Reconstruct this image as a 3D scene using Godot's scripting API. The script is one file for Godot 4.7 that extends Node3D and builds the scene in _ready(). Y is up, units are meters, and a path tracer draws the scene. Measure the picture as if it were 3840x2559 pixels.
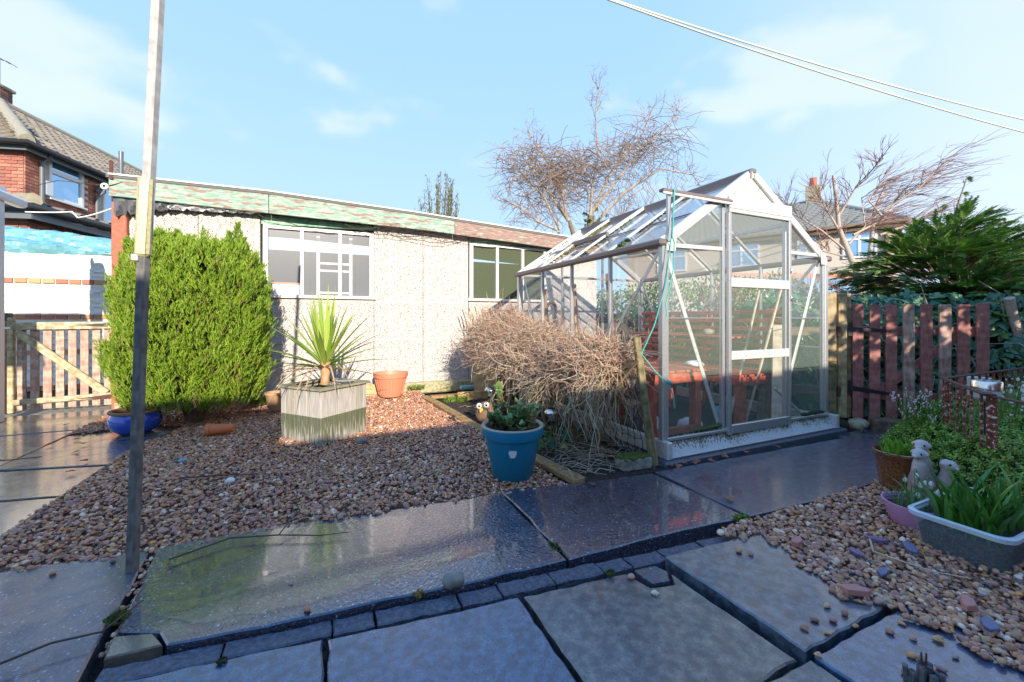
extends Node3D
# A winter back garden: gravel bed, concrete panel shed, aluminium greenhouse. World axes follow the garden:
# x runs along the shed, -z goes towards it, y is up, metres.

var R := RandomNumberGenerator.new()
var M := {}


class MB:
	# collects triangles for one mesh; faces are given counter-clockwise seen from outside
	var v := PackedVector3Array()
	var n := PackedVector3Array()
	var c := PackedColorArray()
	var uv := PackedVector2Array()
	var ix := PackedInt32Array()
	var col := Color(1, 1, 1)

	func vert(p: Vector3, q: Vector3) -> int:
		v.append(p)
		n.append(q)
		c.append(col)
		return v.size() - 1

	func face(a: int, b: int, d: int) -> void:
		ix.append(a)
		ix.append(d)
		ix.append(b)

	func tri(a: Vector3, b: Vector3, d: Vector3) -> void:
		var q := (b - a).cross(d - a).normalized()
		var k := vert(a, q)
		vert(b, q)
		vert(d, q)
		face(k, k + 1, k + 2)

	func quad(a: Vector3, b: Vector3, d: Vector3, e: Vector3) -> void:
		var q := (b - a).cross(d - a)
		if q.length_squared() < 1e-16:
			q = (d - a).cross(e - a)
		q = q.normalized()
		var k := vert(a, q)
		vert(b, q)
		vert(d, q)
		vert(e, q)
		face(k, k + 1, k + 2)
		face(k, k + 2, k + 3)

	func quad_o(a: Vector3, b: Vector3, d: Vector3, e: Vector3, out: Vector3) -> void:
		if (b - a).cross(d - a).dot(out) < 0.0:
			quad(a, e, d, b)
		else:
			quad(a, b, d, e)

	func tri_o(a: Vector3, b: Vector3, d: Vector3, out: Vector3) -> void:
		if (b - a).cross(d - a).dot(out) < 0.0:
			tri(a, d, b)
		else:
			tri(a, b, d)

	func box(at: Vector3, s: Vector3, bv := 0.003, turn := Basis()) -> void:
		var h := s * 0.5
		var b := minf(bv, minf(h.x, minf(h.y, h.z)) * 0.6)
		for ax in 3:
			var u := (ax + 1) % 3
			var w := (ax + 2) % 3
			for sg in [-1.0, 1.0]:
				var p := []
				for q in [[-1, -1], [1, -1], [1, 1], [-1, 1]]:
					var a := Vector3()
					a[ax] = sg * h[ax]
					a[u] = q[0] * (h[u] - b)
					a[w] = q[1] * (h[w] - b)
					p.append(at + turn * a)
				var o := Vector3()
				o[ax] = sg
				quad_o(p[0], p[1], p[2], p[3], turn * o)
				if b <= 0.0:
					continue
				for sw in [-1.0, 1.0]:   # the bevel between this face (axis ax) and the face of axis u
					var e := []
					for k in [-1, 1]:
						var a1 := Vector3()
						a1[ax] = sg * h[ax]
						a1[u] = sw * (h[u] - b)
						a1[w] = k * (h[w] - b)
						var a2 := a1
						a2[ax] = sg * (h[ax] - b)
						a2[u] = sw * h[u]
						e.append(at + turn * a1)
						e.append(at + turn * a2)
					var o2 := Vector3()
					o2[ax] = sg
					o2[u] = sw
					quad_o(e[0], e[2], e[3], e[1], turn * o2)
		if b > 0.0:
			for sx in [-1.0, 1.0]:
				for sy in [-1.0, 1.0]:
					for sz in [-1.0, 1.0]:
						var o3 := Vector3(sx, sy, sz)
						var i := h - Vector3(b, b, b)
						tri_o(at + turn * (o3 * Vector3(h.x, i.y, i.z)), at + turn * (o3 * Vector3(i.x, h.y, i.z)), at + turn * (o3 * Vector3(i.x, i.y, h.z)), turn * o3)

	func beam(a: Vector3, b: Vector3, w: float, d: float, bv := 0.003, side := Vector3.UP) -> void:
		# a bar from a to b, w wide across «side», d deep along it
		var t := (b - a).normalized()
		var x := t.cross(side)
		if x.length() < 0.02:
			x = t.cross(Vector3.RIGHT)
		x = x.normalized()
		var y := x.cross(t)
		box((a + b) * 0.5, Vector3(w, d, a.distance_to(b)), bv, Basis(x, y, -t))

	func tube(p: Array, r: Array, sides := 4, cap := false) -> void:
		var m := p.size()
		var k0 := v.size()
		for i in m:
			var t: Vector3 = p[mini(i + 1, m - 1)] - p[maxi(i - 1, 0)]
			t = t.normalized()
			var a := t.cross(Vector3(0.31, 0.9, 0.3))
			if a.length_squared() < 0.01:
				a = t.cross(Vector3.RIGHT)
			a = a.normalized()
			var b := t.cross(a)
			for s in sides:
				var g := TAU * s / sides
				var q := a * cos(g) + b * sin(g)
				vert(p[i] + q * r[i], q)
		for i in m - 1:
			for s in sides:
				var s2 := (s + 1) % sides
				var a1 := k0 + i * sides
				face(a1 + s, a1 + s2, a1 + sides + s2)
				face(a1 + s, a1 + sides + s2, a1 + sides + s)
		if cap:
			for e in [0, m - 1]:
				var t2: Vector3 = (p[0] - p[1]).normalized() if e == 0 else (p[m - 1] - p[m - 2]).normalized()
				var k := vert(p[e], t2)
				for s in sides:
					vert(v[k0 + e * sides + s], t2)
				for s in sides:
					if e == 0:
						face(k, k + 1 + (s + 1) % sides, k + 1 + s)
					else:
						face(k, k + 1 + s, k + 1 + (s + 1) % sides)

	func lathe(pr: Array, seg := 32, at := Vector3.ZERO, turn := Basis(), squash := 1.0) -> void:
		var sn := []
		for i in pr.size() - 1:
			var t: Vector2 = pr[i + 1] - pr[i]
			sn.append(Vector2(t.y, -t.x).normalized())
		for i in pr.size() - 1:
			var n0: Vector2 = sn[i]
			var n1: Vector2 = sn[i]
			if i > 0 and sn[i - 1].dot(sn[i]) > 0.75:
				n0 = (sn[i - 1] + sn[i]).normalized()
			if i < sn.size() - 1 and sn[i + 1].dot(sn[i]) > 0.75:
				n1 = (sn[i + 1] + sn[i]).normalized()
			var k := v.size()
			for s in seg + 1:
				var g := TAU * s / seg
				var cs := cos(g)
				var s1 := sin(g) * squash
				vert(at + turn * Vector3(pr[i].x * cs, pr[i].y, pr[i].x * s1), turn * Vector3(n0.x * cs, n0.y, n0.x * s1).normalized())
				vert(at + turn * Vector3(pr[i + 1].x * cs, pr[i + 1].y, pr[i + 1].x * s1), turn * Vector3(n1.x * cs, n1.y, n1.x * s1).normalized())
			for s in seg:
				var a := k + s * 2
				face(a, a + 1, a + 3)
				face(a, a + 3, a + 2)

	func ball(at: Vector3, r: Vector3, seg := 10, rings := 6, turn := Basis()) -> void:
		var k := v.size()
		for i in rings + 1:
			var f := PI * i / rings - PI / 2
			for s in seg + 1:
				var g := TAU * s / seg
				var q := Vector3(cos(f) * cos(g), sin(f), cos(f) * sin(g))
				vert(at + turn * (q * r), turn * (q / r).normalized())
		for i in rings:
			for s in seg:
				var a := k + i * (seg + 1) + s
				var b := a + seg + 1
				face(a, b, b + 1)
				face(a, b + 1, a + 1)

	func prism(poly: Array, y0: float, y1: float, bv := 0.0) -> void:
		# an outline in x, z, stood up from y0 to y1 with a worn upper edge
		var area := 0.0
		var m := poly.size()
		for i in m:
			var a: Vector2 = poly[i]
			var b: Vector2 = poly[(i + 1) % m]
			area += a.x * b.y - b.x * a.y
		var sg := 1.0 if area > 0 else -1.0
		var top := PackedVector2Array()
		for i in m:
			var e0: Vector2 = (poly[i] - poly[(i + m - 1) % m]).normalized()
			var e1: Vector2 = (poly[(i + 1) % m] - poly[i]).normalized()
			var inn := (Vector2(-e0.y, e0.x) + Vector2(-e1.y, e1.x)).normalized() * sg
			top.append(poly[i] + inn * bv)
		for i in m:
			var j := (i + 1) % m
			var e: Vector2 = poly[j] - poly[i]
			var o := Vector3(e.y, 0, -e.x) * sg
			var a0 := Vector3(poly[i].x, y0, poly[i].y)
			var b0 := Vector3(poly[j].x, y0, poly[j].y)
			var a1 := Vector3(poly[i].x, y1 - bv * 0.8, poly[i].y)
			var b1 := Vector3(poly[j].x, y1 - bv * 0.8, poly[j].y)
			quad_o(a0, b0, b1, a1, o)
			if bv > 0.0:
				quad_o(a1, b1, Vector3(top[j].x, y1, top[j].y), Vector3(top[i].x, y1, top[i].y), o + Vector3.UP * o.length())
		var ti := Geometry2D.triangulate_polygon(top)
		for i in range(0, ti.size(), 3):
			var p := []
			for k in 3:
				p.append(Vector3(top[ti[i + k]].x, y1, top[ti[i + k]].y))
			tri_o(p[0], p[1], p[2], Vector3.UP)

	func blade(p: Array, w: Array, side: Vector3, fold := 0.25) -> void:
		# a leaf: a strip along p, w wide, folded along its middle
		var m := p.size()
		var k0 := v.size()
		for i in m:
			var t: Vector3 = (p[mini(i + 1, m - 1)] - p[maxi(i - 1, 0)]).normalized()
			var s := (side - t * side.dot(t)).normalized()
			var up := s.cross(t)
			var e: Vector3 = s * w[i] * 0.5
			var lift: Vector3 = up * w[i] * fold
			vert(p[i] - e + lift, (up + s * fold).normalized())
			vert(p[i], up)
			vert(p[i] + e + lift, (up - s * fold).normalized())
		for i in m - 1:
			var a := k0 + i * 3
			for q in 2:
				face(a + q, a + q + 4, a + q + 3)
				face(a + q, a + q + 1, a + q + 4)

	func mesh() -> ArrayMesh:
		var am := ArrayMesh.new()
		if v.is_empty():
			return am
		var a := []
		a.resize(Mesh.ARRAY_MAX)
		a[Mesh.ARRAY_VERTEX] = v
		a[Mesh.ARRAY_NORMAL] = n
		a[Mesh.ARRAY_COLOR] = c
		a[Mesh.ARRAY_INDEX] = ix
		if uv.size() == v.size():
			a[Mesh.ARRAY_TEX_UV] = uv
		am.add_surface_from_arrays(Mesh.PRIMITIVE_TRIANGLES, a)
		return am


# ------------------------------------------------------------------ nodes
func tag(o: Node3D, label: String, category := "", group := "") -> Node3D:
	if label:
		o.set_meta("label", label)
	if category:
		o.set_meta("category", category)
	if group:
		o.set_meta("group", group)
	return o


func thing(called: String, label: String, category: String, at := Vector3.ZERO, group := "") -> Node3D:
	var o := Node3D.new()
	o.name = called
	add_child(o, true)
	o.position = at
	return tag(o, label, category, group)


func part(parent: Node3D, called: String, mb, mat: Material, at := Transform3D()) -> MeshInstance3D:
	var o := MeshInstance3D.new()
	o.name = called
	o.mesh = mb.mesh() if mb is MB else mb
	o.material_override = mat
	parent.add_child(o, true)
	o.transform = at
	return o


func solo(called: String, mb, mat: Material, label: String, category: String, at := Transform3D(), group := "") -> MeshInstance3D:
	var o := part(self, called, mb, mat, at)
	tag(o, label, category, group)
	return o


func ground_part(called: String, mb, mat: Material) -> MeshInstance3D:
	var o := part(self, called, mb, mat)
	o.set_meta("kind", "structure")
	return o


func scatter(parent: Node3D, called: String, mesh: Mesh, mat: Material, places: Array, colors: Array, stuff := true) -> MultiMeshInstance3D:
	var mm := MultiMesh.new()
	mm.transform_format = MultiMesh.TRANSFORM_3D
	mm.use_colors = colors.size() > 0
	mm.mesh = mesh
	mm.instance_count = places.size()
	for i in places.size():
		mm.set_instance_transform(i, places[i])
		if colors.size():
			mm.set_instance_color(i, colors[i])
	var o := MultiMeshInstance3D.new()
	o.name = called
	o.multimesh = mm
	o.material_override = mat
	if stuff:
		o.set_meta("kind", "stuff")
	parent.add_child(o, true)
	return o


# ------------------------------------------------------------------ looks
func lin(r: float, g: float, b: float) -> Color:
	return Color(r, g, b).linear_to_srgb()


func noise(kind: int, freq: float, sd: int, oct := 4) -> FastNoiseLite:
	var f := FastNoiseLite.new()
	f.noise_type = kind
	f.frequency = freq
	f.seed = sd
	f.fractal_octaves = oct
	if oct <= 1:
		f.fractal_type = FastNoiseLite.FRACTAL_NONE
	return f


func tex(f: FastNoiseLite, stops: Array, size := 512, hard := false) -> NoiseTexture2D:
	var t := NoiseTexture2D.new()
	t.width = size
	t.height = size
	t.seamless = true
	t.noise = f
	if stops.size():
		var g := Gradient.new()
		var of := PackedFloat32Array()
		var cs := PackedColorArray()
		for s in stops:
			of.append(s[0])
			cs.append(lin(s[1], s[2], s[3]))
		g.offsets = of
		g.colors = cs
		if hard:
			g.interpolation_mode = Gradient.GRADIENT_INTERPOLATE_CONSTANT
		t.color_ramp = g
	return t


func cells(freq: float, sd: int) -> FastNoiseLite:
	var f := noise(FastNoiseLite.TYPE_CELLULAR, freq, sd, 1)
	f.cellular_return_type = FastNoiseLite.RETURN_CELL_VALUE
	return f


func grain(dark: Color, light: Color, sd: int, along_y := true, fine := 1.0) -> ImageTexture:
	# wood grain, stretched along one side of the picture
	var f := noise(FastNoiseLite.TYPE_SIMPLEX_SMOOTH, 1.0, sd, 3)
	var g := noise(FastNoiseLite.TYPE_SIMPLEX_SMOOTH, 1.0, sd + 7, 2)
	var im := Image.create(256, 256, false, Image.FORMAT_RGB8)
	for y in 256:
		for x in 256:
			var ang := TAU * y / 256.0     # so that the ends meet
			var a := f.get_noise_3d(x * 0.07 * fine, cos(ang) * 0.9, sin(ang) * 0.9)
			var b := g.get_noise_3d(x * 0.012, cos(ang) * 1.6, sin(ang) * 1.6)
			var k := clampf(0.5 + a * 0.7 + b * 0.7, 0, 1)
			var q := dark.lerp(light, k).linear_to_srgb()
			if along_y:
				im.set_pixel(x, y, q)
			else:
				im.set_pixel(y, x, q)
	return ImageTexture.create_from_image(im)


func peeling(sd: int, bias: float) -> ImageTexture:
	# layers of green and brown paint flaking off along the board
	var f := noise(FastNoiseLite.TYPE_SIMPLEX_SMOOTH, 0.011, sd, 6)
	var g := noise(FastNoiseLite.TYPE_SIMPLEX_SMOOTH, 0.03, sd + 3, 5)
	var im := Image.create(512, 512, false, Image.FORMAT_RGB8)
	for y in 512:
		for x in 512:
			var a := f.get_noise_2d(minf(x, 511 - x) * 0.8, y * 3.4) + bias + 0.25 * g.get_noise_2d(x * 0.6 + 300.0, y * 4.0)
			var b := g.get_noise_2d(x * 0.7, y * 4.0)
			var q := Color(0.22, 0.14, 0.115).lerp(Color(0.33, 0.22, 0.18), clampf(0.5 + b, 0, 1))
			if a > 0.02:
				q = Color(0.19, 0.31, 0.24).lerp(Color(0.31, 0.42, 0.34), clampf(0.5 + b * 1.4, 0, 1))
			if a > 0.5 and b > 0.0:
				q = Color(0.5, 0.48, 0.4)
			elif absf(a - 0.02) < 0.012 and b > 0.1:
				q = Color(0.46, 0.38, 0.3)
			if b > 0.42:
				q = Color(0.42, 0.34, 0.22)
			im.set_pixel(x, y, q.linear_to_srgb())
	return ImageTexture.create_from_image(im)


func sill_stain(sd: int) -> ImageTexture:
	# white metal, algae and soot gathered under its upper edge
	var f := noise(FastNoiseLite.TYPE_SIMPLEX_SMOOTH, 0.035, sd, 5)
	var g := noise(FastNoiseLite.TYPE_SIMPLEX_SMOOTH, 0.006, sd + 1, 3)
	var im := Image.create(2048, 96, false, Image.FORMAT_RGB8)
	for y in 96:
		for x in 2048:
			var k := 0.62 - y / 96.0 + f.get_noise_2d(x * 1.4, y * 1.1) * 0.95 + g.get_noise_2d(x, 0) * 0.5
			var q := Color(0.55, 0.57, 0.58).lerp(Color(0.2, 0.21, 0.15), smoothstep(0.0, 0.35, k))
			q = q.lerp(Color(0.035, 0.045, 0.02), smoothstep(0.35, 0.75, k))
			im.set_pixel(x, y, q.linear_to_srgb())
	return ImageTexture.create_from_image(im)


func algae_plank(sd: int, pale: Color) -> ImageTexture:
	# plank face: silvery grain, green-black where the foot stays damp
	var f := noise(FastNoiseLite.TYPE_SIMPLEX_SMOOTH, 1.0, sd, 3)
	var g := noise(FastNoiseLite.TYPE_SIMPLEX_SMOOTH, 0.02, sd + 1, 4)
	var im := Image.create(512, 256, false, Image.FORMAT_RGB8)
	for y in 256:
		for x in 512:
			var a := f.get_noise_2d(x * 0.09, y * 0.008)
			var q := (pale * 0.62).lerp(pale, clampf(0.55 + a, 0, 1))
			var up := y / 255.0          # 0 at the foot
			var k := smoothstep(0.58, 0.16, up + g.get_noise_2d(x * 2.2, y * 0.5) * 0.42)
			q = q.lerp(Color(0.07, 0.085, 0.04), k * 0.92)
			var m := smoothstep(0.1, 0.4, g.get_noise_2d(x * 3.0 + 900, y * 0.12)) * 0.4
			q = q.lerp(Color(0.25, 0.23, 0.11), m * 0.7)
			im.set_pixel(x, y, Color(q.r, q.g, q.b).linear_to_srgb())
	return ImageTexture.create_from_image(im)


func mat(called: String, base: Color, rough: float, o := {}) -> StandardMaterial3D:
	# base is the linear colour; paving bases include painted sky blue
	var m := StandardMaterial3D.new()
	m.resource_name = called
	m.albedo_color = base.linear_to_srgb()
	m.roughness = rough
	m.metallic = o.get("metal", 0.0)
	m.metallic_specular = o.get("spec", 0.5)
	if o.has("tex"):
		m.albedo_texture = o.tex
	if o.has("bump"):
		m.heightmap_enabled = true
		m.heightmap_texture = o.bump
		m.heightmap_scale = o.get("bump_cm", 0.2)
	if o.has("rtex"):
		m.roughness_texture = o.rtex
		m.roughness_texture_channel = BaseMaterial3D.TEXTURE_CHANNEL_RED
	if o.has("tex") or o.has("bump") or o.has("rtex"):
		var s: float = o.get("scale", 1.0)
		if o.get("uv", false):
			m.uv1_scale = Vector3(s, s, s)
		else:
			m.uv1_triplanar = true
			m.uv1_world_triplanar = o.get("world", true)
			m.uv1_scale = Vector3(s, s, s)
	if o.has("speck"):
		m.detail_enabled = true
		m.detail_albedo = o.speck
		m.detail_blend_mode = BaseMaterial3D.BLEND_MODE_MUL
	if o.get("vc", false):
		m.vertex_color_use_as_albedo = true
	if o.has("back"):
		m.backlight_enabled = true
		m.backlight = o.back.linear_to_srgb()
	if o.has("alpha"):
		m.transparency = BaseMaterial3D.TRANSPARENCY_ALPHA
		m.albedo_color.a = o.alpha
	if o.has("coat"):
		m.clearcoat_enabled = true
		m.clearcoat = o.coat
		m.clearcoat_roughness = o.get("coat_r", 0.1)
	if o.has("sss"):
		m.subsurf_scatter_enabled = true
		m.subsurf_scatter_strength = o.sss
	M[called] = m
	return m


func looks() -> void:
	var SM := FastNoiseLite.TYPE_SIMPLEX_SMOOTH
	var n_fine := tex(noise(SM, 0.09, 3, 4), [])
	var n_mid := tex(noise(SM, 0.02, 4, 5), [])
	var n_grit := tex(noise(SM, 0.25, 5, 2), [])
	var n_wave := tex(noise(SM, 0.012, 15, 3), [])
	var pebbles := cells(0.085, 8)
	M["n_fine"] = n_fine
	mat("soil", Color(1, 1, 1), 0.85, {"tex": tex(noise(SM, 0.05, 11, 5), [[0.0, 0.018, 0.014, 0.012], [0.5, 0.05, 0.038, 0.03], [1.0, 0.1, 0.075, 0.055]]), "bump": n_fine, "bump_cm": 2.0, "scale": 1.6})
	mat("lawn", Color(1, 1, 1), 0.95, {"tex": tex(noise(SM, 0.08, 12, 4), [[0.0, 0.03, 0.045, 0.015], [1.0, 0.09, 0.12, 0.04]]), "scale": 0.6})
	mat("gravel_bed", Color(1.1, 1.0, 0.95), 0.7, {"tex": tex(cells(0.11, 21), [[0.0, 0.10, 0.06, 0.045], [0.4, 0.2, 0.12, 0.09], [0.7, 0.3, 0.2, 0.14], [1.0, 0.42, 0.33, 0.26]]), "bump": n_fine, "bump_cm": 1.0, "scale": 3.0})
	mat("pebble", Color(0.92, 0.88, 0.84), 0.26, {"vc": true, "spec": 0.5})
	# paving
	var speck := tex(cells(0.22, 39), [[0.0, 0.45, 0.45, 0.45], [0.3, 0.8, 0.8, 0.8], [0.7, 1.0, 1.0, 1.0], [0.95, 1.6, 1.55, 1.5]], 1024)
	var n_sand := tex(noise(SM, 0.4, 40, 2), [], 1024)
	var slab_r := tex(noise(SM, 0.012, 32, 4), [[0.0, 0.1, 0.1, 0.1], [0.4, 0.16, 0.16, 0.16], [0.6, 0.34, 0.34, 0.34], [1.0, 0.7, 0.7, 0.7]])
	var slab_c := tex(noise(SM, 0.018, 31, 6), [[0.0, 0.02, 0.024, 0.03], [0.35, 0.06, 0.065, 0.075], [0.5, 0.1, 0.105, 0.11], [0.7, 0.15, 0.148, 0.14], [1.0, 0.26, 0.24, 0.2]], 1024)
	mat("slab_smooth", Color(0.36, 0.78, 1.5), 0.5, {"tex": slab_c, "rtex": slab_r, "speck": speck, "bump": n_sand, "bump_cm": 0.13, "scale": 1.1, "spec": 1.0, "coat": 1.0, "coat_r": 0.1})  # blue of the mirrored sky is put into the base colour
	mat("slab_sky_blue", Color(0.66, 0.9, 1.25), 0.8, {"tex": slab_c, "rtex": slab_r, "speck": speck, "bump": n_sand, "bump_cm": 0.13, "scale": 0.9, "spec": 1.0, "coat": 1.0, "coat_r": 0.14})  # grey concrete, its blue stands for reflected sky
	mat("slab_smooth_b", Color(0.95, 0.96, 0.95), 0.8, {"tex": slab_c, "rtex": slab_r, "speck": speck, "bump": n_sand, "bump_cm": 0.13, "scale": 0.9, "spec": 1.0, "coat": 1.0, "coat_r": 0.14})
	var agg := tex(cells(0.16, 33), [[0.0, 0.035, 0.038, 0.048], [0.55, 0.06, 0.06, 0.07], [0.8, 0.1, 0.09, 0.09], [0.93, 0.17, 0.14, 0.12], [0.985, 0.5, 0.45, 0.4]], 1024, true)
	mat("slab_rough", Color(0.85, 0.95, 1.25), 0.5, {"tex": agg, "rtex": slab_r, "bump": n_fine, "bump_cm": 0.45, "scale": 1.0, "spec": 1.0, "coat": 1.0, "coat_r": 0.06})  # base tinted blue to strengthen the sky reflection
	mat("slab_grit", Color(0.85, 1.0, 1.4), 0.85, {"tex": agg, "rtex": slab_r, "bump": n_sand, "bump_cm": 0.3, "scale": 1.15, "spec": 0.9, "coat": 0.8, "coat_r": 0.16})  # blue sky reflection painted into the slab colour
	mat("slab_path", Color(1, 1, 1), 0.5, {"tex": tex(noise(SM, 0.02, 35, 6), [[0.0, 0.06, 0.055, 0.045], [0.5, 0.13, 0.115, 0.09], [1.0, 0.23, 0.2, 0.15]]), "rtex": slab_r, "bump": n_grit, "bump_cm": 0.08, "scale": 0.8, "spec": 0.9, "coat": 0.8, "coat_r": 0.12})
	mat("kerb", Color(1, 1, 1), 0.5, {"tex": tex(noise(SM, 0.05, 36, 5), [[0.0, 0.03, 0.04, 0.055], [0.6, 0.075, 0.09, 0.13], [1.0, 0.15, 0.16, 0.2]]), "bump": n_fine, "bump_cm": 0.5, "scale": 1.4, "spec": 0.6})
	mat("water", Color(0.03, 0.035, 0.04), 0.03, {"alpha": 0.06, "spec": 1.0})
	mat("wet_film", Color(0.03, 0.04, 0.06), 0.12, {"alpha": 0.05, "spec": 1.0, "bump": n_mid, "bump_cm": 0.05, "scale": 1.5})
	mat("concrete", Color(1, 1, 1), 0.8, {"tex": tex(noise(SM, 0.03, 37, 6), [[0.0, 0.12, 0.12, 0.1], [0.5, 0.24, 0.23, 0.19], [1.0, 0.38, 0.36, 0.3]]), "bump": n_fine, "bump_cm": 0.25, "scale": 1.0})
	mat("plinth", Color(1, 1, 1), 0.85, {"tex": tex(noise(SM, 0.03, 38, 5), [[0.0, 0.16, 0.16, 0.05], [0.4, 0.36, 0.33, 0.18], [1.0, 0.52, 0.46, 0.34]]), "bump": n_fine, "bump_cm": 0.3, "scale": 1.0})
	# shed
	var dash := tex(pebbles, [[0.0, 0.6, 0.555, 0.52], [0.25, 0.53, 0.47, 0.43], [0.42, 0.66, 0.62, 0.585], [0.76, 0.38, 0.29, 0.24], [0.88, 0.2, 0.15, 0.13], [0.95, 0.1, 0.09, 0.095]], 1024, true)
	mat("pebbledash", Color(1, 1, 1), 0.85, {"tex": dash, "bump": tex(pebbles, [], 1024), "bump_cm": 0.4, "scale": 1.9})
	mat("peeling", Color(1, 1, 1), 0.7, {"tex": peeling(41, 0.2), "bump": n_mid, "bump_cm": 0.1, "scale": 0.62})
	mat("peeling_brown", Color(1, 1, 1), 0.7, {"tex": peeling(47, -0.3), "bump": n_mid, "bump_cm": 0.1, "scale": 0.62})
	mat("green_board", Color(1, 1, 1), 0.7, {"tex": grain(Color(0.12, 0.34, 0.2), Color(0.4, 0.58, 0.44), 43, true)})
	mat("white_paint", Color(0.78, 0.77, 0.73), 0.5, {"bump": n_fine, "bump_cm": 0.05, "scale": 2.0})
	mat("old_white", Color(1, 1, 1), 0.6, {"tex": tex(noise(SM, 0.03, 44, 4), [[0.0, 0.5, 0.5, 0.42], [0.35, 0.72, 0.71, 0.66], [1.0, 0.82, 0.81, 0.78]]), "scale": 1.5})
	mat("red_column", Color(0.52, 0.17, 0.1), 0.8, {"tex": tex(noise(SM, 0.03, 45, 5), [[0.0, 0.6, 0.6, 0.6], [1.0, 1, 1, 1]]), "scale": 1.0})
	mat("polythene", Color(0.12, 0.12, 0.13), 0.3, {"spec": 0.7})
	mat("polythene_pale", Color(0.55, 0.56, 0.58), 0.3, {"spec": 0.7})
	mat("felt", Color(0.14, 0.14, 0.14), 0.9)
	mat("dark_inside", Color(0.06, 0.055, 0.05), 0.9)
	mat("glass", Color(0.9, 0.95, 0.95), 0.02, {"alpha": 0.06})
	mat("roof_glass", Color(0.36, 0.44, 0.48), 0.03, {"alpha": 0.3, "spec": 1.0})
	mat("roof_glass_algae", Color(0.3, 0.36, 0.26), 0.3, {"alpha": 0.5, "spec": 0.6})
	mat("window_glass", Color(0.42, 0.6, 0.78), 0.04, {"metal": 0.75})
	mat("dusty_glass", Color(0.6, 0.7, 0.68), 0.28, {"alpha": 0.15, "spec": 0.9})
	mat("algae_glass", Color(0.4, 0.52, 0.42), 0.28, {"alpha": 0.18, "spec": 0.9})
	mat("shed_glass", Color(0.8, 0.84, 0.9), 0.28, {"alpha": 0.19, "spec": 0.7})
	mat("shed_glass_green", Color(0.5, 0.6, 0.35), 0.3, {"alpha": 0.16, "spec": 0.7})
	mat("aluminium", Color(0.6, 0.61, 0.62), 0.4, {"metal": 0.75, "tex": tex(noise(SM, 0.05, 51, 4), [[0.0, 0.8, 0.8, 0.77], [0.5, 0.93, 0.93, 0.93], [1.0, 1, 1, 1]]), "scale": 1.5})
	mat("aluminium_white", Color(0.66, 0.66, 0.65), 0.42, {"metal": 0.3, "tex": tex(noise(SM, 0.04, 52, 5), [[0.0, 0.5, 0.5, 0.42], [0.3, 0.9, 0.9, 0.88], [1.0, 1, 1, 1]]), "scale": 1.3})
	mat("gutter_brown", Color(0.2, 0.16, 0.15), 0.45, {"metal": 0.3})
	mat("base_sill", Color(1, 1, 1), 0.6, {"tex": sill_stain(53), "uv": true})
	mat("moss", Color(1, 1, 1), 0.95, {"tex": tex(noise(SM, 0.06, 54, 4), [[0.0, 0.03, 0.05, 0.008], [0.5, 0.1, 0.15, 0.02], [1.0, 0.22, 0.27, 0.04]]), "bump": n_grit, "bump_cm": 0.8, "scale": 5.0})
	mat("moss_gold", Color(1, 1, 1), 0.95, {"tex": tex(noise(SM, 0.05, 55, 4), [[0.0, 0.08, 0.05, 0.01], [0.5, 0.26, 0.18, 0.03], [1.0, 0.4, 0.34, 0.06]]), "bump": n_grit, "bump_cm": 0.8, "scale": 5.0})
	mat("moss_red", Color(1, 1, 1), 0.95, {"tex": tex(noise(SM, 0.05, 56, 4), [[0.0, 0.1, 0.1, 0.02], [0.5, 0.36, 0.13, 0.03], [1.0, 0.5, 0.22, 0.06]]), "bump": n_grit, "bump_cm": 0.8, "scale": 5.0})
	mat("moss_dark", Color(1, 1, 1), 0.95, {"tex": tex(noise(SM, 0.05, 57, 4), [[0.0, 0.012, 0.016, 0.008], [1.0, 0.07, 0.09, 0.03]]), "bump": n_grit, "bump_cm": 0.8, "scale": 5.0})
	# woods
	mat("post_grey", Color(1, 1, 1), 0.75, {"tex": grain(Color(0.34, 0.335, 0.32), Color(0.48, 0.475, 0.45), 61, true), "world": false, "scale": 2.0})
	mat("planter_wood", Color(1, 1, 1), 0.8, {"tex": algae_plank(62, Color(0.5, 0.465, 0.42)), "world": false, "scale": 2.08, "bump": n_fine, "bump_cm": 0.05})
	mat("planter_wood_b", Color(1, 1, 1), 0.8, {"tex": algae_plank(66, Color(0.42, 0.39, 0.32)), "world": false, "scale": 2.08})
	mat("planter_cap", Color(1, 1, 1), 0.8, {"tex": grain(Color(0.14, 0.13, 0.07), Color(0.34, 0.31, 0.2), 64, false), "world": false, "scale": 1.5})
	mat("gate_slat", Color(1, 1, 1), 0.75, {"tex": grain(Color(0.34, 0.2, 0.15), Color(0.56, 0.38, 0.3), 65, true), "world": false, "scale": 1.4})
	mat("gate_slat_b", Color(1, 1, 1), 0.75, {"tex": grain(Color(0.28, 0.18, 0.13), Color(0.6, 0.44, 0.34), 66, true), "world": false, "scale": 1.7})
	mat("gate_rail", Color(1, 1, 1), 0.75, {"tex": grain(Color(0.3, 0.24, 0.13), Color(0.6, 0.52, 0.36), 67, false), "world": false, "scale": 1.5})
	mat("gate_brace", Color(1, 1, 1), 0.75, {"tex": grain(Color(0.3, 0.24, 0.12), Color(0.6, 0.52, 0.32), 68, true), "world": false, "scale": 1.5})
	mat("red_slat", Color(1, 1, 1), 0.7, {"tex": grain(Color(0.24, 0.085, 0.07), Color(0.4, 0.16, 0.13), 69, true), "world": false, "scale": 1.6, "bump": n_grit, "bump_cm": 0.08})
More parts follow.
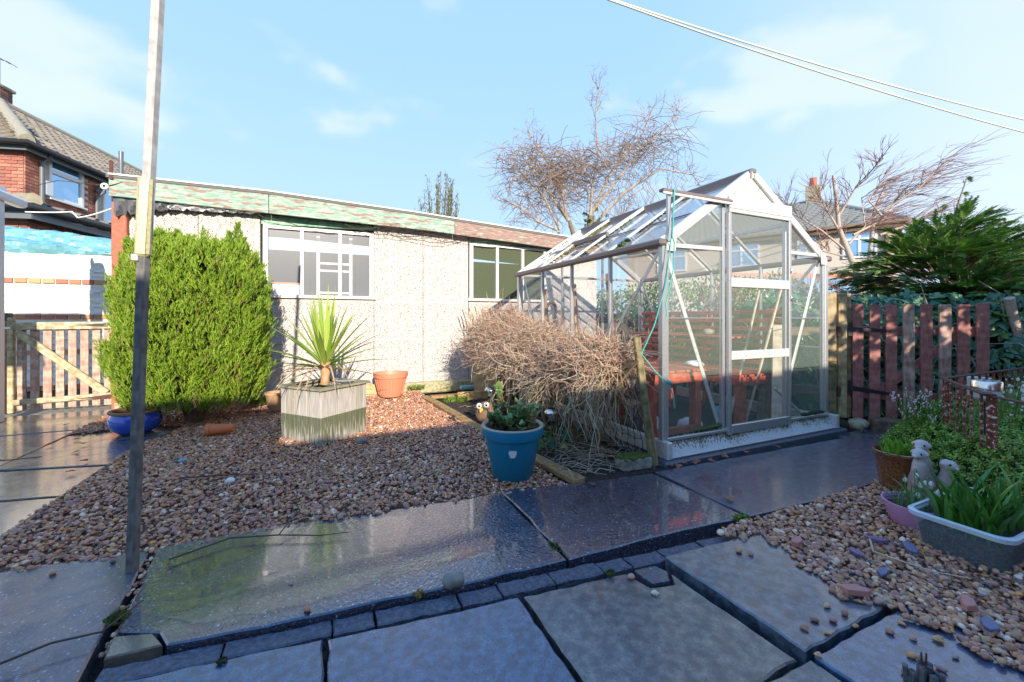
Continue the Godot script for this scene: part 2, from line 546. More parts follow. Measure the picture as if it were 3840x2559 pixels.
	mat("red_slat_pale", Color(1, 1, 1), 0.75, {"tex": grain(Color(0.24, 0.13, 0.095), Color(0.48, 0.33, 0.26), 70, true), "world": false, "scale": 1.3})
	mat("red_rail", Color(1, 1, 1), 0.7, {"tex": grain(Color(0.2, 0.075, 0.06), Color(0.34, 0.14, 0.11), 71, false), "world": false, "scale": 1.6})
	mat("fresh_post", Color(1, 1, 1), 0.75, {"tex": grain(Color(0.26, 0.18, 0.09), Color(0.52, 0.4, 0.22), 72, true), "world": false, "scale": 1.4})
	mat("green_post", Color(1, 1, 1), 0.8, {"tex": grain(Color(0.09, 0.09, 0.03), Color(0.3, 0.23, 0.12), 73, true), "world": false, "scale": 1.4})
	mat("brown_wood", Color(1, 1, 1), 0.8, {"tex": grain(Color(0.09, 0.06, 0.04), Color(0.24, 0.16, 0.1), 74, true), "world": false, "scale": 1.4})
	mat("plywood", Color(1, 1, 1), 0.65, {"tex": grain(Color(0.5, 0.3, 0.13), Color(0.66, 0.44, 0.22), 75, true, 2.0), "world": false, "scale": 1.2})
	mat("bench_red", Color(1, 1, 1), 0.55, {"tex": grain(Color(0.34, 0.06, 0.03), Color(0.55, 0.13, 0.07), 76, true), "world": false, "scale": 1.5})
	mat("bench_red_h", Color(1, 1, 1), 0.55, {"tex": grain(Color(0.3, 0.055, 0.03), Color(0.5, 0.12, 0.07), 77, false), "world": false, "scale": 1.5})
	mat("stake", Color(0.5, 0.3, 0.16), 0.8, {"tex": grain(Color(0.7, 0.7, 0.7), Color(1, 1, 1), 78, true), "world": false})
	mat("pale_wood", Color(1, 1, 1), 0.7, {"tex": grain(Color(0.45, 0.36, 0.24), Color(0.68, 0.58, 0.44), 79, true), "world": false, "scale": 1.3})
	mat("edging_tile", Color(1, 1, 1), 0.6, {"tex": tex(noise(SM, 0.03, 80, 4), [[0.0, 0.16, 0.1, 0.045], [0.5, 0.34, 0.21, 0.08], [1.0, 0.5, 0.34, 0.16]]), "scale": 1.5, "bump": n_grit, "bump_cm": 0.05})
	mat("rotten_post", Color(1, 1, 1), 0.75, {"tex": grain(Color(0.09, 0.088, 0.084), Color(0.2, 0.19, 0.17), 60, true), "world": false, "scale": 2.0})
	mat("rotten", Color(1, 1, 1), 0.85, {"tex": grain(Color(0.03, 0.035, 0.04), Color(0.16, 0.15, 0.15), 81, true), "world": false, "scale": 3.0})
	# bricks, tiles, walls
	for k in 4:
		var bc: Color = [Color(0.4, 0.16, 0.11), Color(0.34, 0.125, 0.09), Color(0.45, 0.2, 0.14), Color(0.3, 0.12, 0.095)][k]
		mat("brick_%s" % ["a", "b", "c", "d"][k], bc, 0.85)
	mat("mortar", Color(0.6, 0.55, 0.47), 0.9)
	for k in 4:
		mat("band_brick_%s" % ["a", "b", "c", "d"][k], [Color(0.58, 0.26, 0.13), Color(0.48, 0.16, 0.1), Color(0.62, 0.34, 0.17), Color(0.55, 0.2, 0.12)][k], 0.85)
	mat("fence_white", Color(0.8, 0.77, 0.69), 0.8, {"bump": n_wave, "bump_cm": 0.6, "scale": 1.0})
	for k in 3:
		mat("roof_tile_%s" % ["a", "b", "c"][k], [Color(0.21, 0.18, 0.14), Color(0.17, 0.15, 0.125), Color(0.25, 0.22, 0.17)][k], 0.85)
	for k in 4:
		mat("old_brick_%s" % ["a", "b", "c", "d"][k], [Color(0.2, 0.1, 0.075), Color(0.15, 0.09, 0.07), Color(0.26, 0.12, 0.09), Color(0.13, 0.09, 0.08)][k], 0.9)
	mat("roof_far", Color(0.36, 0.36, 0.32), 0.85, {"tex": tex(noise(SM, 0.05, 83, 4), [[0.0, 0.6, 0.6, 0.6], [1.0, 1, 1, 1]]), "scale": 0.5})
	mat("cement", Color(0.46, 0.42, 0.32), 0.9, {"tex": tex(noise(SM, 0.03, 84, 5), [[0.0, 0.5, 0.5, 0.45], [1.0, 1, 1, 1]]), "scale": 1.0})
	mat("black_plastic", Color(0.025, 0.027, 0.03), 0.3)
	mat("grey_plastic", Color(0.13, 0.15, 0.17), 0.35)
	mat("upvc", Color(0.75, 0.76, 0.78), 0.35)
	mat("render_wall", Color(0.62, 0.53, 0.44), 0.9)
	mat("tarp", Color(0.15, 0.36, 0.41), 0.4, {"bump": n_mid, "bump_cm": 1.0, "scale": 0.8})
	mat("chimney_pot", Color(0.5, 0.12, 0.07), 0.7)
	mat("red_frame", Color(0.45, 0.17, 0.1), 0.6)
	# pots and small things
	mat("blue_glaze", Color(0.012, 0.075, 0.5), 0.22, {"coat": 0.8, "coat_r": 0.08, "tex": tex(noise(SM, 0.08, 90, 4), [[0.0, 0.5, 0.5, 0.6], [0.6, 1, 1, 1], [1.0, 1, 1, 1]]), "scale": 3.0})
	mat("bare_clay", Color(0.3, 0.15, 0.09), 0.75)
	mat("terracotta_plastic", Color(0.6, 0.24, 0.14), 0.5)
	mat("orange_plastic", Color(0.62, 0.17, 0.05), 0.5)
	mat("teal_plastic", Color(0.006, 0.17, 0.29), 0.38, {"spec": 0.45})
	mat("cream_rim", Color(0.5, 0.42, 0.3), 0.6)
	mat("sticker", Color(0.72, 0.72, 0.75), 0.5)
	mat("brown_glaze", Color(1, 1, 1), 0.25, {"coat": 0.6, "coat_r": 0.1, "tex": tex(noise(SM, 0.04, 91, 5), [[0.0, 0.05, 0.02, 0.012], [0.4, 0.14, 0.045, 0.018], [0.75, 0.3, 0.12, 0.03], [1.0, 0.42, 0.2, 0.06]]), "scale": 2.6})
	mat("pink_plastic", Color(0.58, 0.3, 0.5), 0.4)
	mat("clear_plastic", Color(0.5, 0.68, 0.78), 0.28, {"alpha": 0.13, "spec": 0.6})
	mat("clear_rim", Color(0.66, 0.78, 0.84), 0.3, {"alpha": 0.75, "spec": 0.6})
	mat("steel", Color(0.7, 0.7, 0.7), 0.22, {"metal": 1.0})
	mat("rust", Color(1, 1, 1), 0.85, {"tex": tex(noise(SM, 0.035, 92, 5), [[0.0, 0.05, 0.022, 0.018], [0.45, 0.16, 0.05, 0.03], [0.62, 0.3, 0.085, 0.035], [0.68, 0.34, 0.12, 0.07], [0.72, 0.62, 0.6, 0.58], [1.0, 0.7, 0.68, 0.66]]), "bump": n_fine, "bump_cm": 0.12, "scale": 2.0})
	mat("rust_dark", Color(1, 1, 1), 0.85, {"tex": tex(noise(SM, 0.035, 93, 5), [[0.0, 0.04, 0.02, 0.018], [0.6, 0.11, 0.045, 0.035], [1.0, 0.26, 0.1, 0.06]]), "bump": n_fine, "bump_cm": 0.12, "scale": 4.0})
	mat("black_iron", Color(0.012, 0.012, 0.02), 0.4, {"spec": 0.6})
	mat("meerkat", Color(1, 1, 1), 0.6, {"vc": true, "tex": tex(noise(SM, 0.06, 94, 4), [[0.0, 0.4, 0.34, 0.32], [0.4, 0.85, 0.8, 0.78], [1.0, 1, 1, 1]]), "scale": 6.0, "bump": n_fine, "bump_cm": 0.25})
	mat("black_gloss", Color(0.01, 0.01, 0.012), 0.2)
	mat("bird_coir", Color(1, 1, 1), 0.95, {"tex": tex(noise(SM, 0.12, 95, 3), [[0.0, 0.12, 0.06, 0.04], [1.0, 0.36, 0.22, 0.15]]), "scale": 6.0, "bump": n_grit, "bump_cm": 0.5})
	mat("yellow", Color(0.6, 0.42, 0.05), 0.5)
	mat("twine", Color(0.05, 0.42, 0.36), 0.6)
	mat("tape", Color(0.56, 0.5, 0.26), 0.35, {"tex": tex(noise(SM, 0.03, 96, 4), [[0.0, 0.6, 0.6, 0.55], [0.6, 1, 1, 1], [1.0, 1.0, 1.0, 0.95]]), "world": false, "scale": 3.0, "spec": 0.6})
	mat("white_cable", Color(0.75, 0.75, 0.7), 0.5)
	mat("wire", Color(0.66, 0.64, 0.55), 0.5)
	mat("dark_wire", Color(0.07, 0.05, 0.04), 0.7)
	mat("net", Color(0.015, 0.045, 0.03), 0.5)
	# plants
	mat("leaf_vc", Color(1, 1, 1), 0.55, {"vc": true, "back": Color(0.25, 0.4, 0.06)})
	mat("leaf_gloss", Color(1, 1, 1), 0.32, {"vc": true, "back": Color(0.1, 0.2, 0.04), "spec": 0.55})
	mat("twig_vc", Color(1, 1, 1), 0.8, {"vc": true})
	mat("petal", Color(0.82, 0.84, 0.82), 0.5, {"back": Color(0.6, 0.6, 0.6)})
	mat("bark", Color(1, 1, 1), 0.9, {"tex": tex(noise(SM, 0.05, 97, 5), [[0.0, 0.1, 0.07, 0.045], [1.0, 0.36, 0.28, 0.18]]), "scale": 3.0, "bump": n_fine, "bump_cm": 0.5})
	mat("bark_pale", Color(1, 1, 1), 0.85, {"tex": tex(noise(SM, 0.04, 98, 5), [[0.0, 0.16, 0.1, 0.07], [0.4, 0.44, 0.34, 0.26], [1.0, 0.62, 0.54, 0.46]]), "scale": 2.5, "bump": n_fine, "bump_cm": 0.4})
	mat("paper", Color(0.75, 0.76, 0.8), 0.6)
	mat("bag_white", Color(0.78, 0.8, 0.84), 0.35)


# ------------------------------------------------------------------ scene
func _ready() -> void:
	R.seed = 20240217
	var cam := Camera3D.new()
	cam.name = "camera"
	cam.projection = Camera3D.PROJECTION_FRUSTUM
	cam.keep_aspect = Camera3D.KEEP_HEIGHT
	cam.near = 0.05
	cam.far = 400.0
	cam.size = 2.0 * 0.8309 * 0.05
	cam.frustum_offset = Vector2(0, -0.0549 * 0.05)
	add_child(cam)
	cam.position = Vector3(0, 1.05, 0)
	cam.rotation = Vector3(0, -asin(0.4136), 0)
	cam.current = true

	var env := Environment.new()
	env.background_mode = Environment.BG_SKY
	env.tonemap_mode = Environment.TONE_MAPPER_LINEAR
	env.tonemap_exposure = 1.95
	env.sdfgi_enabled = true
	env.ssao_enabled = true
	env.ssil_enabled = true
	var sky := Sky.new()
	var pm := PanoramaSkyMaterial.new()
	pm.panorama = sky_picture()
	pm.energy_multiplier = 1.0
	sky.sky_material = pm
	env.sky = sky
	env.background_energy_multiplier = 0.66
	var we := WorldEnvironment.new()
	we.name = "air"
	we.environment = env
	add_child(we)

	var sun := DirectionalLight3D.new()
	sun.name = "sun"
	sun.light_energy = 1.28
	sun.light_color = Color(1.0, 0.95, 0.88)
	sun.light_angular_distance = 0.5
	sun.shadow_enabled = true
	add_child(sun)
	sun.look_at_from_position(Vector3.ZERO, Vector3(0.08, -0.365, -1.0))

	looks()
	grounds()
	gravel()
	shed()
	house_left()
	house_right()
	own_house()
	concrete_fence()
	greenhouse()
	left_gate()
	right_gate()
	hedge()
	trees()
	conifer_bush()
	right_conifer()
	vine()
	bed()
	pots()
	railing()
	right_bed()
	wires()
	litter()


func sky_picture() -> ImageTexture:
	var w := 1024
	var h := 512
	var f := noise(FastNoiseLite.TYPE_SIMPLEX_SMOOTH, 1.0, 5, 5)
	var im := Image.create(w, h, false, Image.FORMAT_RGBF)
	for y in h:
		var el := PI * 0.5 - PI * (y + 0.5) / h
		var se := sin(el)
		var t := clampf(se, 0.0, 1.0)
		# clear winter sky: pale at the horizon, deeper overhead
		var base := Color(0.5, 0.72, 0.97).lerp(Color(0.35, 0.59, 0.97), smoothstep(0.02, 0.62, t)).lerp(Color(0.1, 0.36, 0.98), smoothstep(0.56, 0.98, t))
		for x in w:
			if el < -0.05:
				im.set_pixel(x, y, Color(0.3, 0.3, 0.28))
				continue
			var az := TAU * ((x + 0.5) / w - 0.5)
			var d := Vector3(sin(az) * cos(el), se, -cos(az) * cos(el))
			var q := d * 2.6
			var n := f.get_noise_3d(q.x, q.y * 2.2, q.z) * 0.5 + 0.5
			var n2 := f.get_noise_3d(q.x * 2.3 + 7.0, q.y * 5.0, q.z * 2.3) * 0.5 + 0.5
			var a := rad_to_deg(az)
			var e := rad_to_deg(el)
			# the bank of thin cloud that fills the lower left, sloping down to the right
			var edge := 23.0 - (a + 27.0) * 0.42 + (n - 0.5) * 20.0 + (n2 - 0.5) * 9.0
			var bank := smoothstep(1.5, -2.5, e - edge) * smoothstep(6.0, -10.0, a) * smoothstep(-140.0, -70.0, a)
			var cl := bank * (0.72 + 0.28 * n2)
			# loose wisps over the rest
			var wisp := smoothstep(0.62, 0.82, n) * smoothstep(0.4, 0.72, n2) * 0.42 * smoothstep(70.0, 30.0, e)
			cl = maxf(cl, wisp)
			for s in [[-15.5, 24.5, 5.0, 2.0, 0.4], [10.5, 18.5, 3.6, 2.2, 0.34], [60.5, 27.0, 3.4, 2.6, 0.5], [57.0, 24.0, 3.5, 1.6, 0.38], [72.0, 29.0, 4.0, 4.0, 0.38], [76.0, 10.0, 7.0, 4.5, 0.5], [-20.0, 15.0, 5.0, 4.0, 0.8], [-24.0, 21.0, 3.4, 3.0, 0.75], [-118.0, 26.0, 14.0, 6.0, 0.5], [150.0, 22.0, 18.0, 6.0, 0.5]]:
				var u := pow((a - s[0]) / s[2], 2.0) + pow((e - s[1]) / s[3], 2.0)
				cl = maxf(cl, s[4] * smoothstep(1.3, 0.0, u + (n2 - 0.5) * 2.2))
			im.set_pixel(x, y, base.lerp(Color(0.86, 0.88, 0.93), clampf(cl, 0, 0.94)))
	return ImageTexture.create_from_image(im)


# ------------------------------------------------------------------ paving and soil
func rag(a: Vector2, b: Vector2, step: float, amp: float) -> Array:
	# a worn edge from a to b (b itself left out)
	var o := []
	var m := maxi(1, int(a.distance_to(b) / step))
	var s := (b - a).normalized()
	var q := Vector2(-s.y, s.x)
	for i in m:
		var k := 0.0 if i == 0 else R.randf_range(-amp, amp)
		o.append(a.lerp(b, float(i) / m) + q * k)
	return o


func ragged(corners: Array, step := 0.09, amp := 0.004) -> Array:
	var o := []
	for i in corners.size():
		o.append_array(rag(corners[i], corners[(i + 1) % corners.size()], step, amp))
	return o


func slab(parent: Node3D, called: String, corners: Array, top: float, m: String, amp := 0.004, step := 0.09) -> void:
	var b := MB.new()
	b.prism(ragged(corners, step, amp), top - 0.07, top, 0.006)
	part(parent, called, b, M[m])


func grounds() -> void:
	var g := MB.new()
	g.quad(Vector3(-150, -0.09, 150), Vector3(150, -0.09, 150), Vector3(150, -0.09, -150), Vector3(-150, -0.09, -150))
	ground_part("ground", g, M.lawn)
	var s := MB.new()
	s.quad(Vector3(-4.5, -0.06, 2.6), Vector3(7.5, -0.06, 2.6), Vector3(7.5, -0.06, -7.4), Vector3(-4.5, -0.06, -7.4))
	ground_part("soil", s, M.soil)

	# the paved path across the picture and the patio in front of it
	var path := Node3D.new()
	path.name = "garden_path"
	path.set_meta("kind", "structure")
	add_child(path)
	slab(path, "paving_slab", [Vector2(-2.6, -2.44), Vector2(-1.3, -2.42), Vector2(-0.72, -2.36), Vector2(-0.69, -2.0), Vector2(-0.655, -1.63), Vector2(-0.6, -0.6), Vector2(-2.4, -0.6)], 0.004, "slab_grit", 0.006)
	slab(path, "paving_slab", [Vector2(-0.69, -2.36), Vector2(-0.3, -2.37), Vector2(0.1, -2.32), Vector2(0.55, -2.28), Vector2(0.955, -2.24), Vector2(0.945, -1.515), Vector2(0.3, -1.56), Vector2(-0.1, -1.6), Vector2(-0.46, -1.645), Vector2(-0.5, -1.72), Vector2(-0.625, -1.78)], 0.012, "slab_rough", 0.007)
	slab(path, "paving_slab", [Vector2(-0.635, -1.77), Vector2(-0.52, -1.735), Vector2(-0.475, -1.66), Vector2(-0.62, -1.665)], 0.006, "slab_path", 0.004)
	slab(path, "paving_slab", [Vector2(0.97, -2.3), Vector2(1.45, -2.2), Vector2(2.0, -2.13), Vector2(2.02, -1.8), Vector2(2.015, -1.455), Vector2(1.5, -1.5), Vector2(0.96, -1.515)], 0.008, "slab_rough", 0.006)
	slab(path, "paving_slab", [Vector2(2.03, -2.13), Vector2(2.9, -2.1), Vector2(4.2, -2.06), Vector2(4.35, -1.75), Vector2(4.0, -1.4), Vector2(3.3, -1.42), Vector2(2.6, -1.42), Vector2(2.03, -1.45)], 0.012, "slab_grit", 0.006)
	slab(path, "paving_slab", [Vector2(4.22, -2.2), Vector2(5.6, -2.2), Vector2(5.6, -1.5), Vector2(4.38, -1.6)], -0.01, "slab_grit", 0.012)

	var patio := Node3D.new()
	patio.name = "patio"
	patio.set_meta("kind", "structure")
	add_child(patio)
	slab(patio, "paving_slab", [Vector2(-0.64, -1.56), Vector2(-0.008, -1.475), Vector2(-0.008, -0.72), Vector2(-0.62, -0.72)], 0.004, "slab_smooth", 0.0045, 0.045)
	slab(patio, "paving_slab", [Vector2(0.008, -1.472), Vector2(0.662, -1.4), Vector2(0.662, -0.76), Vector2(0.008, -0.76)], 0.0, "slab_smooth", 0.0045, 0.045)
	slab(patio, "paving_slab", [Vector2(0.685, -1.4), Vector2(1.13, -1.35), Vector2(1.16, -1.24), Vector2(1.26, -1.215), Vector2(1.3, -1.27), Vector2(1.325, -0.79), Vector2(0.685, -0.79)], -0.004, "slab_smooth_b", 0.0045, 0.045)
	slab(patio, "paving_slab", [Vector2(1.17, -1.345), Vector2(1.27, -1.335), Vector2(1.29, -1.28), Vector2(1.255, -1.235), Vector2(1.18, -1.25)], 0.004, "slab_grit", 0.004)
	slab(patio, "paving_slab", [Vector2(1.345, -1.35), Vector2(1.93, -1.31), Vector2(1.98, -0.79), Vector2(1.36, -0.785)], 0.016, "slab_sky_blue", 0.0045, 0.045)
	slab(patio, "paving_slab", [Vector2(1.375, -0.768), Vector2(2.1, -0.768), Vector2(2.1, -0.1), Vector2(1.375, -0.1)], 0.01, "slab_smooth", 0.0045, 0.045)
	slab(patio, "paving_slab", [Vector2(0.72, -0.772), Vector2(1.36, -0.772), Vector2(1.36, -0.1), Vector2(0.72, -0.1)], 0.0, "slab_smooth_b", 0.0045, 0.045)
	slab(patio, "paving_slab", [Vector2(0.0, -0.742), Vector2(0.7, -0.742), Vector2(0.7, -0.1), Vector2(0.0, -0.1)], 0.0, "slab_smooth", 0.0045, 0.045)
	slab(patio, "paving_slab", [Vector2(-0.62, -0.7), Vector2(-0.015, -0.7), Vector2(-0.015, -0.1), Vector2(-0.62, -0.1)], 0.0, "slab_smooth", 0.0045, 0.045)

	# the row of narrow kerb stones along the drain
	var kerb := Node3D.new()
	kerb.name = "kerb"
	kerb.set_meta("kind", "structure")
	add_child(kerb)
	var xs := [-0.62, -0.3, 0.02, 0.16, 0.46, 0.62, 0.84, 1.06, 1.2, 1.38, 1.6, 1.88]
	for i in xs.size() - 1:
		var x0: float = xs[i] + 0.004
		var x1: float = xs[i + 1] - 0.004
		var za := -1.582 + 0.104 * (x0 + 0.62)
		var zb := -1.582 + 0.104 * (x1 + 0.62)
		slab(kerb, "kerb_stone", [Vector2(x0, za - 0.065), Vector2(x1, zb - 0.065), Vector2(x1, zb + 0.012), Vector2(x0, za + 0.012)], R.randf_range(-0.016, -0.006), "kerb", 0.005, 0.035)

	# path along the left
	var lp := Node3D.new()
	lp.name = "side_path"
	lp.set_meta("kind", "structure")
	add_child(lp)
	slab(lp, "paving_slab", [Vector2(-1.42, -2.6), Vector2(-1.42, -3.29), Vector2(-3.0, -3.62), Vector2(-3.0, -2.6)], 0.0, "slab_path", 0.003)
	slab(lp, "paving_slab", [Vector2(-1.42, -3.31), Vector2(-1.42, -3.85), Vector2(-3.0, -4.24), Vector2(-3.0, -3.65)], 0.002, "slab_path", 0.003)
	slab(lp, "paving_slab", [Vector2(-1.42, -3.87), Vector2(-1.4, -4.5), Vector2(-1.28, -4.74), Vector2(-1.56, -5.0), Vector2(-2.08, -4.94), Vector2(-2.1, -4.06)], 0.006, "slab_path", 0.004)
	slab(lp, "paving_slab", [Vector2(-2.12, -4.07), Vector2(-2.12, -5.2), Vector2(-3.0, -5.2), Vector2(-3.0, -4.26)], 0.0, "slab_path", 0.004)
	slab(lp, "paving_slab", [Vector2(-2.06, -5.22), Vector2(-2.12, -5.84), Vector2(-2.2, -6.2), Vector2(-3.1, -6.2), Vector2(-3.1, -5.22)], 0.004, "slab_path", 0.004)
	slab(lp, "paving_slab", [Vector2(-2.1, -6.22), Vector2(-2.1, -7.4), Vector2(-3.6, -7.4), Vector2(-3.6, -6.22)], 0.0, "concrete", 0.004)

	# standing water in the hollows of the path
	for w in [[1.33, -1.93, 0.12, 0.06], [1.4, -1.82, 0.1, 0.05], [2.17, -1.72, 0.1, 0.1], [2.3, -1.9, 0.13, 0.05], [0.85, -1.86, 0.08, 0.04], [-0.45, -2.12, 0.17, 0.1], [-0.4, -1.92, 0.2, 0.035], [-0.42, -1.84, 0.16, 0.025], [0.55, -1.72, 0.09, 0.03]]:
		var p := []
		for k in 18:
			var g2 := TAU * k / 18
			var rr := 1.0 + 0.28 * sin(g2 * 3.0 + w[0] * 9.0) + R.randf_range(-0.18, 0.18)
			p.append(Vector2(w[0] + cos(g2) * w[2] * rr, w[1] + sin(g2) * w[3] * rr))
		var b := MB.new()
		var lift := 0.0165 if w[0] > 2.05 or w[0] < 0.96 else 0.0125
		b.prism(p, lift - 0.002, lift, 0.0)
		ground_part("puddle", b, M.water)

	# films of rain water left on the slabs
	for w in [[[-0.6, -2.28], [-0.2, -2.31], [0.15, -2.25], [0.4, -2.2], [0.36, -2.0], [0.25, -1.75], [0.05, -1.66], [-0.35, -1.7], [-0.55, -1.82], [-0.63, -2.0]]]:
		var p := []
		for q in w:
			p.append(Vector2(q[0], q[1]))
		var b := MB.new()
		var lift := 0.0155 if w.size() > 5 else (0.0075 if w[0][0] < 0 else 0.0035)
		b.prism(ragged(p, 0.05, 0.018 if w.size() > 5 else 0.012), lift - 0.002, lift, 0.0)
		ground_part("rain_film", b, M.wet_film)

	# soil of the planted strip and the narrow strip below the shed
	var bedm := MB.new()
	bedm.prism([Vector2(1.42, -2.2), Vector2(1.36, -3.0), Vector2(1.34, -5.2), Vector2(2.2, -5.2), Vector2(2.24, -2.15)], -0.05, 0.0, 0.0)
	ground_part("bed_soil", bedm, M.soil)
	var clumps := MB.new()
	for i in 420:
		var x := R.randf_range(1.4, 2.2)
		var z := R.randf_range(-5.15, -2.2)
		var r := R.randf_range(0.008, 0.035)
		clumps.ball(Vector3(x, 0.0, z), Vector3(r, r * 0.6, r), 6, 4)
	var cl := part(self, "soil_clods", clumps, M.soil)
	tag(cl, "dark crumbly soil clods in the bed beside the greenhouse", "soil")
	cl.set_meta("kind", "stuff")


func gravel() -> void:
	var base := MB.new()
	base.prism([Vector2(-1.43, -2.62), Vector2(-1.2, -2.42), Vector2(-0.7, -2.33), Vector2(0.2, -2.25), Vector2(0.97, -2.2), Vector2(1.4, -2.2), Vector2(1.33, -3.6), Vector2(1.2, -5.76), Vector2(-2.1, -5.76), Vector2(-2.1, -4.9), Vector2(-1.43, -4.6)], -0.055, -0.012, 0.0)
	ground_part("gravel_bed", base, M.gravel_bed)
	var base2 := MB.new()
	base2.prism([Vector2(1.9, -1.42), Vector2(3.6, -1.4), Vector2(3.6, 0.3), Vector2(1.86, 0.3)], -0.055, -0.004, 0.0)
	ground_part("gravel_bed", base2, M.gravel_bed)
	var forms := []
	for k in 3:
		var b := MB.new()
		b.ball(Vector3.ZERO, [Vector3(1, 0.62, 0.78), Vector3(1, 0.5, 0.66), Vector3(1.0, 0.66, 0.8)][k], 9 if k < 2 else 6, 6 if k < 2 else 4)
		var f := noise(FastNoiseLite.TYPE_SIMPLEX_SMOOTH, 0.55, 30 + k, 2)
		for i in b.v.size():
			b.v[i] *= 1.0 + (0.5 if k < 2 else 0.75) * f.get_noise_3dv(b.v[i] * (1.0 if k < 2 else 1.5))
		if k == 2:     # a broken, angular one
			var h := MB.new()
			for i in range(0, b.ix.size(), 3):
				h.tri(b.v[b.ix[i]], b.v[b.ix[i + 2]], b.v[b.ix[i + 1]])
			b = h
		forms.append(b.mesh())
	var tones := [Color(0.515, 0.256, 0.139), Color(0.423, 0.192, 0.109), Color(0.589, 0.344, 0.198), Color(0.294, 0.144, 0.092), Color(0.524, 0.288, 0.198), Color(0.626, 0.304, 0.099), Color(0.396, 0.256, 0.191), Color(0.699, 0.512, 0.356), Color(0.202, 0.136, 0.122), Color(0.414, 0.208, 0.178), Color(0.773, 0.624, 0.482), Color(0.460, 0.200, 0.099), Color(0.552, 0.336, 0.139)]
	var places := [[], [], []]
	var colors := [[], [], []]
	var areas := [
		[-1.44, 1.42, -5.74, -2.2, 36000, 0.0082, 0.0158],
		[-2.1, -1.4, -5.74, -4.7, 3600, 0.0082, 0.0158],
		[1.72, 3.5, -1.43, 0.0, 12000, 0.0074, 0.0155]]
	for a in areas:
		for i in a[4]:
			var x := R.randf_range(a[0], a[1])
			var z := R.randf_range(a[2], a[3])
			if not in_gravel(x, z):
				continue
			var s: float = lerpf(a[5], a[6], pow(R.randf(), 1.6))
			if R.randf() < 0.06:
				s *= R.randf_range(1.2, 1.8)
			var k := R.randi() % 3
			var turn := Basis.from_euler(Vector3(R.randf_range(-0.5, 0.5), R.randf() * TAU, R.randf_range(-0.5, 0.5))).scaled(Vector3(s, s, s))
			var y := R.randf_range(-0.008, 0.012) + 0.012 * sin(x * 3.1 + 1.0) * sin(z * 2.3)
			if z < -5.2:
				y += (-5.2 - z) * 0.06
			if x > 1.7:
				y = maxf(y + 0.012, 0.018 if x < 2.12 else -0.01)
			places[k].append(Transform3D(turn, Vector3(x, y + 0.004, z)))
			var t: Color = tones[R.randi() % tones.size()]
			if R.randf() < 0.5:
				t = tones[[0, 1, 2, 3, 4, 6, 9, 11][R.randi() % 8]]
			colors[k].append(t * R.randf_range(0.8, 1.25) * Color(1, 1, 1, 1))
	for i in 90:       # stones lodged in the wide joint of the left slabs
		var f := R.randf()
		var s := R.randf_range(0.006, 0.014)
		var k := R.randi() % 3
		places[k].append(Transform3D(Basis(Vector3.UP, R.randf() * TAU).scaled(Vector3(s, s, s)), Vector3(lerpf(-0.7, -0.63, f) + R.randf_range(-0.02, 0.025), -0.03 + R.randf() * 0.03, lerpf(-2.3, -1.7, f))))
		colors[k].append(tones[R.randi() % tones.size()])
	var o := Node3D.new()
	o.name = "gravel"
	o.set_meta("kind", "stuff")
	add_child(o)
	tag(o, "brown and cream rounded gravel covering the beds between the paving", "gravel")
	for k in 3:
		scatter(o, "pebbles", forms[k], M.pebble, places[k], colors[k])
	M["pebble_forms"] = forms
	M["pebble_tones"] = tones


func in_gravel(x: float, z: float) -> bool:
	if x > 1.7:
		# beside the pots at the right: the left limit runs from the path corner down along the slabs
		if z > -1.405 - 0.01 * sin(x * 20.0) and z < 0.1:
			var lim := 1.9
			if z < -1.3:
				lim = 1.62 + (z + 1.405) * 1.4
			elif z < -0.85:
				lim = lerpf(1.9, 1.735, (z + 1.3) / 0.45)
			elif z < -0.74:
				lim = lerpf(1.735, 1.86, (z + 0.85) / 0.11)
			else:
				lim = 1.84
			return x > lim + 0.02 * sin(z * 37.0)
		return false
	var front := -2.33 + 0.02 * sin(x * 11.0) + 0.015 * sin(x * 27.0 + 1.0)
	if x > 0.0:
		front += 0.12 * clampf(x, 0, 1)
	if x < -0.7:
		front -= (-0.7 - x) * 0.17
	if z > front:
		return false
	if x < -1.42 and z > -4.98 + 0.1 * sin(x * 5):
		return false
	if x < -1.27 and z > -4.98 and z < -4.3:
		return x > -1.42 + 0.16 * smoothstep(-4.3, -4.75, z)
	return x < 1.4 - 0.06 * (-2.2 - z) - 0.01


func upright(poly: Array, z0: float, z1: float, bv := 0.0) -> MB:
	# an outline in x, y, given depth from z0 to z1 (worn edge on the z1 side)
	var q := []
	for p in poly:
		q.append(Vector2(p.x, -p.y))
	var b := MB.new()
	b.prism(q, z0, z1, bv)
	for i in b.v.size():
		b.v[i] = Vector3(b.v[i].x, -b.v[i].z, b.v[i].y)
		b.n[i] = Vector3(b.n[i].x, -b.n[i].z, b.n[i].y)
	return b


func boxm(at: Vector3, s: Vector3, bv := 0.003, turn := Basis()) -> MB:
	var b := MB.new()
	b.box(at, s, bv, turn)
	return b


func bar(a: Vector3, b: Vector3, w: float, d: float, bv := 0.003, side := Vector3.UP) -> MB:
	var m := MB.new()
	m.beam(a, b, w, d, bv, side)
	return m


func pipe(p: Array, r: float, sides := 8) -> MB:
	var m := MB.new()
	var rr := []
	for i in p.size():
		rr.append(r)
	m.tube(p, rr, sides, true)
	return m


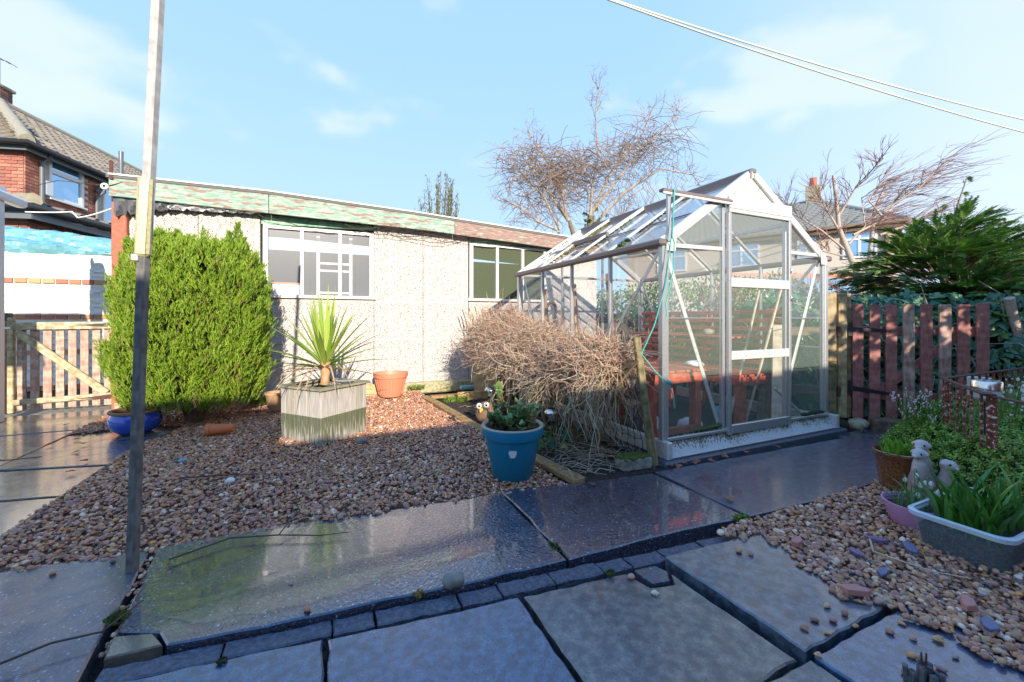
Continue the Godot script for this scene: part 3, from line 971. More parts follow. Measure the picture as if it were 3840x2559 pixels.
# a straight piece that carries its own axes, so that its grain runs along it
func plank(parent: Node3D, called: String, a: Vector3, b: Vector3, w: float, d: float, m: String, bv := 0.004, side := Vector3.UP) -> MeshInstance3D:
	var t := (b - a).normalized()
	var x := t.cross(side)
	if x.length() < 0.02:
		x = t.cross(Vector3.RIGHT)
	x = x.normalized()
	var z := x.cross(t)
	var off := Vector3(R.randf(), R.randf(), R.randf()) * 0.7
	var tb := Basis(x, t, z)
	return part(parent, called, boxm(off, Vector3(w, a.distance_to(b), d), bv), M[m], Transform3D(tb, (a + b) * 0.5 - tb * off))


# ------------------------------------------------------------------ shed
func fascia_y(x: float, top: bool) -> float:
	var t := [[-2.1, 2.585], [-0.62, 2.592], [1.18, 2.525], [3.6, 2.39], [5.0, 2.32]] if top else [[-2.1, 2.36], [-0.62, 2.325], [1.18, 2.295], [3.3, 2.185], [5.0, 2.1]]
	for i in t.size() - 1:
		if x <= t[i + 1][0]:
			return lerpf(t[i][1], t[i + 1][1], (x - t[i][0]) / (t[i + 1][0] - t[i][0]))
	return t[-1][1]


func shed() -> void:
	var s := thing("concrete_shed", "long low pebbledashed concrete shed with peeling green fascia at the back of the garden", "shed", Vector3(1.0, 0, -7.0))
	var o := Transform3D(Basis(), Vector3(-1.0, 0, 7.0))
	part(s, "plinth", boxm(Vector3(1.1, 0.06, -5.895), Vector3(6.4, 0.16, 0.13), 0.02), M.plinth, o)
	# wall panels between narrow open joints
	for p in [[-2.03, -1.362, 0.14, 2.36], [-1.358, -0.735, 0.14, 2.36], [-0.727, -0.057, 0.14, 1.31], [-0.053, 0.603, 0.14, 1.31], [0.607, 1.274, 0.14, 2.34], [1.278, 1.957, 0.14, 2.32], [1.965, 2.66, 0.14, 1.31], [2.67, 3.3, 0.14, 1.31], [3.31, 4.3, 0.14, 2.22]]:
		part(s, "wall_panel", upright([Vector2(p[0], p[2]), Vector2(p[1], p[2]), Vector2(p[1], p[3]), Vector2(p[0], p[3])], -5.97, -5.9, 0.006), M.pebbledash, o)
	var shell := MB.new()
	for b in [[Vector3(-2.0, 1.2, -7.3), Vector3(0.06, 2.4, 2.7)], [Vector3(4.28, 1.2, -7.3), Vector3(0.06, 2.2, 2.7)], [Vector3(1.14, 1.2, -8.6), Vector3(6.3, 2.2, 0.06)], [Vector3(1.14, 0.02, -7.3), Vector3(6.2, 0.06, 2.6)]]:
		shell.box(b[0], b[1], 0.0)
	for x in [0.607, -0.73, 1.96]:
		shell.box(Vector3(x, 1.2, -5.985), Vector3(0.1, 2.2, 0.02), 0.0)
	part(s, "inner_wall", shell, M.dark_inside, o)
	part(s, "corner_pillar", boxm(Vector3(-2.05, 1.16, -5.92), Vector3(0.13, 2.32, 0.16), 0.008), M.red_column, o)
	# roof and fascia
	var roof := MB.new()
	var rows := [[-2.12, -0.62], [-0.62, 1.18], [1.18, 3.6], [3.6, 4.5]]
	for r in rows:
		var a := fascia_y(r[0], true) - 0.005
		var b := fascia_y(r[1], true) - 0.005
		for f in [0, 1]:
			var dy = -0.03 * f
			roof.quad_o(Vector3(r[0], a + dy, -5.735), Vector3(r[1], b + dy, -5.735), Vector3(r[1], b + dy, -8.75), Vector3(r[0], a + dy, -8.75), Vector3.UP if f == 0 else Vector3.DOWN)
		roof.quad_o(Vector3(r[0], a, -5.735), Vector3(r[1], b, -5.735), Vector3(r[1], b - 0.03, -5.735), Vector3(r[0], a - 0.03, -5.735), Vector3.BACK)
	part(s, "roof", roof, M.felt, o)
	for r in [[-2.1, -0.63, "peeling"], [-0.625, 1.7, "peeling"], [1.705, 4.4, "peeling_brown"]]:
		var pl := []
		for k in 7:
			var x := lerpf(r[0], r[1], k / 6.0)
			pl.append(Vector2(x, fascia_y(x, false) + R.randf_range(-0.003, 0.003)))
		for k in 7:
			var x := lerpf(r[1], r[0], k / 6.0)
			pl.append(Vector2(x, fascia_y(x, true) - 0.012))
		part(s, "fascia_board", upright(pl, -5.775, -5.745, 0.004), M[r[2]], o)
	for r in [[-2.1, -0.62], [-0.62, 1.18], [1.18, 4.4]]:
		part(s, "drip_edge", bar(Vector3(r[0], fascia_y(r[0], true) + 0.002, -5.735), Vector3(r[1], fascia_y(r[1], true) + 0.002, -5.735), 0.02, 0.018, 0.002), M.old_white, o)
	part(s, "rusty_bracket", boxm(Vector3(-2.075, 2.63, -5.735), Vector3(0.03, 0.2, 0.012), 0.002), M.rust_dark, o)
	# torn plastic sheeting hanging below the fascia at the left end
	for q in [[-2.08, -1.5, 0.2, "polythene"], [-1.62, -0.75, 0.075, "polythene_pale"]]:
		var b := MB.new()
		var pr := []
		for i in 25:
			var f := i / 24.0
			var x := lerpf(q[0], q[1], f)
			var y0 := fascia_y(x, false) + 0.01
			var dep: float = q[2] * (1.0 - 0.75 * f) * (0.8 + 0.4 * absf(sin(i * 1.9)))
			var col := []
			for k in 5:
				var g := k / 4.0
				col.append(Vector3(x, y0 - dep * g, -5.78 - 0.03 * sin(i * 1.3 + k) * g - 0.03 * g))
			pr.append(col)
		for i in 24:
			for k in 4:
				b.quad(pr[i][k + 1], pr[i + 1][k + 1], pr[i + 1][k], pr[i][k])
		part(s, "torn_plastic_sheet", b, M[q[3]], o)
	# windows
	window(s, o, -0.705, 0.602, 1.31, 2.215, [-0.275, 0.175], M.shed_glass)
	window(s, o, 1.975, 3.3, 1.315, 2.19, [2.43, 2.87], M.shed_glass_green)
	part(s, "window_header", upright([Vector2(-0.725, 2.22), Vector2(0.6, 2.265), Vector2(0.6, 2.31), Vector2(-0.725, 2.345)], -5.96, -5.905, 0.003), M.green_board, o)
	part(s, "window_header", upright([Vector2(1.965, 2.2), Vector2(3.3, 2.2), Vector2(3.3, 2.24), Vector2(1.965, 2.27)], -5.96, -5.905, 0.003), M.green_board, o)
	# things kept inside, seen through the left window
	var sash := thing("stored_sash", "old white window sash with four bars stored inside behind the left shed window", "window sash", Vector3(0.12, 1.2, -6.15))
	for x in [-0.21, 0.2]:
		part(sash, "stile", boxm(Vector3(x, 0.5, 0), Vector3(0.04, 1.02, 0.03)), M.old_white)
	for y in [0.13, 0.2, 0.5, 0.6, 0.83, 1.0]:
		part(sash, "bar", boxm(Vector3(0, y, 0), Vector3(0.41, 0.026, 0.026)), M.old_white)
	var bx := thing("storage_box", "white storage box behind the left pane of the shed window", "box", Vector3(-0.46, 1.2, -6.2))
	part(bx, "body", boxm(Vector3(0, 0.16, 0), Vector3(0.34, 0.28, 0.2), 0.01), M.old_white)
	part(bx, "lid", boxm(Vector3(0, 0.31, 0), Vector3(0.36, 0.02, 0.22), 0.005), M.orange_plastic)
	var shelf := thing("shelf", "dark shelf board below the left window inside the shed", "shelf", Vector3(0, 1.19, -6.2))
	part(shelf, "board", boxm(Vector3(-0.05, 0, 0), Vector3(1.3, 0.02, 0.3)), M.brown_wood)
	# loose cable and dead stems along the fascia
	var cb := MB.new()
	for k in 4:
		var p := []
		var x0: float = [-0.75, 0.2, 0.75, 1.2][k]
		var x1: float = [0.65, 1.4, 1.9, 2.6][k]
		for i in 17:
			var f := i / 16.0
			var x := lerpf(x0, x1, f)
			p.append(Vector3(x, fascia_y(x, false) - 0.02 - [0.09, 0.1, 0.13, 0.05][k] * 4 * f * (1 - f) + R.randf_range(-0.012, 0.012), -5.8 - R.randf() * 0.02))
		cb.tube(p, range(17).map(func(_i): return 0.0045), 4)
	for k in 60:
		var x := R.randf_range(0.4, 2.2)
		var p0 := Vector3(x, fascia_y(x, false) - R.randf() * 0.05, -5.77)
		var p1 := p0 + Vector3(R.randf_range(-0.12, 0.12), R.randf_range(-0.08, 0.05), 0.03)
		cb.tube([p0, p0.lerp(p1, 0.5) + Vector3(0, 0.02, 0.01), p1], [0.004, 0.003, 0.002], 3)
	solo("dead_stems", cb, M.dark_wire, "thin dark cables and dead stems drooping along the bottom of the shed fascia", "stems")


func window(s: Node3D, o: Transform3D, x0: float, x1: float, y0: float, y1: float, mull: Array, glass: Material) -> void:
	var w := Node3D.new()
	w.name = "window"
	s.add_child(w, true)
	w.transform = o
	part(w, "sill", boxm(Vector3((x0 + x1) / 2, y0 + 0.018, -5.9), Vector3(x1 - x0 + 0.05, 0.04, 0.09), 0.004), M.old_white)
	part(w, "frame", boxm(Vector3((x0 + x1) / 2, y1 - 0.02, -5.915), Vector3(x1 - x0, 0.04, 0.05)), M.white_paint)
	for x in [x0 + 0.028, x1 - 0.028]:
		part(w, "frame", boxm(Vector3(x, (y0 + y1) / 2, -5.913), Vector3(0.055, y1 - y0 - 0.05, 0.06)), M.white_paint)
	var e := [x0 + 0.055]
	for x in mull:
		part(w, "mullion", boxm(Vector3(x, (y0 + y1) / 2, -5.917), Vector3(0.042, y1 - y0 - 0.05, 0.05)), M.white_paint)
		e.append(x - 0.021)
		e.append(x + 0.021)
	e.append(x1 - 0.055)
	for i in range(0, e.size(), 2):
		var b := MB.new()
		b.quad(Vector3(e[i], y0 + 0.035, -5.925), Vector3(e[i + 1], y0 + 0.035, -5.925), Vector3(e[i + 1], y1 - 0.035, -5.925), Vector3(e[i], y1 - 0.035, -5.925))
		part(w, "pane", b, glass)


# ------------------------------------------------------------------ brickwork helpers
func bricks(parent: Node3D, at: Vector3, along: Vector3, out: Vector3, t0: float, t1: float, y0: float, y1: float, holes: Array, budget: Array, kinds := "brick_") -> void:
	# stretcher courses set proud of the mortar; budget = [bricks left as separate parts, places of the rest]
	var L := 0.225
	var C := 0.075
	if not M.has("brick_full"):
		M["brick_full"] = boxm(Vector3.ZERO, Vector3(0.215, 0.065, 0.03), 0.004).mesh()
		M["brick_half"] = boxm(Vector3.ZERO, Vector3(0.1025, 0.065, 0.03), 0.004).mesh()
	var turn := Basis(along, Vector3.UP, along.cross(Vector3.UP))
	if turn.z.dot(out) < 0:
		turn = Basis(-along, Vector3.UP, (-along).cross(Vector3.UP))
	var row := 0
	var y := y0
	while y + 0.07 <= y1:
		var t := t0
		if row % 2 == 1:
			t = t0 - L * 0.5
		while t < t1 - 0.02:
			var a := maxf(t, t0)
			var b := minf(t + L - 0.01, t1)
			var half := b - a < 0.16
			var mid := (a + b) * 0.5
			var blocked := b - a < 0.06
			for h in holes:
				if mid > h[0] - 0.08 and mid < h[1] + 0.08 and y + 0.037 > h[2] and y + 0.037 < h[3]:
					blocked = true
			if not blocked:
				var pos := at + along * mid + Vector3.UP * (y + 0.0375) + out * (0.0 + R.randf_range(-0.001, 0.002))
				var k := R.randi() % 4
				var m: Mesh = M["brick_half"] if half else M["brick_full"]
				if budget[0] > 0:
					budget[0] -= 1
					part(parent, "brick", m, M[kinds + ["a", "b", "c", "d"][k]], Transform3D(turn, pos))
				else:
					budget[1].append(Transform3D(turn * Basis.from_scale(Vector3(0.48 if half else 1.0, 1, 1)), pos))
					budget[2].append([Color(0.4, 0.16, 0.11), Color(0.34, 0.125, 0.09), Color(0.45, 0.2, 0.14), Color(0.3, 0.12, 0.095)][k])
			t += L
		y += C
		row += 1


func rest_of_bricks(parent: Node3D, budget: Array) -> void:
	if budget[1].size():
		if not M.has("brick_vc"):
			mat("brick_vc", Color(1, 1, 1), 0.85, {"vc": true})
		scatter(parent, "brickwork", M["brick_full"], M["brick_vc"], budget[1], budget[2])


func tile_mesh(w: float, l: float) -> ArrayMesh:
	# one interlocking roof tile: a flat pan with a raised roll, lying in x (across) and z (down the slope)
	var b := MB.new()
	var prof := [[0.0, 0.0], [0.12, 0.0], [0.2, -0.012], [0.5, -0.014], [0.62, 0.0], [0.7, 0.03], [0.82, 0.04], [0.94, 0.03], [1.0, 0.004]]
	for i in prof.size() - 1:
		var a := Vector3((prof[i][0] - 0.5) * w, prof[i][1], 0)
		var c := Vector3((prof[i + 1][0] - 0.5) * w, prof[i + 1][1], 0)
		var f := Vector3(0, 0.022, l)
		var r := Vector3(0, 0, -0.04)
		b.quad_o(a + f, c + f, c + r, a + r, Vector3.UP)
		b.quad_o(a + f, c + f, c + f - Vector3(0, 0.02, 0), a + f - Vector3(0, 0.02, 0), Vector3.BACK)
	return b.mesh()


func house_left() -> void:
	var e2 := Vector3(0.243, 0, -0.97).normalized()
	var e1 := Vector3(-e2.z, 0, e2.x)          # to the right along the rear wall
	var c := Vector3(-6.02, 0, -12.62)
	var h := thing("brick_house", "red brick house with tiled hip roof and white windows beyond the left fence", "house", c)
	var o := Transform3D(Basis(), -c)
	var eave := 4.9
	var ridge := 7.25
	var dep := 3.5
	# walls: a mortar-coloured body, bricks set on the two faces that show
	var wall := part(h, "wall", MB.new(), M.mortar, o)
	var wm := MB.new()
	wm.box(c - e1 * 3.5 + e2 * 5.0 + Vector3.UP * 2.45, Vector3(7.0, 4.9, 10.0), 0.0, Basis(e1, Vector3.UP, -e2))
	wall.mesh = wm.mesh()
	var bud := [300, [], []]
	bricks(wall, c + e1 * 0.006, e2, e1, 0.0, 3.2, 3.3, 4.86, [[0.5, 1.53, 3.8, 4.9], [2.07, 3.0, 3.6, 4.9]], bud)
	bricks(wall, c - e2 * 0.006, -e1, -e2, 0.0, 1.6, 3.3, 4.86, [], bud)
	rest_of_bricks(wall, bud)
	# roof: right slope, front hip, left slope
	var rf := part(h, "roof", MB.new(), M.roof_tile_b, o)
	var rm := MB.new()
	var ov := 0.28
	var A := c + e1 * ov - e2 * ov + Vector3.UP * (eave - 0.06)
	var B := c + e1 * ov + e2 * 10.0 + Vector3.UP * (eave - 0.06)
	var Cc := c - e1 * dep + e2 * dep + Vector3.UP * ridge
	var D := c - e1 * dep + e2 * 10.0 + Vector3.UP * ridge
	var E := c - e1 * (7.0 + ov) - e2 * ov + Vector3.UP * (eave - 0.06)
	rm.quad_o(A, B, D, Cc, Vector3.UP)
	rm.tri_o(A, Cc, E, Vector3.UP)
	rm.quad_o(E, Cc, D, c - e1 * (7.0 + ov) + e2 * 10.0 + Vector3.UP * (eave - 0.06), Vector3.UP)
	rf.mesh = rm.mesh()
	var tm := tile_mesh(0.3, 0.34)
	var sl := (Cc - (c + e1 * ov + e2 * dep + Vector3.UP * (eave - 0.06)))
	var sl_n := sl.length()
	var up := sl.normalized()
	var nrm := e2.cross(up)
	if nrm.y < 0:
		nrm = -nrm
	var turn := Basis(-(up).cross(nrm), nrm, -up)
	if turn.determinant() < 0:
		turn.x = -turn.x
	var count := 0
	var rest := []
	var rest_c := []
	for row in int(sl_n / 0.33):
		var q := row * 0.33 / sl_n
		for k in 36:
			var t := k * 0.3
			if t < (dep + ov) * q - ov - 0.05:
				continue
			var p := c + e1 * ov + e2 * t + Vector3.UP * (eave - 0.06) + sl * q + up * 0.33 + nrm * 0.01
			if count < 260 and t < 8.5 and row < 13:
				count += 1
				part(rf, "roof_tile", tm, M["roof_tile_" + ["a", "b", "c"][R.randi() % 3]], Transform3D(turn, p))
			else:
				rest.append(Transform3D(turn, p))
				rest_c.append([Color(0.21, 0.18, 0.14), Color(0.17, 0.15, 0.125), Color(0.25, 0.22, 0.17)][R.randi() % 3])
	# front hip
	var up2 := (Cc - (c - e1 * dep - e2 * ov + Vector3.UP * (eave - 0.06)))
	var s2 := up2.length()
	up2 = up2.normalized()
	var n2 := e1.cross(up2)
	if n2.y < 0:
		n2 = -n2
	var turn2 := Basis(-(up2).cross(n2), n2, -up2)
	if turn2.determinant() < 0:
		turn2.x = -turn2.x
	for row in int(s2 / 0.33):
		var q := row * 0.33 / s2
		for k in 12:
			var t := k * 0.3 - ov
			if t < (dep + ov) * q - ov + 0.05:
				continue
			rest.append(Transform3D(turn2, c - e1 * t - e2 * ov + Vector3.UP * (eave - 0.06) + up2 * (row * 0.33 + 0.33) + n2 * 0.01))
			rest_c.append(Color(0.24, 0.21, 0.16))
	mat("tile_vc", Color(1, 1, 1), 0.85, {"vc": true})
	scatter(rf, "roof_tiles", tm, M.tile_vc, rest, rest_c)
	var hip := MB.new()
	var hp := []
	for i in 12:
		hp.append(A.lerp(Cc, i / 11.0) + Vector3.UP * (0.03 + 0.012 * (i % 2)))
	hip.tube(hp, range(12).map(func(i): return 0.13 + 0.012 * (i % 2)), 8, true)
	var rp := []
	for i in 20:
		rp.append(Cc.lerp(D, i / 19.0) + Vector3.UP * 0.02)
	hip.tube(rp, range(20).map(func(_i): return 0.12), 8, true)
	part(rf, "ridge_tiles", hip, M.cement)
	# gutter, fascia, pipes
	var G0 := A + e1 * 0.05 - e2 * 0.05 - Vector3.UP * 0.03
	part(h, "gutter", pipe([E - e2 * 0.05 - Vector3.UP * 0.03, G0, B + e1 * 0.05 - Vector3.UP * 0.03], 0.06, 8), M.black_plastic, o)
	part(h, "fascia", bar(c + e1 * 0.2 - e2 * 0.2 + Vector3.UP * 4.76, c + e1 * 0.2 + e2 * 9.0 + Vector3.UP * 4.76, 0.025, 0.17), M.grey_plastic, o)
	part(h, "fascia", bar(c + e1 * 0.21 - e2 * 0.2 + Vector3.UP * 4.76, c - e1 * 6.0 - e2 * 0.2 + Vector3.UP * 4.76, 0.025, 0.17), M.grey_plastic, o)
	var so := MB.new()
	so.box(c + e1 * 0.1 + e2 * 4.4 + Vector3.UP * 4.86, Vector3(0.2, 0.015, 9.2), 0.0, Basis(e1, Vector3.UP, -e2))
	part(h, "soffit", so, M.grey_plastic, o)
	for p in [[0.33, 4.72, 3.3], [1.87, 4.4, 3.3]]:
		var x = c + e1 * 0.07 + e2 * p[0]
		part(h, "drainpipe", pipe([x + e1 * 0.18 + Vector3.UP * (p[1] + 0.14), x + e1 * 0.16 + Vector3.UP * p[1], x + Vector3.UP * (p[1] - 0.14), x + Vector3.UP * 3.0], 0.045, 8), M.grey_plastic, o)
	var sv := c + e1 * 0.4 + e2 * 2.2
	part(h, "soil_vent_pipe", pipe([c + e1 * 0.07 + e2 * 1.87 + Vector3.UP * 4.4, c + e1 * 0.12 + e2 * 1.9 + Vector3.UP * 4.55, sv + Vector3.UP * 4.66, sv + Vector3.UP * 5.62], 0.055, 10), M.grey_plastic, o)
	# windows
	for w in [[0.54, 1.49, 3.86, 4.82, 4.5], [2.11, 2.95, 3.65, 4.8, 0.0]]:
		var wn := Node3D.new()
		wn.name = "window"
		h.add_child(wn, true)
		wn.transform = Transform3D(Basis(e2, Vector3.UP, e1), Vector3.ZERO)
		# window axes: x along the wall, y up, z outwards
		var cx: float = (w[0] + w[1]) / 2
		var wd: float = w[1] - w[0]
		part(wn, "pane", boxm(Vector3(cx, (w[2] + w[3]) / 2, 0.0), Vector3(wd - 0.06, w[3] - w[2] - 0.06, 0.02), 0.0), M.window_glass)
		for x in [w[0] + 0.035, w[1] - 0.035]:
			part(wn, "frame", boxm(Vector3(x, (w[2] + w[3]) / 2, 0.02), Vector3(0.07, w[3] - w[2], 0.06)), M.upvc)
		for y in [w[2] + 0.035, w[3] - 0.035]:
			part(wn, "frame", boxm(Vector3(cx, y, 0.018), Vector3(wd - 0.14, 0.07, 0.06)), M.upvc)
		if w[4] > 0:
			part(wn, "transom", boxm(Vector3(cx, w[4], 0.019), Vector3(wd - 0.14, 0.09, 0.06)), M.upvc)
		else:
			part(wn, "mullion", boxm(Vector3(cx, (w[2] + w[3]) / 2, 0.019), Vector3(0.07, w[3] - w[2] - 0.14, 0.06)), M.upvc)
		part(wn, "sill", boxm(Vector3(cx, w[2] - 0.02, 0.05), Vector3(wd + 0.08, 0.04, 0.12)), M.upvc)
	part(h, "alarm_box", boxm(c + e1 * 0.06 + e2 * 0.47 + Vector3.UP * 4.05, Vector3(0.1, 0.34, 0.2), 0.015, Basis(e1, Vector3.UP, -e2)), M.upvc, o)
	# chimney
	var cc := c - e1 * 3.95 + e2 * 3.6
	var ch := part(h, "chimney", boxm(cc + Vector3.UP * 7.2, Vector3(0.9, 1.1, 0.6), 0.01, Basis(e1, Vector3.UP, -e2)), M.brown_wood, o)
	var cbud := [170, [], []]
	bricks(ch, cc + e1 * 0.455, e2, e1, -0.3, 0.3, 6.7, 7.75, [], cbud, "old_brick_")
	bricks(ch, cc - e2 * 0.305, -e1, -e2, -0.45, 0.45, 6.7, 7.75, [], cbud, "old_brick_")
	part(h, "chimney_cap", boxm(cc + Vector3.UP * 7.78, Vector3(1.0, 0.09, 0.72), 0.02, Basis(e1, Vector3.UP, -e2)), M.cement, o)
	var pot := MB.new()
	pot.lathe([Vector2(0.14, 0), Vector2(0.12, 0.1), Vector2(0.11, 0.3), Vector2(0.14, 0.32), Vector2(0.14, 0.37), Vector2(0.09, 0.37), Vector2(0.09, 0.1)], 16, cc + e1 * 0.15 + Vector3.UP * 7.82)
	part(h, "chimney_pot", pot, M.chimney_pot, o)
	# aerial
	var ae := MB.new()
	var ap := c - e1 * 3.4 + e2 * 3.4
	ae.tube([ap + Vector3.UP * 7.0, ap + Vector3.UP * 8.5], [0.02, 0.02], 5)
	var d0 := ap + Vector3.UP * 8.45
	ae.tube([d0 - e1 * 0.75 + Vector3.UP * 0.4, d0 + e1 * 0.3 - Vector3.UP * 0.1], [0.012, 0.012], 4)
	for k in 7:
		var q := d0 + (-e1 * 0.75 + Vector3.UP * 0.4).lerp(e1 * 0.3 - Vector3.UP * 0.1, k / 6.0)
		ae.tube([q - e2 * 0.16, q + e2 * 0.16], [0.008, 0.008], 4)
	solo("tv_aerial", ae, M.grey_plastic, "thin television aerial on a mast beside the brick chimney", "aerial")

	# single-storey brick part nearer to the fence
	var k0 := Vector3(-4.09, 0, -8.67)
	var x := thing("brick_outbuilding", "single-storey brick outbuilding with tiled eaves just behind the blue tarpaulin", "outbuilding", k0)
	var ox := Transform3D(Basis(), -k0)
	var w2 := part(x, "wall", boxm(k0 - e1 * 1.5 + e2 * 1.4 + Vector3.UP * 1.3, Vector3(3.0, 2.6, 2.8), 0.0, Basis(e1, Vector3.UP, -e2)), M.mortar, ox)
	var b2 := [300, [], []]
	bricks(w2, k0 + e1 * 0.006, e2, e1, 0.0, 0.56, 1.9, 2.6, [], b2)
	bricks(w2, k0 - e2 * 0.006, -e1, -e2, 0.0, 1.0, 1.9, 2.6, [], b2)
	rest_of_bricks(w2, b2)
	for i in 20:   # a soldier course over the window behind the bush
		var p := k0 + e1 * 0.006 + e2 * (0.6 + i * 0.075) + Vector3.UP * 2.44
		part(w2, "brick", M["brick_full"], M["brick_" + ["a", "b", "d"][i % 3]], Transform3D(Basis(Vector3.UP, -e2, Vector3.UP.cross(-e2)), p))
	var r2 := MB.new()
	var P0 := k0 + e1 * 0.25 - e2 * 0.25 + Vector3.UP * 2.72
	var P1 := k0 + e1 * 0.25 + e2 * 3.2 + Vector3.UP * 2.72
	var P2 := k0 - e1 * 3.0 - e2 * 0.25 + Vector3.UP * 2.72
	var Q0 := k0 - e1 * 0.8 + e2 * 0.8 + Vector3.UP * 2.99
	var Q1 := k0 - e1 * 0.8 + e2 * 3.2 + Vector3.UP * 2.99
	var Q2 := k0 - e1 * 3.0 + e2 * 0.8 + Vector3.UP * 2.99
	r2.quad_o(P0, P1, Q1, Q0, Vector3.UP)
	r2.quad_o(P0, Q0, Q2, P2, Vector3.UP)
	r2.tri_o(Q0, Q1, Q2, Vector3.UP)
	var rf2 := part(x, "roof", r2, M.roof_tile_b, ox)
	var nn := (e1 + Vector3.UP * 1.8).normalized()
	for i in 11:
		for row in 3:
			var u3 := (Q0 - (k0 + e1 * 0.25 + e2 * 0.8 + Vector3.UP * 2.72)).normalized()
			var nrm3 := e2.cross(u3)
			if nrm3.y < 0:
				nrm3 = -nrm3
			var tb := Basis(u3.cross(nrm3), nrm3, -u3)
			var pp := k0 + e1 * 0.25 + e2 * (i * 0.3 - 0.1 + row * 0.3) + Vector3.UP * 2.72 + u3 * (row * 0.33 + 0.33) + nrm3 * 0.01
			part(rf2, "roof_tile", tm, M["roof_tile_" + ["a", "b", "c"][(i + row) % 3]], Transform3D(tb, pp))
			var u4 := (Q0 - (k0 - e1 * 0.8 - e2 * 0.25 + Vector3.UP * 2.72)).normalized()
			var nrm4 := e1.cross(u4)
			if nrm4.y < 0:
				nrm4 = -nrm4
			if i < 8:
				part(rf2, "roof_tile", tm, M["roof_tile_" + ["c", "a", "b"][(i + row) % 3]], Transform3D(Basis(u4.cross(nrm4), nrm4, -u4), k0 - e2 * 0.25 - e1 * (i * 0.3 + row * 0.3) + Vector3.UP * 2.72 + u4 * (row * 0.33 + 0.33) + nrm4 * 0.01))
	part(rf2, "hip_tiles", pipe([P0 + Vector3.UP * 0.06, P0.lerp(Q0, 0.5) + Vector3.UP * 0.05, Q0 + Vector3.UP * 0.04], 0.11, 8), M.cement)
	part(x, "gutter", pipe([P2 - e2 * 0.05 - Vector3.UP * 0.04, P0 + e1 * 0.05 - e2 * 0.05 - Vector3.UP * 0.04, P1 + e1 * 0.05 - Vector3.UP * 0.04], 0.055, 8), M.black_plastic, ox)
	part(x, "fascia", bar(k0 + e1 * 0.2 - e2 * 0.2 + Vector3.UP * 2.6, k0 + e1 * 0.2 + e2 * 3.0 + Vector3.UP * 2.6, 0.025, 0.17), M.grey_plastic, ox)
	part(x, "fascia", bar(k0 + e1 * 0.21 - e2 * 0.2 + Vector3.UP * 2.6, k0 - e1 * 3.0 - e2 * 0.2 + Vector3.UP * 2.6, 0.025, 0.17), M.grey_plastic, ox)


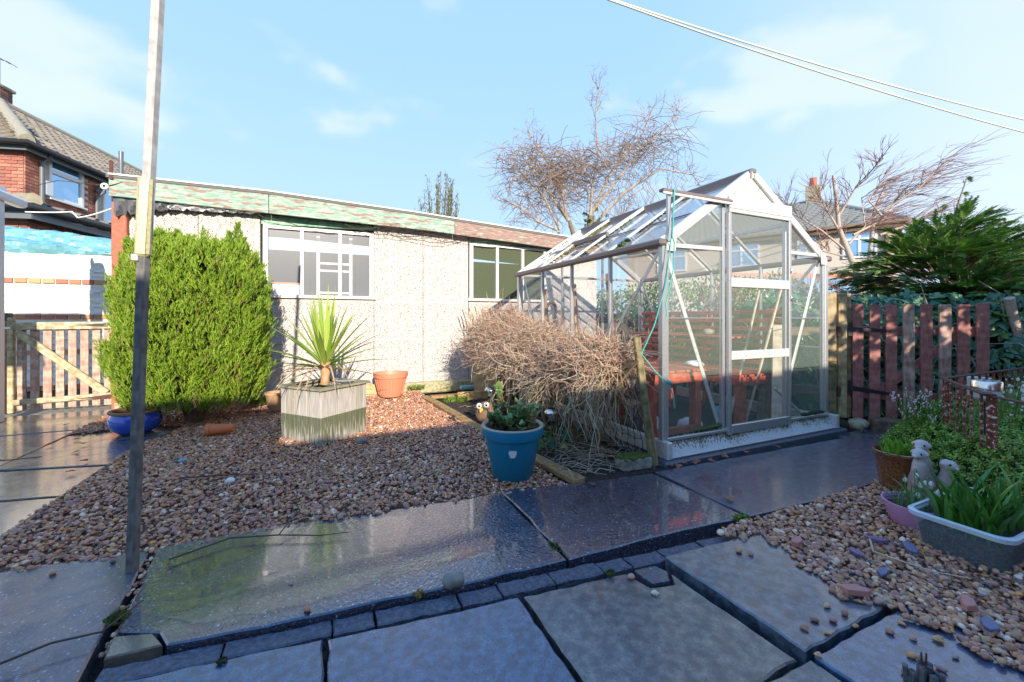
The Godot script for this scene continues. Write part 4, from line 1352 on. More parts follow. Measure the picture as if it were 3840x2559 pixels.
func house_right() -> void:
	# about sixteen metres off, past the birch
	var e1 := Vector3(0.46, 0, 0.888).normalized()
	var e2 := Vector3(e1.z, 0, -e1.x)
	var c := Vector3(20.32, 0, -8.34)     # nearest corner
	var h := thing("rendered_house", "beige rendered house with grey tiled roof behind the birch tree", "house", c)
	var o := Transform3D(Basis(), -c)
	part(h, "wall", boxm(c - e1 * 5.5 + e2 * 4.0 + Vector3.UP * 2.4, Vector3(11.0, 4.8, 8.0), 0.0, Basis(e1, Vector3.UP, -e2)), M.render_wall, o)
	var rm := MB.new()
	var A := c + e1 * 0.25 - e2 * 0.25 + Vector3.UP * 4.8
	var B := c - e1 * 11.3 - e2 * 0.25 + Vector3.UP * 4.8
	var C1 := c - e1 * 2.6 + e2 * 4.0 + Vector3.UP * 6.95
	var C2 := c - e1 * 11.3 + e2 * 4.0 + Vector3.UP * 6.95
	# courses of rolled tiles: rows stepped, rolls rounded
	var rows := 15
	var cols := 40
	for r in rows:
		var f0 := float(r) / rows
		var f1 := float(r + 1) / rows
		for k in cols:
			for q in 2:
				var g0 := (k + q * 0.5) / cols
				var g1 := (k + q * 0.5 + 0.5) / cols
				var lift0 := 0.05 if q == 0 else 0.0
				var lift1 := 0.0 if q == 0 else 0.05
				var a := B.lerp(A, g0).lerp(C2.lerp(C1, g0), f0) + Vector3.UP * (0.06 + lift1)
				var b := B.lerp(A, g1).lerp(C2.lerp(C1, g1), f0) + Vector3.UP * (0.06 + lift0)
				var a2 := B.lerp(A, g0).lerp(C2.lerp(C1, g0), f1) + Vector3.UP * lift1
				var b2 := B.lerp(A, g1).lerp(C2.lerp(C1, g1), f1) + Vector3.UP * lift0
				rm.quad_o(a, b, b2, a2, Vector3.UP)
				rm.quad_o(a, b, b - Vector3.UP * 0.07, a - Vector3.UP * 0.07, -e2)
	var E := c + e1 * 0.25 + e2 * 8.3 + Vector3.UP * 4.8
	rm.tri_o(A, E, C1, Vector3.UP)
	rm.quad_o(C2, C1, E, c - e1 * 11.3 + e2 * 8.3 + Vector3.UP * 4.8, Vector3.UP)
	part(h, "roof", rm, M.roof_far, o)
	part(h, "ridge_tiles", pipe([C2, C1, A + Vector3.UP * 0.05], 0.13, 6), M.roof_far, o)
	part(h, "gutter", pipe([B - e2 * 0.06, A - e2 * 0.06, E + e1 * 0.06], 0.07, 6), M.brown_wood, o)
	part(h, "fascia", bar(B + Vector3.UP * -0.12, A + Vector3.UP * -0.12, 0.03, 0.2), M.brown_wood, o)
	part(h, "chimney", boxm(C1 - e1 * 0.2 + Vector3.UP * 0.3, Vector3(0.62, 1.0, 0.55), 0.02, Basis(e1, Vector3.UP, -e2)), M.cement, o)
	var pot := MB.new()
	pot.lathe([Vector2(0.17, 0), Vector2(0.15, 0.4), Vector2(0.17, 0.42), Vector2(0.12, 0.42)], 12, C1 - e1 * 0.2 + Vector3.UP * 0.8)
	part(h, "chimney_pot", pot, M.chimney_pot, o)
	part(h, "drainpipe", pipe([c - e1 * 0.35 - e2 * 0.08 + Vector3.UP * 4.7, c - e1 * 0.35 - e2 * 0.08], 0.07, 6), M.brown_wood, o)
	for w in [[-1.15, 3.55, 1.0, 1.05], [-2.9, 3.7, 0.6, 0.9], [-5.4, 3.5, 1.4, 1.05], [-8.6, 3.5, 1.4, 1.05]]:
		var wn := Node3D.new()
		wn.name = "window"
		h.add_child(wn, true)
		wn.transform = Transform3D(Basis(e1, Vector3.UP, -e2), Vector3.ZERO)
		var x0: float = w[0]
		var y0: float = w[1]
		part(wn, "pane", boxm(Vector3(x0, y0 + w[3] / 2, 0.01), Vector3(w[2], w[3], 0.02), 0.0), M.window_glass)
		for x in [x0 - w[2] / 2, x0, x0 + w[2] / 2]:
			part(wn, "frame", boxm(Vector3(x, y0 + w[3] / 2, 0.03), Vector3(0.08, w[3], 0.06)), M.upvc)
		for y in [y0, y0 + w[3] * 0.7, y0 + w[3]]:
			part(wn, "frame", boxm(Vector3(x0, y, 0.035), Vector3(w[2] + 0.08, 0.08, 0.06)), M.upvc)
	# timber glasshouse between the hedge and that house
	var g := thing("timber_glasshouse", "low red timber framed glass roof showing above the hedge beside the birch", "glasshouse", Vector3(9.3, 0, -5.2))
	var og := Transform3D(Basis(), Vector3(-9.3, 0, 5.2))
	var ux := Vector3(0.93, 0, 0.36)
	var T := Vector3(8.3, 2.0, -6.3)
	var Dn := Vector3(0.15, -0.75, 1.1)
	for k in 6:
		part(g, "rafter", bar(T + ux * k * 0.62, T + ux * k * 0.62 + Dn, 0.05, 0.06), M.red_frame, og)
		if k < 5:
			var b := MB.new()
			b.quad_o(T + ux * k * 0.62, T + ux * (k + 1) * 0.62, T + ux * (k + 1) * 0.62 + Dn, T + ux * k * 0.62 + Dn, Vector3.UP)
			part(g, "pane", b, M.window_glass, og)
	part(g, "ridge_board", bar(T - ux * 0.05, T + ux * 3.2, 0.06, 0.12), M.red_frame, og)
	part(g, "eaves_board", bar(T + Dn - ux * 0.05, T + Dn + ux * 3.2, 0.06, 0.1), M.red_frame, og)
	part(g, "wall", boxm(T + Dn + ux * 1.6 + Vector3(0.1, -0.65, -0.5), Vector3(3.2, 1.2, 0.9), 0.0, Basis(ux.normalized(), Vector3.UP, ux.normalized().cross(Vector3.UP))), M.cement, og)


func own_house() -> void:
	# the house the photograph was taken from: its flat-roofed back part shades the foreground
	var h := thing("garden_house", "brick back extension of the house whose shadow covers the patio", "house", Vector3(1.0, 0, 6.0))
	part(h, "wall", boxm(Vector3(0, 1.25, 0.2), Vector3(13.0, 2.5, 5.2), 0.0), M.brick_b)
	part(h, "roof", boxm(Vector3(0, 2.6, 0.2), Vector3(13.4, 0.14, 5.6), 0.01), M.felt)
	part(h, "shade_block", boxm(Vector3(-5.05, 2.95, -0.4), Vector3(6.0, 0.62, 4.4), 0.01), M.brick_b)  # unseen roof block, added to cast higher shade at the left
	part(h, "fascia", boxm(Vector3(0, 2.56, -2.62), Vector3(13.4, 0.2, 0.03), 0.004), M.upvc)
	part(h, "door", boxm(Vector3(-0.2, 1.05, -2.41), Vector3(1.8, 2.1, 0.04), 0.01), M.window_glass)
	# white lean-to at the far left of the picture
	var c := thing("white_lean_to", "white plastic lean-to corner with gutter at the left edge of the garden", "lean-to", Vector3(-3.1, 0, -5.9))
	part(c, "post", boxm(Vector3(0.065, 1.17, 0.02), Vector3(0.13, 2.34, 0.12), 0.01), M.upvc)
	part(c, "gutter", bar(Vector3(0.12, 2.32, 1.6), Vector3(0.12, 2.28, -0.32), 0.1, 0.09, 0.02), M.upvc)
	part(c, "fascia", bar(Vector3(0.04, 2.36, 1.6), Vector3(0.04, 2.34, -0.22), 0.03, 0.16, 0.004), M.upvc)
	part(c, "roof", boxm(Vector3(-1.0, 2.45, 3.4), Vector3(1.6, 0.03, 2.8), 0.004), M.old_white)  # detached sheet out of view, added to shade the lower fence


func concrete_fence() -> void:
	var f := thing("panel_fence", "cream concrete panel fence with red brick bands behind the left gate", "fence", Vector3(-4.0, 0, -7.6))
	for y in [1.035, 1.515, 0.56, 0.085]:
		var b := MB.new()
		# each panel has a wavy riven face
		var nz := noise(FastNoiseLite.TYPE_SIMPLEX_SMOOTH, 1.0, int(y * 100), 3)
		var nx := 60
		var ny := 12
		var top := 0.41
		for i in nx:
			for j in ny:
				var p := []
				for q in [[0, 0], [1, 0], [1, 1], [0, 1]]:
					var x = -2.6 + 4.5 * (i + q[0]) / nx
					var yy: float = y + 0.0675 + (top - 0.0675) * (j + q[1]) / ny
					var e := sin(yy * 62.0 + 2.4 * nz.get_noise_2d(x * 1.6, yy * 2.0) * 3.0)
					p.append(Vector3(x, yy + (0.004 if y > 1.5 and j + q[1] == ny else 0.0) * nz.get_noise_1d(x * 30), 0.03 + 0.006 * e + 0.006 * nz.get_noise_2d(x * 6.0, yy * 9.0)))
				b.quad(p[0], p[1], p[2], p[3])
		b.box(Vector3(-0.35, y + 0.24, -0.01), Vector3(4.5, 0.474, 0.05), 0.0)
		var pn := part(f, "fence_panel", b, M.fence_white)
		for k in 34:
			part(pn, "brick", boxm(Vector3.ZERO, Vector3(0.118, 0.058, 0.02), 0.003), M["band_brick_" + ["a", "b", "c", "d"][R.randi() % 4]], Transform3D(Basis(), Vector3(-2.55 + k * 0.132, y + 0.036, 0.022)))
	var t := MB.new()
	var nz2 := noise(FastNoiseLite.TYPE_SIMPLEX_SMOOTH, 1.0, 77, 4)
	var g := []
	for i in 61:
		var col := []
		for j in 15:
			var x := -6.3 + 4.2 * i / 60.0
			var a := PI * (j / 14.0) * 0.62 - 0.35
			var fold := 0.035 * nz2.get_noise_2d(x * 3.0 + j * 0.35, j * 0.9) + 0.03 * sin(x * 2.0 + j * 0.8)
			var hh := 0.3 - 0.07 * smoothstep(-4.6, -2.4, x) + 0.04 * sin(x * 1.3)
			col.append(Vector3(x, 1.96 + hh * sin(maxf(a, -0.2)) + fold, -7.57 - 0.5 * (1 - cos(a)) + fold))
		g.append(col)
	for i in 60:
		for j in 14:
			t.quad_o(g[i][j], g[i + 1][j], g[i + 1][j + 1], g[i][j + 1], Vector3(0, 0.6, 1))
	solo("blue_tarpaulin", t, M.tarp, "crumpled turquoise tarpaulin draped along the top of the cream panel fence", "tarpaulin")


# ------------------------------------------------------------------ greenhouse
func moss_on(parent: Node3D, a: Vector3, b: Vector3, m: String, w: float, n: int, o: Transform3D) -> void:
	var mb := MB.new()
	for i in n:
		var p := a.lerp(b, R.randf())
		var r := w * R.randf_range(0.5, 1.1)
		mb.ball(p + Vector3(R.randf_range(-0.3, 0.3) * w, R.randf_range(-0.1, 0.2) * w, R.randf_range(-0.3, 0.3) * w), Vector3(r, r * 0.6, r * 1.2), 7, 4)
	part(parent, "moss", mb, M[m], o).set_meta("kind", "stuff")


func pane(parent: Node3D, p: Array, m: String, o: Transform3D) -> void:
	var b := MB.new()
	if p.size() == 3:
		b.tri(p[0], p[1], p[2])
	else:
		b.quad(p[0], p[1], p[2], p[3])
	part(parent, "pane", b, M[m], o)


func greenhouse() -> void:
	var x0 := 2.25
	var x1 := 4.23
	var z0 := -2.28
	var z1 := -4.72
	var yb := 0.16
	var ye := 1.6
	var xr := 3.22
	var yr := 2.245
	var at := Vector3(x0, 0, z0)
	var g := thing("greenhouse", "aluminium framed glass greenhouse with sliding door and mossy roof bars", "greenhouse", at)
	var o := Transform3D(Basis(), -at)
	var up := Vector3.UP
	# concrete footing and flared white base
	var ft := MB.new()
	ft.box(Vector3((x0 + x1) / 2 + 0.03, -0.012, z0 + 0.02), Vector3(2.22, 0.1, 0.2), 0.012)
	ft.box(Vector3(x0 - 0.0, -0.02, -3.5), Vector3(0.16, 0.1, 2.3), 0.012)
	ft.box(Vector3(x1 + 0.0, -0.02, -3.5), Vector3(0.16, 0.1, 2.3), 0.012)
	ft.box(Vector3((x0 + x1) / 2, -0.02, z1), Vector3(2.1, 0.1, 0.16), 0.012)
	part(g, "footing", ft, M.kerb, o)
	var fl := MB.new()
	fl.quad(Vector3(x0 - 0.03, 0.056, z0 + 0.06), Vector3(x1 + 0.09, 0.056, z0 + 0.06), Vector3(x1 + 0.03, yb - 0.012, z0 + 0.012), Vector3(x0 - 0.0, yb - 0.012, z0 + 0.012))
	fl.quad(Vector3(x0 - 0.03, 0.046, z0 + 0.065), Vector3(x1 + 0.09, 0.046, z0 + 0.065), Vector3(x1 + 0.09, 0.056, z0 + 0.06), Vector3(x0 - 0.03, 0.056, z0 + 0.06))
	fl.uv = PackedVector2Array([Vector2(0, 1), Vector2(1, 1), Vector2(1, 0), Vector2(0, 0), Vector2(0, 1), Vector2(1, 1), Vector2(1, 0.97), Vector2(0, 0.97)])
	part(g, "base_sill", fl, M.base_sill, o)
	part(g, "base_lip", boxm(Vector3((x0 + x1) / 2 + 0.03, 0.048, z0 + 0.07), Vector3(2.12, 0.01, 0.02), 0.002), M.aluminium_white, o)
	for s in [[x0 - 0.012, z0 + 0.03], [x1 + 0.06, z0 + 0.03]]:
		part(g, "base_corner", boxm(Vector3(s[0], 0.1, s[1]), Vector3(0.05, 0.125, 0.11), 0.006), M.aluminium_white, o)
	for s in [x0, x1]:
		part(g, "base_rail", boxm(Vector3(s, 0.1, -3.5), Vector3(0.05, 0.11, 2.38), 0.006), M.aluminium_white, o)
	part(g, "base_rail", boxm(Vector3((x0 + x1) / 2, 0.1, z1), Vector3(1.9, 0.11, 0.05), 0.006), M.aluminium_white, o)
	part(g, "front_track", boxm(Vector3((x0 + x1) / 2 + 0.01, yb + 0.004, z0 + 0.004), Vector3(1.96, 0.024, 0.05), 0.003), M.aluminium, o)
	# corner posts and side bars
	for x in [x0, x1]:
		for z in [z0, z1]:
			part(g, "corner_post", boxm(Vector3(x, (yb + ye) / 2, z), Vector3(0.05, ye - yb, 0.05), 0.006), M.aluminium, o)
			part(g, "corner_post_web", boxm(Vector3(x + (0.034 if x < xr else -0.034), (yb + ye) / 2, z), Vector3(0.018, ye - yb - 0.01, 0.03), 0.003), M.aluminium, o)
		for k in [1, 2, 3]:
			part(g, "glazing_bar", boxm(Vector3(x, (yb + ye) / 2, z0 - 0.61 * k), Vector3(0.034, ye - yb, 0.026), 0.003), M.aluminium, o)
		part(g, "eaves_gutter", boxm(Vector3(x + (-0.028 if x < xr else 0.028), ye + 0.005, -3.5), Vector3(0.07, 0.05, 2.52), 0.012), M.gutter_brown, o)
		part(g, "side_rail", boxm(Vector3(x, 0.78, -3.5), Vector3(0.014, 0.016, 2.36), 0.002), M.aluminium, o)
		var ins := 0.03 if x < xr else -0.03
		part(g, "brace", bar(Vector3(x + ins, ye - 0.03, z0 - 0.06), Vector3(x + ins, yb + 0.1, z0 - 1.15), 0.006, 0.028, 0.001), M.aluminium, o)
		part(g, "brace", bar(Vector3(x + ins, ye - 0.03, z1 + 0.06), Vector3(x + ins, yb + 0.1, z1 + 0.7), 0.006, 0.028, 0.001), M.aluminium, o)
	# gables: sloping bars
	var slope := Vector3(xr - x0, yr - ye, 0).normalized()
	for z in [z0, z1]:
		for s in [-1.0, 1.0]:
			var a := Vector3(xr + s * (xr - x0), ye, z)
			var b := Vector3(xr, yr, z)
			part(g, "gable_bar", bar(a, b, 0.05, 0.055, 0.005), M.aluminium_white, o)
	for k in [0, 1, 2, 3, 4]:
		var z = z0 - 0.61 * k
		for s in [-1.0, 1.0]:
			var a := Vector3(xr + s * (xr - x0 + 0.02), ye + 0.012, z)
			var b := Vector3(xr + s * 0.03, yr, z)
			var lift := Vector3(-slope.y * -s, slope.x, 0) * 0.016
			part(g, "roof_bar", bar(a + lift, b + lift, 0.034, 0.024, 0.004), M.aluminium_white, o)
	part(g, "ridge", boxm(Vector3(xr, yr + 0.02, -3.5), Vector3(0.06, 0.05, 2.5), 0.012), M.gutter_brown, o)
	part(g, "ridge_cap", boxm(Vector3(xr - 0.045, yr - 0.01, -3.5), Vector3(0.02, 0.075, 2.5), 0.004), M.gutter_brown, o)
	for s in [-1.0, 1.0]:
		# a lap line half way up each slope, panes above and below it
		var m := Vector3(xr + s * (xr - x0) * 0.56, lerpf(yr, ye, 0.56), 0)
		part(g, "lap_strip", boxm(Vector3(m.x, m.y + 0.012, -3.5), Vector3(0.012, 0.008, 2.42), 0.002), M.gutter_brown, o)
		for k in 4:
			var za := z0 - 0.61 * k - 0.02
			var zb := za - 0.57
			for q in [[0.03, 0.555, 0.0], [0.565, 0.985, 0.0]]:
				var a := Vector3(xr + s * (xr - x0) * q[0], lerpf(yr, ye, q[0]) + 0.004, 0)
				var b := Vector3(xr + s * (xr - x0) * q[1], lerpf(yr, ye, q[1]) + 0.004, 0)
				var z := Vector3(0, 0, 1)
				if s < 0:
					pane(g, [b + z * zb, b + z * za, a + z * za, a + z * zb], "roof_glass", o)
				else:
					pane(g, [b + z * za, b + z * zb, a + z * zb, a + z * za], "roof_glass_algae", o)
	# roof vent, a little proud, near the far end of the left slope
	var v0 := Vector3(xr - 0.55, lerpf(yr, ye, 0.567) + 0.05, 0)
	part(g, "vent_bar", boxm(Vector3(v0.x, v0.y, -3.8), Vector3(0.035, 0.05, 0.66), 0.004), M.gutter_brown, o)
	for z in [-3.5, -4.1]:
		part(g, "vent_bar", bar(Vector3(v0.x, v0.y + 0.01, z), Vector3(xr - 0.04, yr + 0.02, z), 0.03, 0.03, 0.003), M.aluminium_white, o)
	# inner purlins of the roof seen from below
	for s in [-1.0, 1.0]:
		var q := Vector3(xr + s * 0.5, lerpf(yr, ye, 0.515) - 0.03, 0)
		part(g, "purlin", boxm(Vector3(q.x, q.y, -3.5), Vector3(0.02, 0.03, 2.4), 0.002), M.aluminium, o)
	# front: door posts, cross pieces, braces, gable panel
	var dl := 2.88
	var dr := 3.665
	for x in [dl, dr]:
		part(g, "door_post", boxm(Vector3(x, (yb + 2.0) / 2, z0 - 0.004), Vector3(0.036, 2.0 - yb, 0.034), 0.004), M.aluminium, o)
	part(g, "cross_rail", bar(Vector3(x0 + 0.03, 1.59, z0 + 0.006), Vector3(dl - 0.018, 1.6, z0 + 0.006), 0.02, 0.032, 0.003), M.aluminium_white, o)
	part(g, "cross_rail", bar(Vector3(dr + 0.018, 1.63, z0 + 0.006), Vector3(x1 - 0.06, 1.63, z0 + 0.006), 0.02, 0.032, 0.003), M.aluminium_white, o)
	part(g, "brace", bar(Vector3(x0 + 0.04, 1.57, z0 - 0.022), Vector3(dl - 0.03, 0.22, z0 - 0.022), 0.008, 0.034, 0.002, Vector3.BACK.cross(Vector3(0.6, -1.35, 0))), M.aluminium_white, o)
	part(g, "brace", bar(Vector3(x1 - 0.05, 1.6, z0 - 0.022), Vector3(dr + 0.03, 0.38, z0 - 0.022), 0.008, 0.034, 0.002, Vector3.BACK.cross(Vector3(-0.5, -1.2, 0))), M.aluminium_white, o)
	for s in [[x0 + 0.05, ye + 0.02], [x1 - 0.05, ye + 0.02]]:
		part(g, "gusset", upright([Vector2(s[0] - 0.045, s[1] - 0.075), Vector2(s[0] + 0.045, s[1] - 0.075), Vector2(s[0] + 0.055, s[1] + 0.05), Vector2(s[0] - 0.045, s[1] - 0.01)] if s[0] < xr else [Vector2(s[0] - 0.045, s[1] - 0.075), Vector2(s[0] + 0.045, s[1] - 0.075), Vector2(s[0] + 0.045, s[1] - 0.01), Vector2(s[0] - 0.055, s[1] + 0.05)], z0 + 0.026, z0 + 0.03), M.aluminium_white, o)
	part(g, "gable_panel", upright([Vector2(2.9, 2.0), Vector2(3.65, 2.0), Vector2(3.26, 2.2), Vector2(3.2, 2.21)], z0 - 0.004, z0 + 0.004), M.aluminium_white, o)
	for q in [[3.0, 2.06], [3.12, 2.13], [3.3, 2.14], [3.45, 2.07]]:
		var bl := MB.new()
		bl.ball(Vector3(q[0], q[1], z0 + 0.006), Vector3(0.008, 0.008, 0.005), 8, 4)
		part(g, "bolt", bl, M.steel, o)
	# door track running out to the left on a short upright, door header
	part(g, "door_track", boxm(Vector3(2.56, 1.975, z0 + 0.035), Vector3(0.72, 0.022, 0.05), 0.003), M.gutter_brown, o)
	part(g, "door_track_front", boxm(Vector3(2.56, 1.955, z0 + 0.052), Vector3(0.72, 0.02, 0.012), 0.002), M.aluminium_white, o)
	part(g, "track_upright", boxm(Vector3(2.275, 1.785, z0 + 0.03), Vector3(0.03, 0.35, 0.025), 0.003), M.aluminium, o)
	part(g, "door_header", boxm(Vector3(3.285, 1.955, z0 + 0.034), Vector3(0.78, 0.13, 0.035), 0.004), M.aluminium_white, o)
	part(g, "header_strip", boxm(Vector3(3.285, 1.925, z0 + 0.0535), Vector3(0.776, 0.008, 0.006), 0.001), M.aluminium_white, o)
	var door := Node3D.new()
	door.name = "door"
	g.add_child(door, true)
	door.transform = o
	var zd := z0 + 0.034
	for x in [2.905, 3.655]:
		part(door, "stile", boxm(Vector3(x, 1.01, zd), Vector3(0.032, 1.76, 0.03), 0.004), M.aluminium)
	part(door, "rail", boxm(Vector3(3.28, 1.337, zd + 0.002), Vector3(0.718, 0.075, 0.026), 0.004), M.aluminium_white)
	part(door, "rail", boxm(Vector3(3.28, 0.756, zd + 0.002), Vector3(0.718, 0.07, 0.026), 0.004), M.aluminium_white)
	part(door, "kick_rail", boxm(Vector3(3.28, 0.172, zd + 0.002), Vector3(0.718, 0.07, 0.026), 0.004), M.aluminium)
	part(door, "inner_stile", boxm(Vector3(3.612, 1.0, zd - 0.004), Vector3(0.016, 1.6, 0.018), 0.003), M.aluminium)
	for q in [[0.207, 0.721, "algae_glass"], [0.791, 1.3, "algae_glass"], [1.375, 1.888, "dusty_glass"]]:
		pane(door, [Vector3(2.921, q[0], zd), Vector3(3.639, q[0], zd), Vector3(3.639, q[1], zd), Vector3(2.921, q[1], zd)], q[2], Transform3D())
	for y in [1.2, 1.44]:
		part(door, "latch", pipe([Vector3(3.655, y, zd + 0.016), Vector3(3.645, y + 0.02, zd + 0.03), Vector3(3.66, y + 0.05, zd + 0.02)], 0.004, 6), M.steel)
	# front side lights
	for q in [[x0 + 0.03, dl - 0.02], [dr + 0.02, x1 - 0.03]]:
		for y in [[0.18, 0.6, "algae_glass"], [0.606, 1.05, "algae_glass"], [1.056, 1.59, "dusty_glass"]]:
			pane(g, [Vector3(q[0], y[0], z0), Vector3(q[1], y[0], z0), Vector3(q[1], y[1], z0), Vector3(q[0], y[1], z0)], y[2], o)
		part(g, "pane_clip", boxm(Vector3((q[0] + q[1]) / 2, 1.053, z0 + 0.002), Vector3(q[1] - q[0], 0.007, 0.006), 0.001), M.aluminium, o)
	pane(g, [Vector3(x0 + 0.05, 1.61, z0), Vector3(dl - 0.02, 1.61, z0), Vector3(dl - 0.02, 1.985, z0)], "dusty_glass", o)
	pane(g, [Vector3(dr + 0.02, 1.61, z0), Vector3(x1 - 0.05, 1.61, z0), Vector3(dr + 0.02, 1.93, z0)], "dusty_glass", o)
	# left and right walls, rear wall
	for k in 4:
		var za := z0 - 0.61 * k - 0.02
		var zb := za - 0.575
		for y in [[0.17, 0.775], [0.785, 1.585]]:
			pane(g, [Vector3(x0, y[0], zb), Vector3(x0, y[0], za), Vector3(x0, y[1], za), Vector3(x0, y[1], zb)], "dusty_glass" if k != 0 else "glass", o)
			pane(g, [Vector3(x1, y[0], za), Vector3(x1, y[0], zb), Vector3(x1, y[1], zb), Vector3(x1, y[1], za)], "algae_glass", o)
	for x in [2.88, 3.54]:
		part(g, "rear_bar", boxm(Vector3(x, (yb + 2.0) / 2, z1), Vector3(0.026, 2.0 - yb, 0.03), 0.003), M.aluminium, o)
	part(g, "cross_rail", boxm(Vector3((x0 + x1) / 2, 1.6, z1), Vector3(1.9, 0.03, 0.02), 0.003), M.aluminium_white, o)
	for q in [[x0 + 0.03, 2.865], [2.895, 3.525], [3.555, x1 - 0.03]]:
		pane(g, [Vector3(q[1], 0.17, z1), Vector3(q[0], 0.17, z1), Vector3(q[0], 1.585, z1), Vector3(q[1], 1.585, z1)], "glass", o)
	# moss along the roof bars and at the foot of the front glass
	for q in [[0, 0.06, 0.36, "moss_red", 0.022], [0, 0.4, 0.62, "moss_red", 0.016], [1, 0.04, 0.2, "moss", 0.024], [1, 0.28, 0.62, "moss_dark", 0.012], [1, 0.62, 0.7, "moss", 0.02], [1, 0.85, 0.9, "moss_gold", 0.012], [2, 0.03, 0.08, "moss_gold", 0.018], [2, 0.14, 0.24, "moss_gold", 0.02], [2, 0.25, 0.62, "moss_dark", 0.012], [2, 0.62, 0.78, "moss", 0.015], [3, 0.1, 0.45, "moss_gold", 0.02], [3, 0.55, 0.9, "moss_gold", 0.018], [3, 0.68, 0.78, "moss", 0.02], [4, 0.3, 0.8, "moss_dark", 0.01]]:
		var z: float = z0 - 0.61 * q[0] + 0.018
		if q[0] > 0:
			z = z0 - 0.61 * q[0] + 0.02
		var a := Vector3(lerpf(x0, xr, q[1]), lerpf(ye, yr, q[1]) + 0.022, z - 0.03 * (1 if q[0] == 0 else 0))
		var b := Vector3(lerpf(x0, xr, q[2]), lerpf(ye, yr, q[2]) + 0.022, z - 0.03 * (1 if q[0] == 0 else 0))
		moss_on(g, a, b, q[3], q[4], int(a.distance_to(b) / q[4] * 1.6), o)
	moss_on(g, Vector3(x0 + 0.05, 0.175, z0 - 0.01), Vector3(2.85, 0.185, z0 - 0.01), "moss_dark", 0.014, 60, o)
	moss_on(g, Vector3(2.6, 0.19, z0 - 0.01), Vector3(2.85, 0.2, z0 - 0.01), "moss", 0.02, 26, o)
	moss_on(g, Vector3(3.9, 0.18, z0 + 0.0), Vector3(x1, 0.185, z0 + 0.0), "moss_dark", 0.024, 40, o)

	# what stands inside
	var b1 := thing("potting_bench", "red wooden potting bench along the left wall inside the greenhouse", "bench", Vector3(2.56, 0, -3.4))
	for k in 5:
		plank(b1, "slat", Vector3(-0.22 + k * 0.11, 0.63, 1.0), Vector3(-0.22 + k * 0.11, 0.63, -1.0), 0.1, 0.02, "bench_red", 0.003)
	plank(b1, "rail", Vector3(-0.26, 0.575, 0.97), Vector3(0.28, 0.575, 0.97), 0.03, 0.08, "bench_red")
	plank(b1, "rail", Vector3(0.25, 0.575, 0.95), Vector3(0.25, 0.575, -0.95), 0.03, 0.08, "bench_red")
	plank(b1, "rail", Vector3(-0.24, 0.14, 0.93), Vector3(0.22, 0.14, 0.93), 0.03, 0.07, "bench_red")
	for p in [[-0.24, 0.92], [0.24, 0.92], [-0.24, -0.9], [0.24, -0.9], [0.24, 0.0]]:
		plank(b1, "leg", Vector3(p[0], 0.02, p[1]), Vector3(p[0], 0.62, p[1]), 0.07, 0.07, "bench_red")
	var b2 := thing("slatted_bench", "red slatted bench with a high slatted back along the right wall inside the greenhouse", "bench", Vector3(3.85, 0, -3.55))
	for k in 8:
		plank(b2, "back_slat", Vector3(0.3, 0.5 + k * 0.088, 0.95), Vector3(0.3, 0.5 + k * 0.088, -1.05), 0.045, 0.018, "bench_red", 0.003, Vector3.RIGHT)
	for z in [0.8, 0.0, -0.9]:
		plank(b2, "back_post", Vector3(0.325, 0.02, z), Vector3(0.325, 1.15, z), 0.06, 0.03, "bench_red")
	for k in 5:
		plank(b2, "seat_slat", Vector3(-0.22 + k * 0.11, 0.5, 0.9), Vector3(-0.22 + k * 0.11, 0.5, -1.05), 0.1, 0.02, "bench_red", 0.003)
	plank(b2, "rail", Vector3(-0.26, 0.45, 0.9), Vector3(-0.26, 0.45, -1.0), 0.03, 0.08, "bench_red")
	plank(b2, "rail", Vector3(-0.26, 0.45, 0.91), Vector3(0.27, 0.45, 0.91), 0.03, 0.08, "bench_red")
	for z in [0.86, 0.0, -0.95]:
		plank(b2, "leg", Vector3(-0.22, 0.02, z), Vector3(-0.22, 0.48, z), 0.08, 0.08, "bench_red")
	var sh := thing("slatted_shelf", "raised red slatted shelf above the right-hand greenhouse bench", "shelf", Vector3(3.95, 0.85, -3.7))
	for k in 3:
		plank(sh, "slat", Vector3(-0.09 + k * 0.1, 0.0, 0.75), Vector3(-0.09 + k * 0.1, 0.0, -0.8), 0.085, 0.02, "bench_red", 0.003)
	for z in [0.65, -0.65]:
		plank(sh, "leg", Vector3(-0.05, -0.33, z), Vector3(-0.05, -0.01, z), 0.045, 0.045, "bench_red")
	var gf := MB.new()
	gf.box(Vector3(3.24, -0.012, -3.5), Vector3(1.9, 0.02, 2.36), 0.0)
	ground_part("greenhouse_floor", gf, M.soil)
